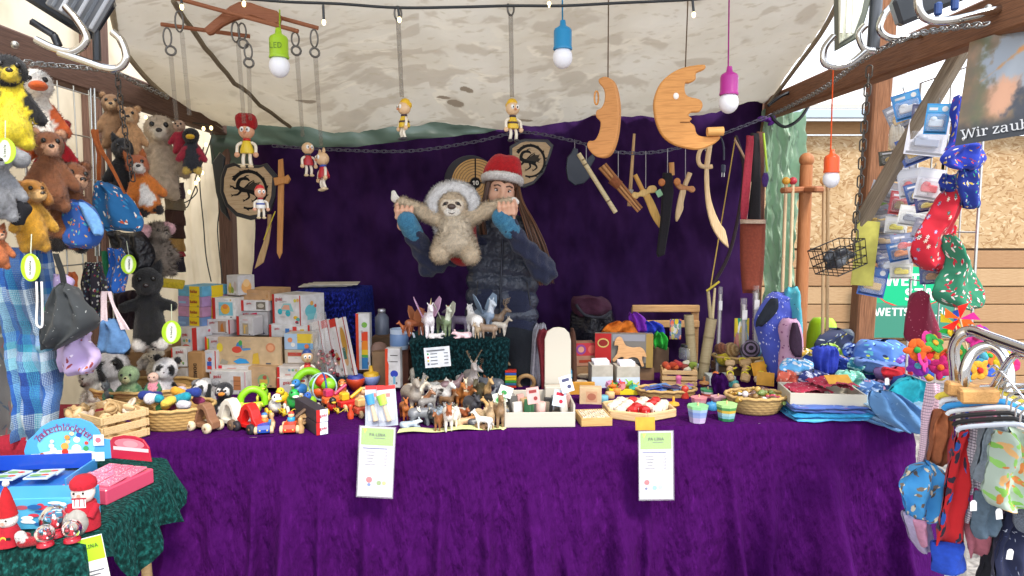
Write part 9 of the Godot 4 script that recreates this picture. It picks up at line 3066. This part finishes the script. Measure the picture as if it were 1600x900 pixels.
	# hangers
	var hc:=["e0cc48","e4e6ea","2f90d0","dfe2e4","26262a","1c1c20","c0c6d0"]
	for i in 7:
		var t:=thing("clothes_hanger","%s clothes hanger on the chrome rail" % ["yellow padded","white plastic, front","bright blue","white plastic, rear","black wooden, upper","black wooden, lower","grey plastic"][i],"hanger",P(1552+i*7,612+i*9,1.95 - .03*i),V(0,-58,0),"hangers on the chrome rail")
		var b:=B.new()
		b.tube(arc3([V(-.15,-.05,0),V(-.13,-.035,0),V(-.02,.0,0),V(.02,.0,0),V(.13,-.035,0),V(.15,-.05,0)],4),.009 if i in [0,2] else .0065,7)
		part(t,"arms",b.done(),M("plastic",hc[i]))
		var h:=B.new()
		h.tube(arc3([V(0,0,0),V(0,.035,0),V(.02,.055,0),V(.0,.075,0),V(-.018,.06,0)],4),.0028,5)
		part(t,"hook",h.done(),ch)
	# clothes
	var chk:=motif("chk","d8bcc8",["7a6878","b890a4"],24,4,"check")
	var fish:=motif("fish","3f90c8",["7a6c5c","e0d0b0","5c5048"],22,12,"blob")
	var dinr:=motif("dinr","b8181f",["241f30","2a2436","1f4f9c"],14,15,"blob")
	var foxg:=motif("foxg","a8b8a8",["c8783c","7ab04c","d8a86c","8ac060"],34,13,"blob")
	cloth("check_trousers","pink check baby trousers hanging at the rack's left end","trousers",[[598,1450,1466],[650,1440,1464],[690,1436,1458],[724,1430,1452]],2.2,.035,CT(chk,3,3),1.5,.008)
	cloth("rust_trousers","rust brown tied trousers beside the pink check ones","trousers",[[640,1464,1478],[658,1458,1486],[690,1452,1482],[726,1450,1476]],2.16,.05,M("cloth","a8623c"),2.5,.012)
	cloth("check_shirt","pale check shirt edge behind the rust trousers","shirt",[[650,1478,1490],[690,1474,1488],[722,1470,1482]],2.2,.03,CT(chk,2,3),1.5,.008)
	cloth("fish_bandana","blue bandana with brown otter print hanging at knee height","bandana",[[722,1438,1452],[738,1416,1470],[758,1402,1474],[780,1408,1470],[802,1414,1464],[814,1424,1450]],2.14,.04,CT(fish,3,1.4),2,.016)
	cloth("lilac_shoe_bag","lilac bonnet with pink lining hanging under the blue bandana","bonnet",[[798,1411,1448],[820,1416,1452],[842,1424,1452],[860,1436,1448]],2.16,.07,M("cloth","c0b4d8"),1.5,.01)
	cloth("pink_lining","pink inner cloth visible inside the lilac bonnet","cloth",[[812,1428,1448],[832,1432,1450],[852,1438,1447]],2.11,.03,M("cloth","c88aa4"),1,.006)
	var rt:=cloth_thing("red_trousers","long red children's trousers with dark animal print and blue cuff","trousers",[[660,1499,1512],[690,1488,1511],[740,1479,1509],[800,1466,1507],[848,1456,1506]],2.08,.06,CT(dinr,2,2),1.5,.012)
	cloth_part(rt,"blue_cuff",[[846,1455,1506],[870,1456,1508],[893,1457,1511]],2.07,.065,M("cloth","1c48b8"),1.2,.008)
	cloth("blue_shirt","royal blue top hanging behind the red trousers","shirt",[[622,1494,1520],[645,1490,1522],[700,1494,1520]],2.12,.05,M("cloth","1f4cb8"),1.5,.01)
	cloth("navy_shirt","navy top at the very back of the rack left of the royal blue one","shirt",[[622,1482,1496],[670,1478,1496],[720,1482,1494]],2.2,.04,M("cloth","1f2848"),1.5,.008)
	cloth("grey_check_shirt","grey and white check children's top right of the red trousers","shirt",[[650,1518,1536],[700,1508,1536],[760,1506,1532],[812,1504,1528]],2.06,.05,CT(motif("gchk","c8c0c8",["5c5864","8a8490"],26,4,"check"),3,3),2,.012)
	cloth("pink_shirt","dusty pink top hanging high beside the royal blue one","shirt",[[612,1520,1544],[636,1516,1552],[660,1520,1548]],2.02,.05,M("cloth","b8748c"),2,.012)
	cloth("pink_trousers","dusty pink trouser legs hanging below the grey check top","trousers",[[745,1512,1530],[790,1506,1545],[830,1504,1556],[866,1508,1554]],2.08,.05,M("cloth","c0707c"),2,.012)
	cloth("grey_vest","plain grey children's vest in the middle of the rack","vest",[[650,1544,1575],[680,1534,1572],[720,1526,1562],[752,1522,1550]],1.98,.06,M("cloth","8a96a0"),2,.014)
	cloth("fox_dress","green and white dress with orange fox print at the right frame edge","dress",[[672,1562,1612],[700,1550,1622],[740,1540,1634],[782,1544,1640],[790,1570,1636]],1.92,.08,CT(foxg,3,1.5),2.5,.02)
	cloth("grey_blue_bib","grey blue bib with white tag under the grey vest","bib",[[766,1526,1546],[790,1522,1556],[820,1518,1556],[836,1520,1550]],2.0,.05,M("cloth","5c7080"),1.5,.01)
	cloth("navy_trousers","navy print trousers lowest at the right frame edge","trousers",[[785,1568,1600],[830,1560,1602],[880,1548,1598],[930,1546,1598]],2.0,.07,CT(motif("nvp","1c2240",["c8ccd8","4a5478","2a3258"],30,7,"line"),3,2),2,.016)
	cloth("black_trousers","black trousers between navy pair and dusty pink legs","trousers",[[790,1552,1570],[850,1536,1566],[930,1528,1562]],2.06,.06,M("cloth","1d1d24"),2,.012)
	cloth("grey_cardigan","grey cardigan sleeve at the right frame edge below the dress","cardigan",[[786,1586,1620],[810,1584,1630],[828,1590,1630]],1.94,.06,M("knit","8a94a4"),1.5,.01)
	cloth("magenta_scrap","magenta cloth corner behind the grey vest","cloth",[[760,1512,1526],[775,1508,1530],[784,1510,1524]],2.05,.04,M("cloth","c02c7c"),1.5,.008)
	for q in [[1561,803,8,"on the grey blue bib"],[1578,866,-6,"on the navy trousers"],[1521,790,3,"by the magenta cloth"],[1386,596,4,"on the red cloth fold"]]:
		var b:=B.new()
		b.ext([Vector2(-.009,-.015),Vector2(.009,-.015),Vector2(.009,.009),Vector2(.004,.015),Vector2(-.004,.015),Vector2(-.009,.009)],.0012,0)
		solo("price_tag","white paper price tag %s" % q[3],"price tag",b.done(),M("paper","e8e8ea"),X(P(q[0],q[1],1.88 if q[0] > 1400 else 2.9),V(0,0,q[2])))
	front_table_goods()
func front_table_goods() -> void:
	var h2:=.725
	# blue box with arched picture lid
	var d:=2.36
	var bx:=thing("blue_picture_box","light blue cardboard display box with arched winter picture lid","display box",T(108,748,h2)+V(0,.045,0),V(0,6,0))
	var s:=d/F
	var arch:=[]
	for q in [[48,730],[45,706],[50,690],[62,680],[72,668],[88,659],[108,655],[130,657],[146,664],[156,676],[161,690],[172,692],[173,722]]:arch.append(Vector2((q[0] - 108)*s,(732 - q[1])*s))
	var lb:=B.new()
	lb.ext(arch,.006,.001)
	part(bx,"lid",lb.done(),M("gloss","4a9cd4"))
	var W:=120*s
	var H:=72*s
	var it:=[["e",-.0,H*.45,W*.36,H*.42,"6cbce4"],["r",-W*.44,0.01,W*.9,H*.2,"d8e8f0"],["e",0,H*.2,W*.4,H*.14,"e4eef2"]]
	for q in [[.12,.36,.085,"f0f4f6"],[.13,.56,.06,"f0f4f6"],[.16,.66,.05,"2c58a8"],[-.02,.42,.07,"d8a04c"],[-.02,.3,.06,"c83c2c"],[.02,.52,.04,"e8c090"],[.24,.36,.05,"3f9c5c"],[.25,.48,.035,"d84c3c"],[-.16,.34,.06,"e0ece0"],[-.18,.44,.05,"c8dcd8"],[-.17,.54,.035,"dfeae4"],[-.3,.26,.035,"a8603c"],[-.24,.2,.04,"2f78b0"],[.34,.24,.04,"e8e4dc"],[.02,.62,.05,"c89048"],[.08,.7,.04,"e4d8a0"]]:it.append(["e",q[0]*W,q[1]*H,q[2]*W*.7,q[2]*H*1.1,q[3]])
	it.append(["r",W*.34,H*.42,W*.13,H*.24,"dce4ee"])
	it.append(["c",W*.4,H*.54,H*.06,"c86c7c"])
	prt(bx,it,X(V(0,.004,.003)))
	var word:="Zauberblöckchen"
	for i in word.length():
		var t:=float(i)/(word.length() - 1)
		var a:=lerpf(2.55,.62,t)
		txt(bx,word[i],.031,X(V(cos(a)*W*.39 - .004,H*.34+sin(a)*H*.53,.0064),V(0,0,rad_to_deg(a) - 90)),"8a3c6c","Droid Serif",true)
	var fl:=B.new()
	fl.box(V(-.07,-.02,.09),V(.3,.006,.2),.001)
	part(bx,"tray_floor",fl.done(),M("gloss","2a68b8"))
	for q in [[V(.085,.0,.09),V(.006,.045,.2),"3f8cc8"],[V(-.22,.01,.09),V(.006,.07,.2),"1c3fa8"],[V(-.07,.02,.01),V(.3,.05,.006),"1f48b0"]]:
		var b:=B.new()
		b.box(q[0],q[1],.001)
		part(bx,"tray_wall",b.done(),M("gloss",q[2]))
	var fp:=thing("blue_front_box","light blue box front with red white scribble print below the arched lid","box",T(50,832,h2)+V(0,0,-.02),V(0,4,0))
	var fb:=B.new()
	fb.box(V(0,.045,-.05),V(.25,.09,.1),.002)
	part(fp,"carton",fb.done(),M("gloss","4ca4cc"))
	var it2:=[]
	rng.seed=5
	for i in 24:it2.append(["e",rf(-.11,.11),rf(.01,.08),rf(.006,.02),rf(.003,.007),["c83c4c","e4ecf0","2a5c9c","d8e4ec","a84c5c"][i % 5]])
	prt(fp,it2,X(V(0,0,.0)))
	for i in 4:
		var b:=B.new()
		b.box(Vector3.ZERO,V(.075,.006,.05),.001)
		var t:=thing("picture_card_pack","small picture card pack in the blue display box, %s" % ["rear left","rear right","front left","front right"][i],"card pack",bx.position+bx.basis*V(-.13+.1*(i % 2),.0+.007*(i/2),.06+.055*(i/2)),V(0,rf(-10,10),0),"picture card packs in the blue box")
		part(t,"card",b.done(),M("gloss","c4d4dc"))
		prt(t,[["e",-.01,0,.02,.012,"7aa05c"],["e",.015,.004,.012,.008,"c8503c"],["r",-.03,-.02,.06,.006,"3a78b8"]],X(V(0,.003,0),V(-90,0,0)))
	# pink box
	var pk:=thing("pink_picture_box","red and pink cardboard display box with rounded lid, right of the blue box","display box",T(203,752,h2)+V(0,.05,-.02),V(0,-14,0))
	var s2:=2.36/F
	var pa:=[]
	for q in [[163,740],[163,716],[172,706],[190,702],[212,702],[228,706],[238,718],[241,740]]:pa.append(Vector2((q[0] - 205)*s2,(748 - q[1])*s2))
	var pl:=B.new()
	pl.ext(pa,.006,.001)
	part(pk,"lid",pl.done(),M("gloss","b0243c"))
	prt(pk,[["e",-.005,.072,.06,.018,"c87a88"],["r",-.07,.048,.14,.012,"e0c4c8"],["e",0,.072,.03,.012,"d8949c"]],X(V(0,0,.003)))
	for q in [[V(.0,-.03,.1),V(.17,.05,.2),"c84c68"]]:
		var b:=B.new()
		b.box(q[0],q[1],.004)
		part(pk,"tray",b.done(),M("gloss",q[2]))
	for i in 6:
		var b:=B.new()
		b.box(Vector3.ZERO,V(.045,.006,.075),.001)
		part(pk,"pink_card",b.done(),CT(motif("pinkcard","d07088",["e0a0b0","c0506c","e8c0c8"],40,4,"dot",96),1,1,"gloss"),X(V(-.052+.052*(i % 3),.0,.055+.085*(i/3)),V(4,rf(-8,8),0)))
	# nutcracker like Santa with sack, tall Santa, snow globes
	var nk:=thing("santa_figure","wooden Santa figure with open mouth and grey sack in front of the blue box","Santa figure",T(134,824,h2),V(0,8,0))
	var m:=1.9/F
	var b1:=B.new()
	b1.lathe([Vector2(0,0),Vector2(22*m,0),Vector2(22*m,20*m),Vector2(17*m,44*m),Vector2(0,46*m)],Vector3.ZERO,18)
	part(nk,"red_coat",b1.done(),M("cloth","b8142a"))
	var b2:=B.new()
	b2.ell(V(0,60*m,2*m),V(18,18,15)*m,14,9)
	part(nk,"head",b2.done(),M("paint","e4d6cc"))
	var b3:=B.new()
	b3.lathe([Vector2(19*m,68*m),Vector2(20*m,73*m),Vector2(19*m,80*m),Vector2(12*m,87*m),Vector2(0,88*m)],Vector3.ZERO,16)
	part(nk,"cap",b3.done(),M("cloth","c0142a"))
	prt(nk,[["r",-10*m,40*m,20*m,15*m,"e6e2e0"],["r",-11*m,54*m,22*m,2.5*m,"a02030"],["r",-7*m,42*m,1.5*m,12*m,"a03040"],["r",0,42*m,1.5*m,12*m,"a03040"],["r",7*m,42*m,1.5*m,12*m,"a03040"],["c",-7*m,64*m,2*m,"241c1a"],["c",7*m,64*m,2*m,"241c1a"],["c",0,60*m,3*m,"d88a74"]],X(V(0,0,17.6*m)),"face")
	var b4:=B.new()
	b4.ell(V(-4*m,16*m,18*m),V(17,22,14)*m,14,9)
	part(nk,"grey_sack",b4.done(),M("cloth","a8a49c"))
	for q in [-1,1]:
		part(nk,"arm",bar(V(19*q,40,2)*m,V(14*q,22,16)*m,6.5*m,9),M("cloth","b0122a"))
	var ts:=thing("tall_santa","small Santa with tall pointed red hat and white beard at the left","Santa figure",T(14,850,h2),V(0,12,0))
	var m2:=2.0/F
	var c1:=B.new()
	c1.lathe([Vector2(0,0),Vector2(18*m2,0),Vector2(17*m2,14*m2),Vector2(12*m2,28*m2),Vector2(0,30*m2)],Vector3.ZERO,16)
	part(ts,"coat",c1.done(),M("cloth","b8142a"))
	var c2:=B.new()
	c2.ell(V(0,38*m2,0),V(14,13,13)*m2,12,8)
	part(ts,"head",c2.done(),M("plush","e8e4e0"))
	var c3:=B.new()
	c3.lathe([Vector2(14*m2,44*m2),Vector2(11*m2,58*m2),Vector2(5*m2,80*m2),Vector2(0,90*m2)],Vector3.ZERO,14)
	part(ts,"tall_hat",c3.done(),M("cloth","b8101c"))
	var c4:=B.new()
	c4.ell(V(1*m2,92*m2,0),V(5,5,5)*m2,8,6)
	part(ts,"bobble",c4.done(),M("plush","ece8e4"))
	prt(ts,[["c",-4*m2,41*m2,1.5*m2,"302420"],["c",5*m2,41*m2,1.5*m2,"302420"],["c",0,37*m2,2.5*m2,"d89080"],["r",-10*m2,12*m2,20*m2,4*m2,"2a2220"],["c",0,14*m2,4*m2,"d8b03c"]],X(V(0,0,13.4*m2+.004)),"face")
	var glass:=StandardMaterial3D.new()
	glass.albedo_color=Color(1,1,1,0)
	glass.refraction_enabled=true
	glass.refraction_scale=.033
	glass.roughness=.02
	glass.metallic_specular=.6
	for q in [[86,836,20,2.02,"largest snow globe with red figure, rear of the three"],[71,852,14,1.93,"snow globe with white sleigh, front left of the three"],[113,845,14,1.98,"snow globe with red bottle figure, right of the three"]]:
		var t:=thing("snow_globe",q[4],"snow globe",T(q[0],q[1],h2))
		var g:float=q[2]*q[3]/F
		var base:=B.new()
		base.lathe([Vector2(0,0),Vector2(g*.85,0),Vector2(g*.8,g*.3),Vector2(g*.6,g*.45),Vector2(0,g*.46)],Vector3.ZERO,20)
		part(t,"base",base.done(),M("gloss","9c1426"))
		var gl:=B.new()
		gl.ell(V(0,g*1.3,0),V(g,g,g),24,14)
		part(t,"glass",gl.done(),glass)
		var fg:=[]
		fg.append([V(0,g*.6,0),V(0,g*1.1,0),g*.34,g*.24,C("b8202c")])
		fg.append([V(0,g*1.4,0),V(0,g*1.45,0),g*.2,g*.18,C("e6dcd4")])
		fg.append([V(0,g*1.6,0),V(0,g*1.75,0),g*.16,g*.06,C("c01c24")])
		fg.append([V(-g*.3,g*.6,0),V(g*.3,g*.6,0),g*.2,g*.2,C("e4e6ea")])
		part(t,"figure",blob(fg,g*.1,g*.06),M("paint","v"))
	for q in [[24,846,"white and red striped sock trinket by the tall Santa"],[50,852,"red and white felt boot trinket left of the globes"]]:
		var k:=[]
		k.append([V(-.02,.012,0),V(.03,.014,.01),.014,.011,C("c01c28")])
		k.append([V(-.02,.014,0),V(-.025,.03,0),.013,.014,C("e8e4e2")])
		solo("felt_trinket",q[2],"trinket",blob(k,.005,.006),M("knit","v"),X(T(q[0],q[1],h2),V(0,20,0)))
	# green sign hanging from the small table
	var sg:=thing("price_sign","lime and white price sign hanging from the small green table","sign",P(144,888,1.84),V(-8,10,11),"laminated price signs on the tablecloth")
	var b:=B.new()
	b.box(Vector3.ZERO,V(.08,.17,.002),0)
	part(sg,"sheet",b.done(),M("gloss","e4e2dc"))
	prt(sg,[["r",-.039,.02,.078,.063,"a0cc2c"],["r",-.02,-.01,.05,.004,"6c6c74"],["r",-.02,-.02,.04,.004,"6c6c74"],["r",-.02,-.03,.045,.004,"6c6c74"],["c",-.025,.005,.006,"c87838"]],X(V(0,0,.0011)))
	txt(sg,"PA LINA",.014,X(V(0,.06,.0035)),"4c6a1c","Droid Sans",false,700)
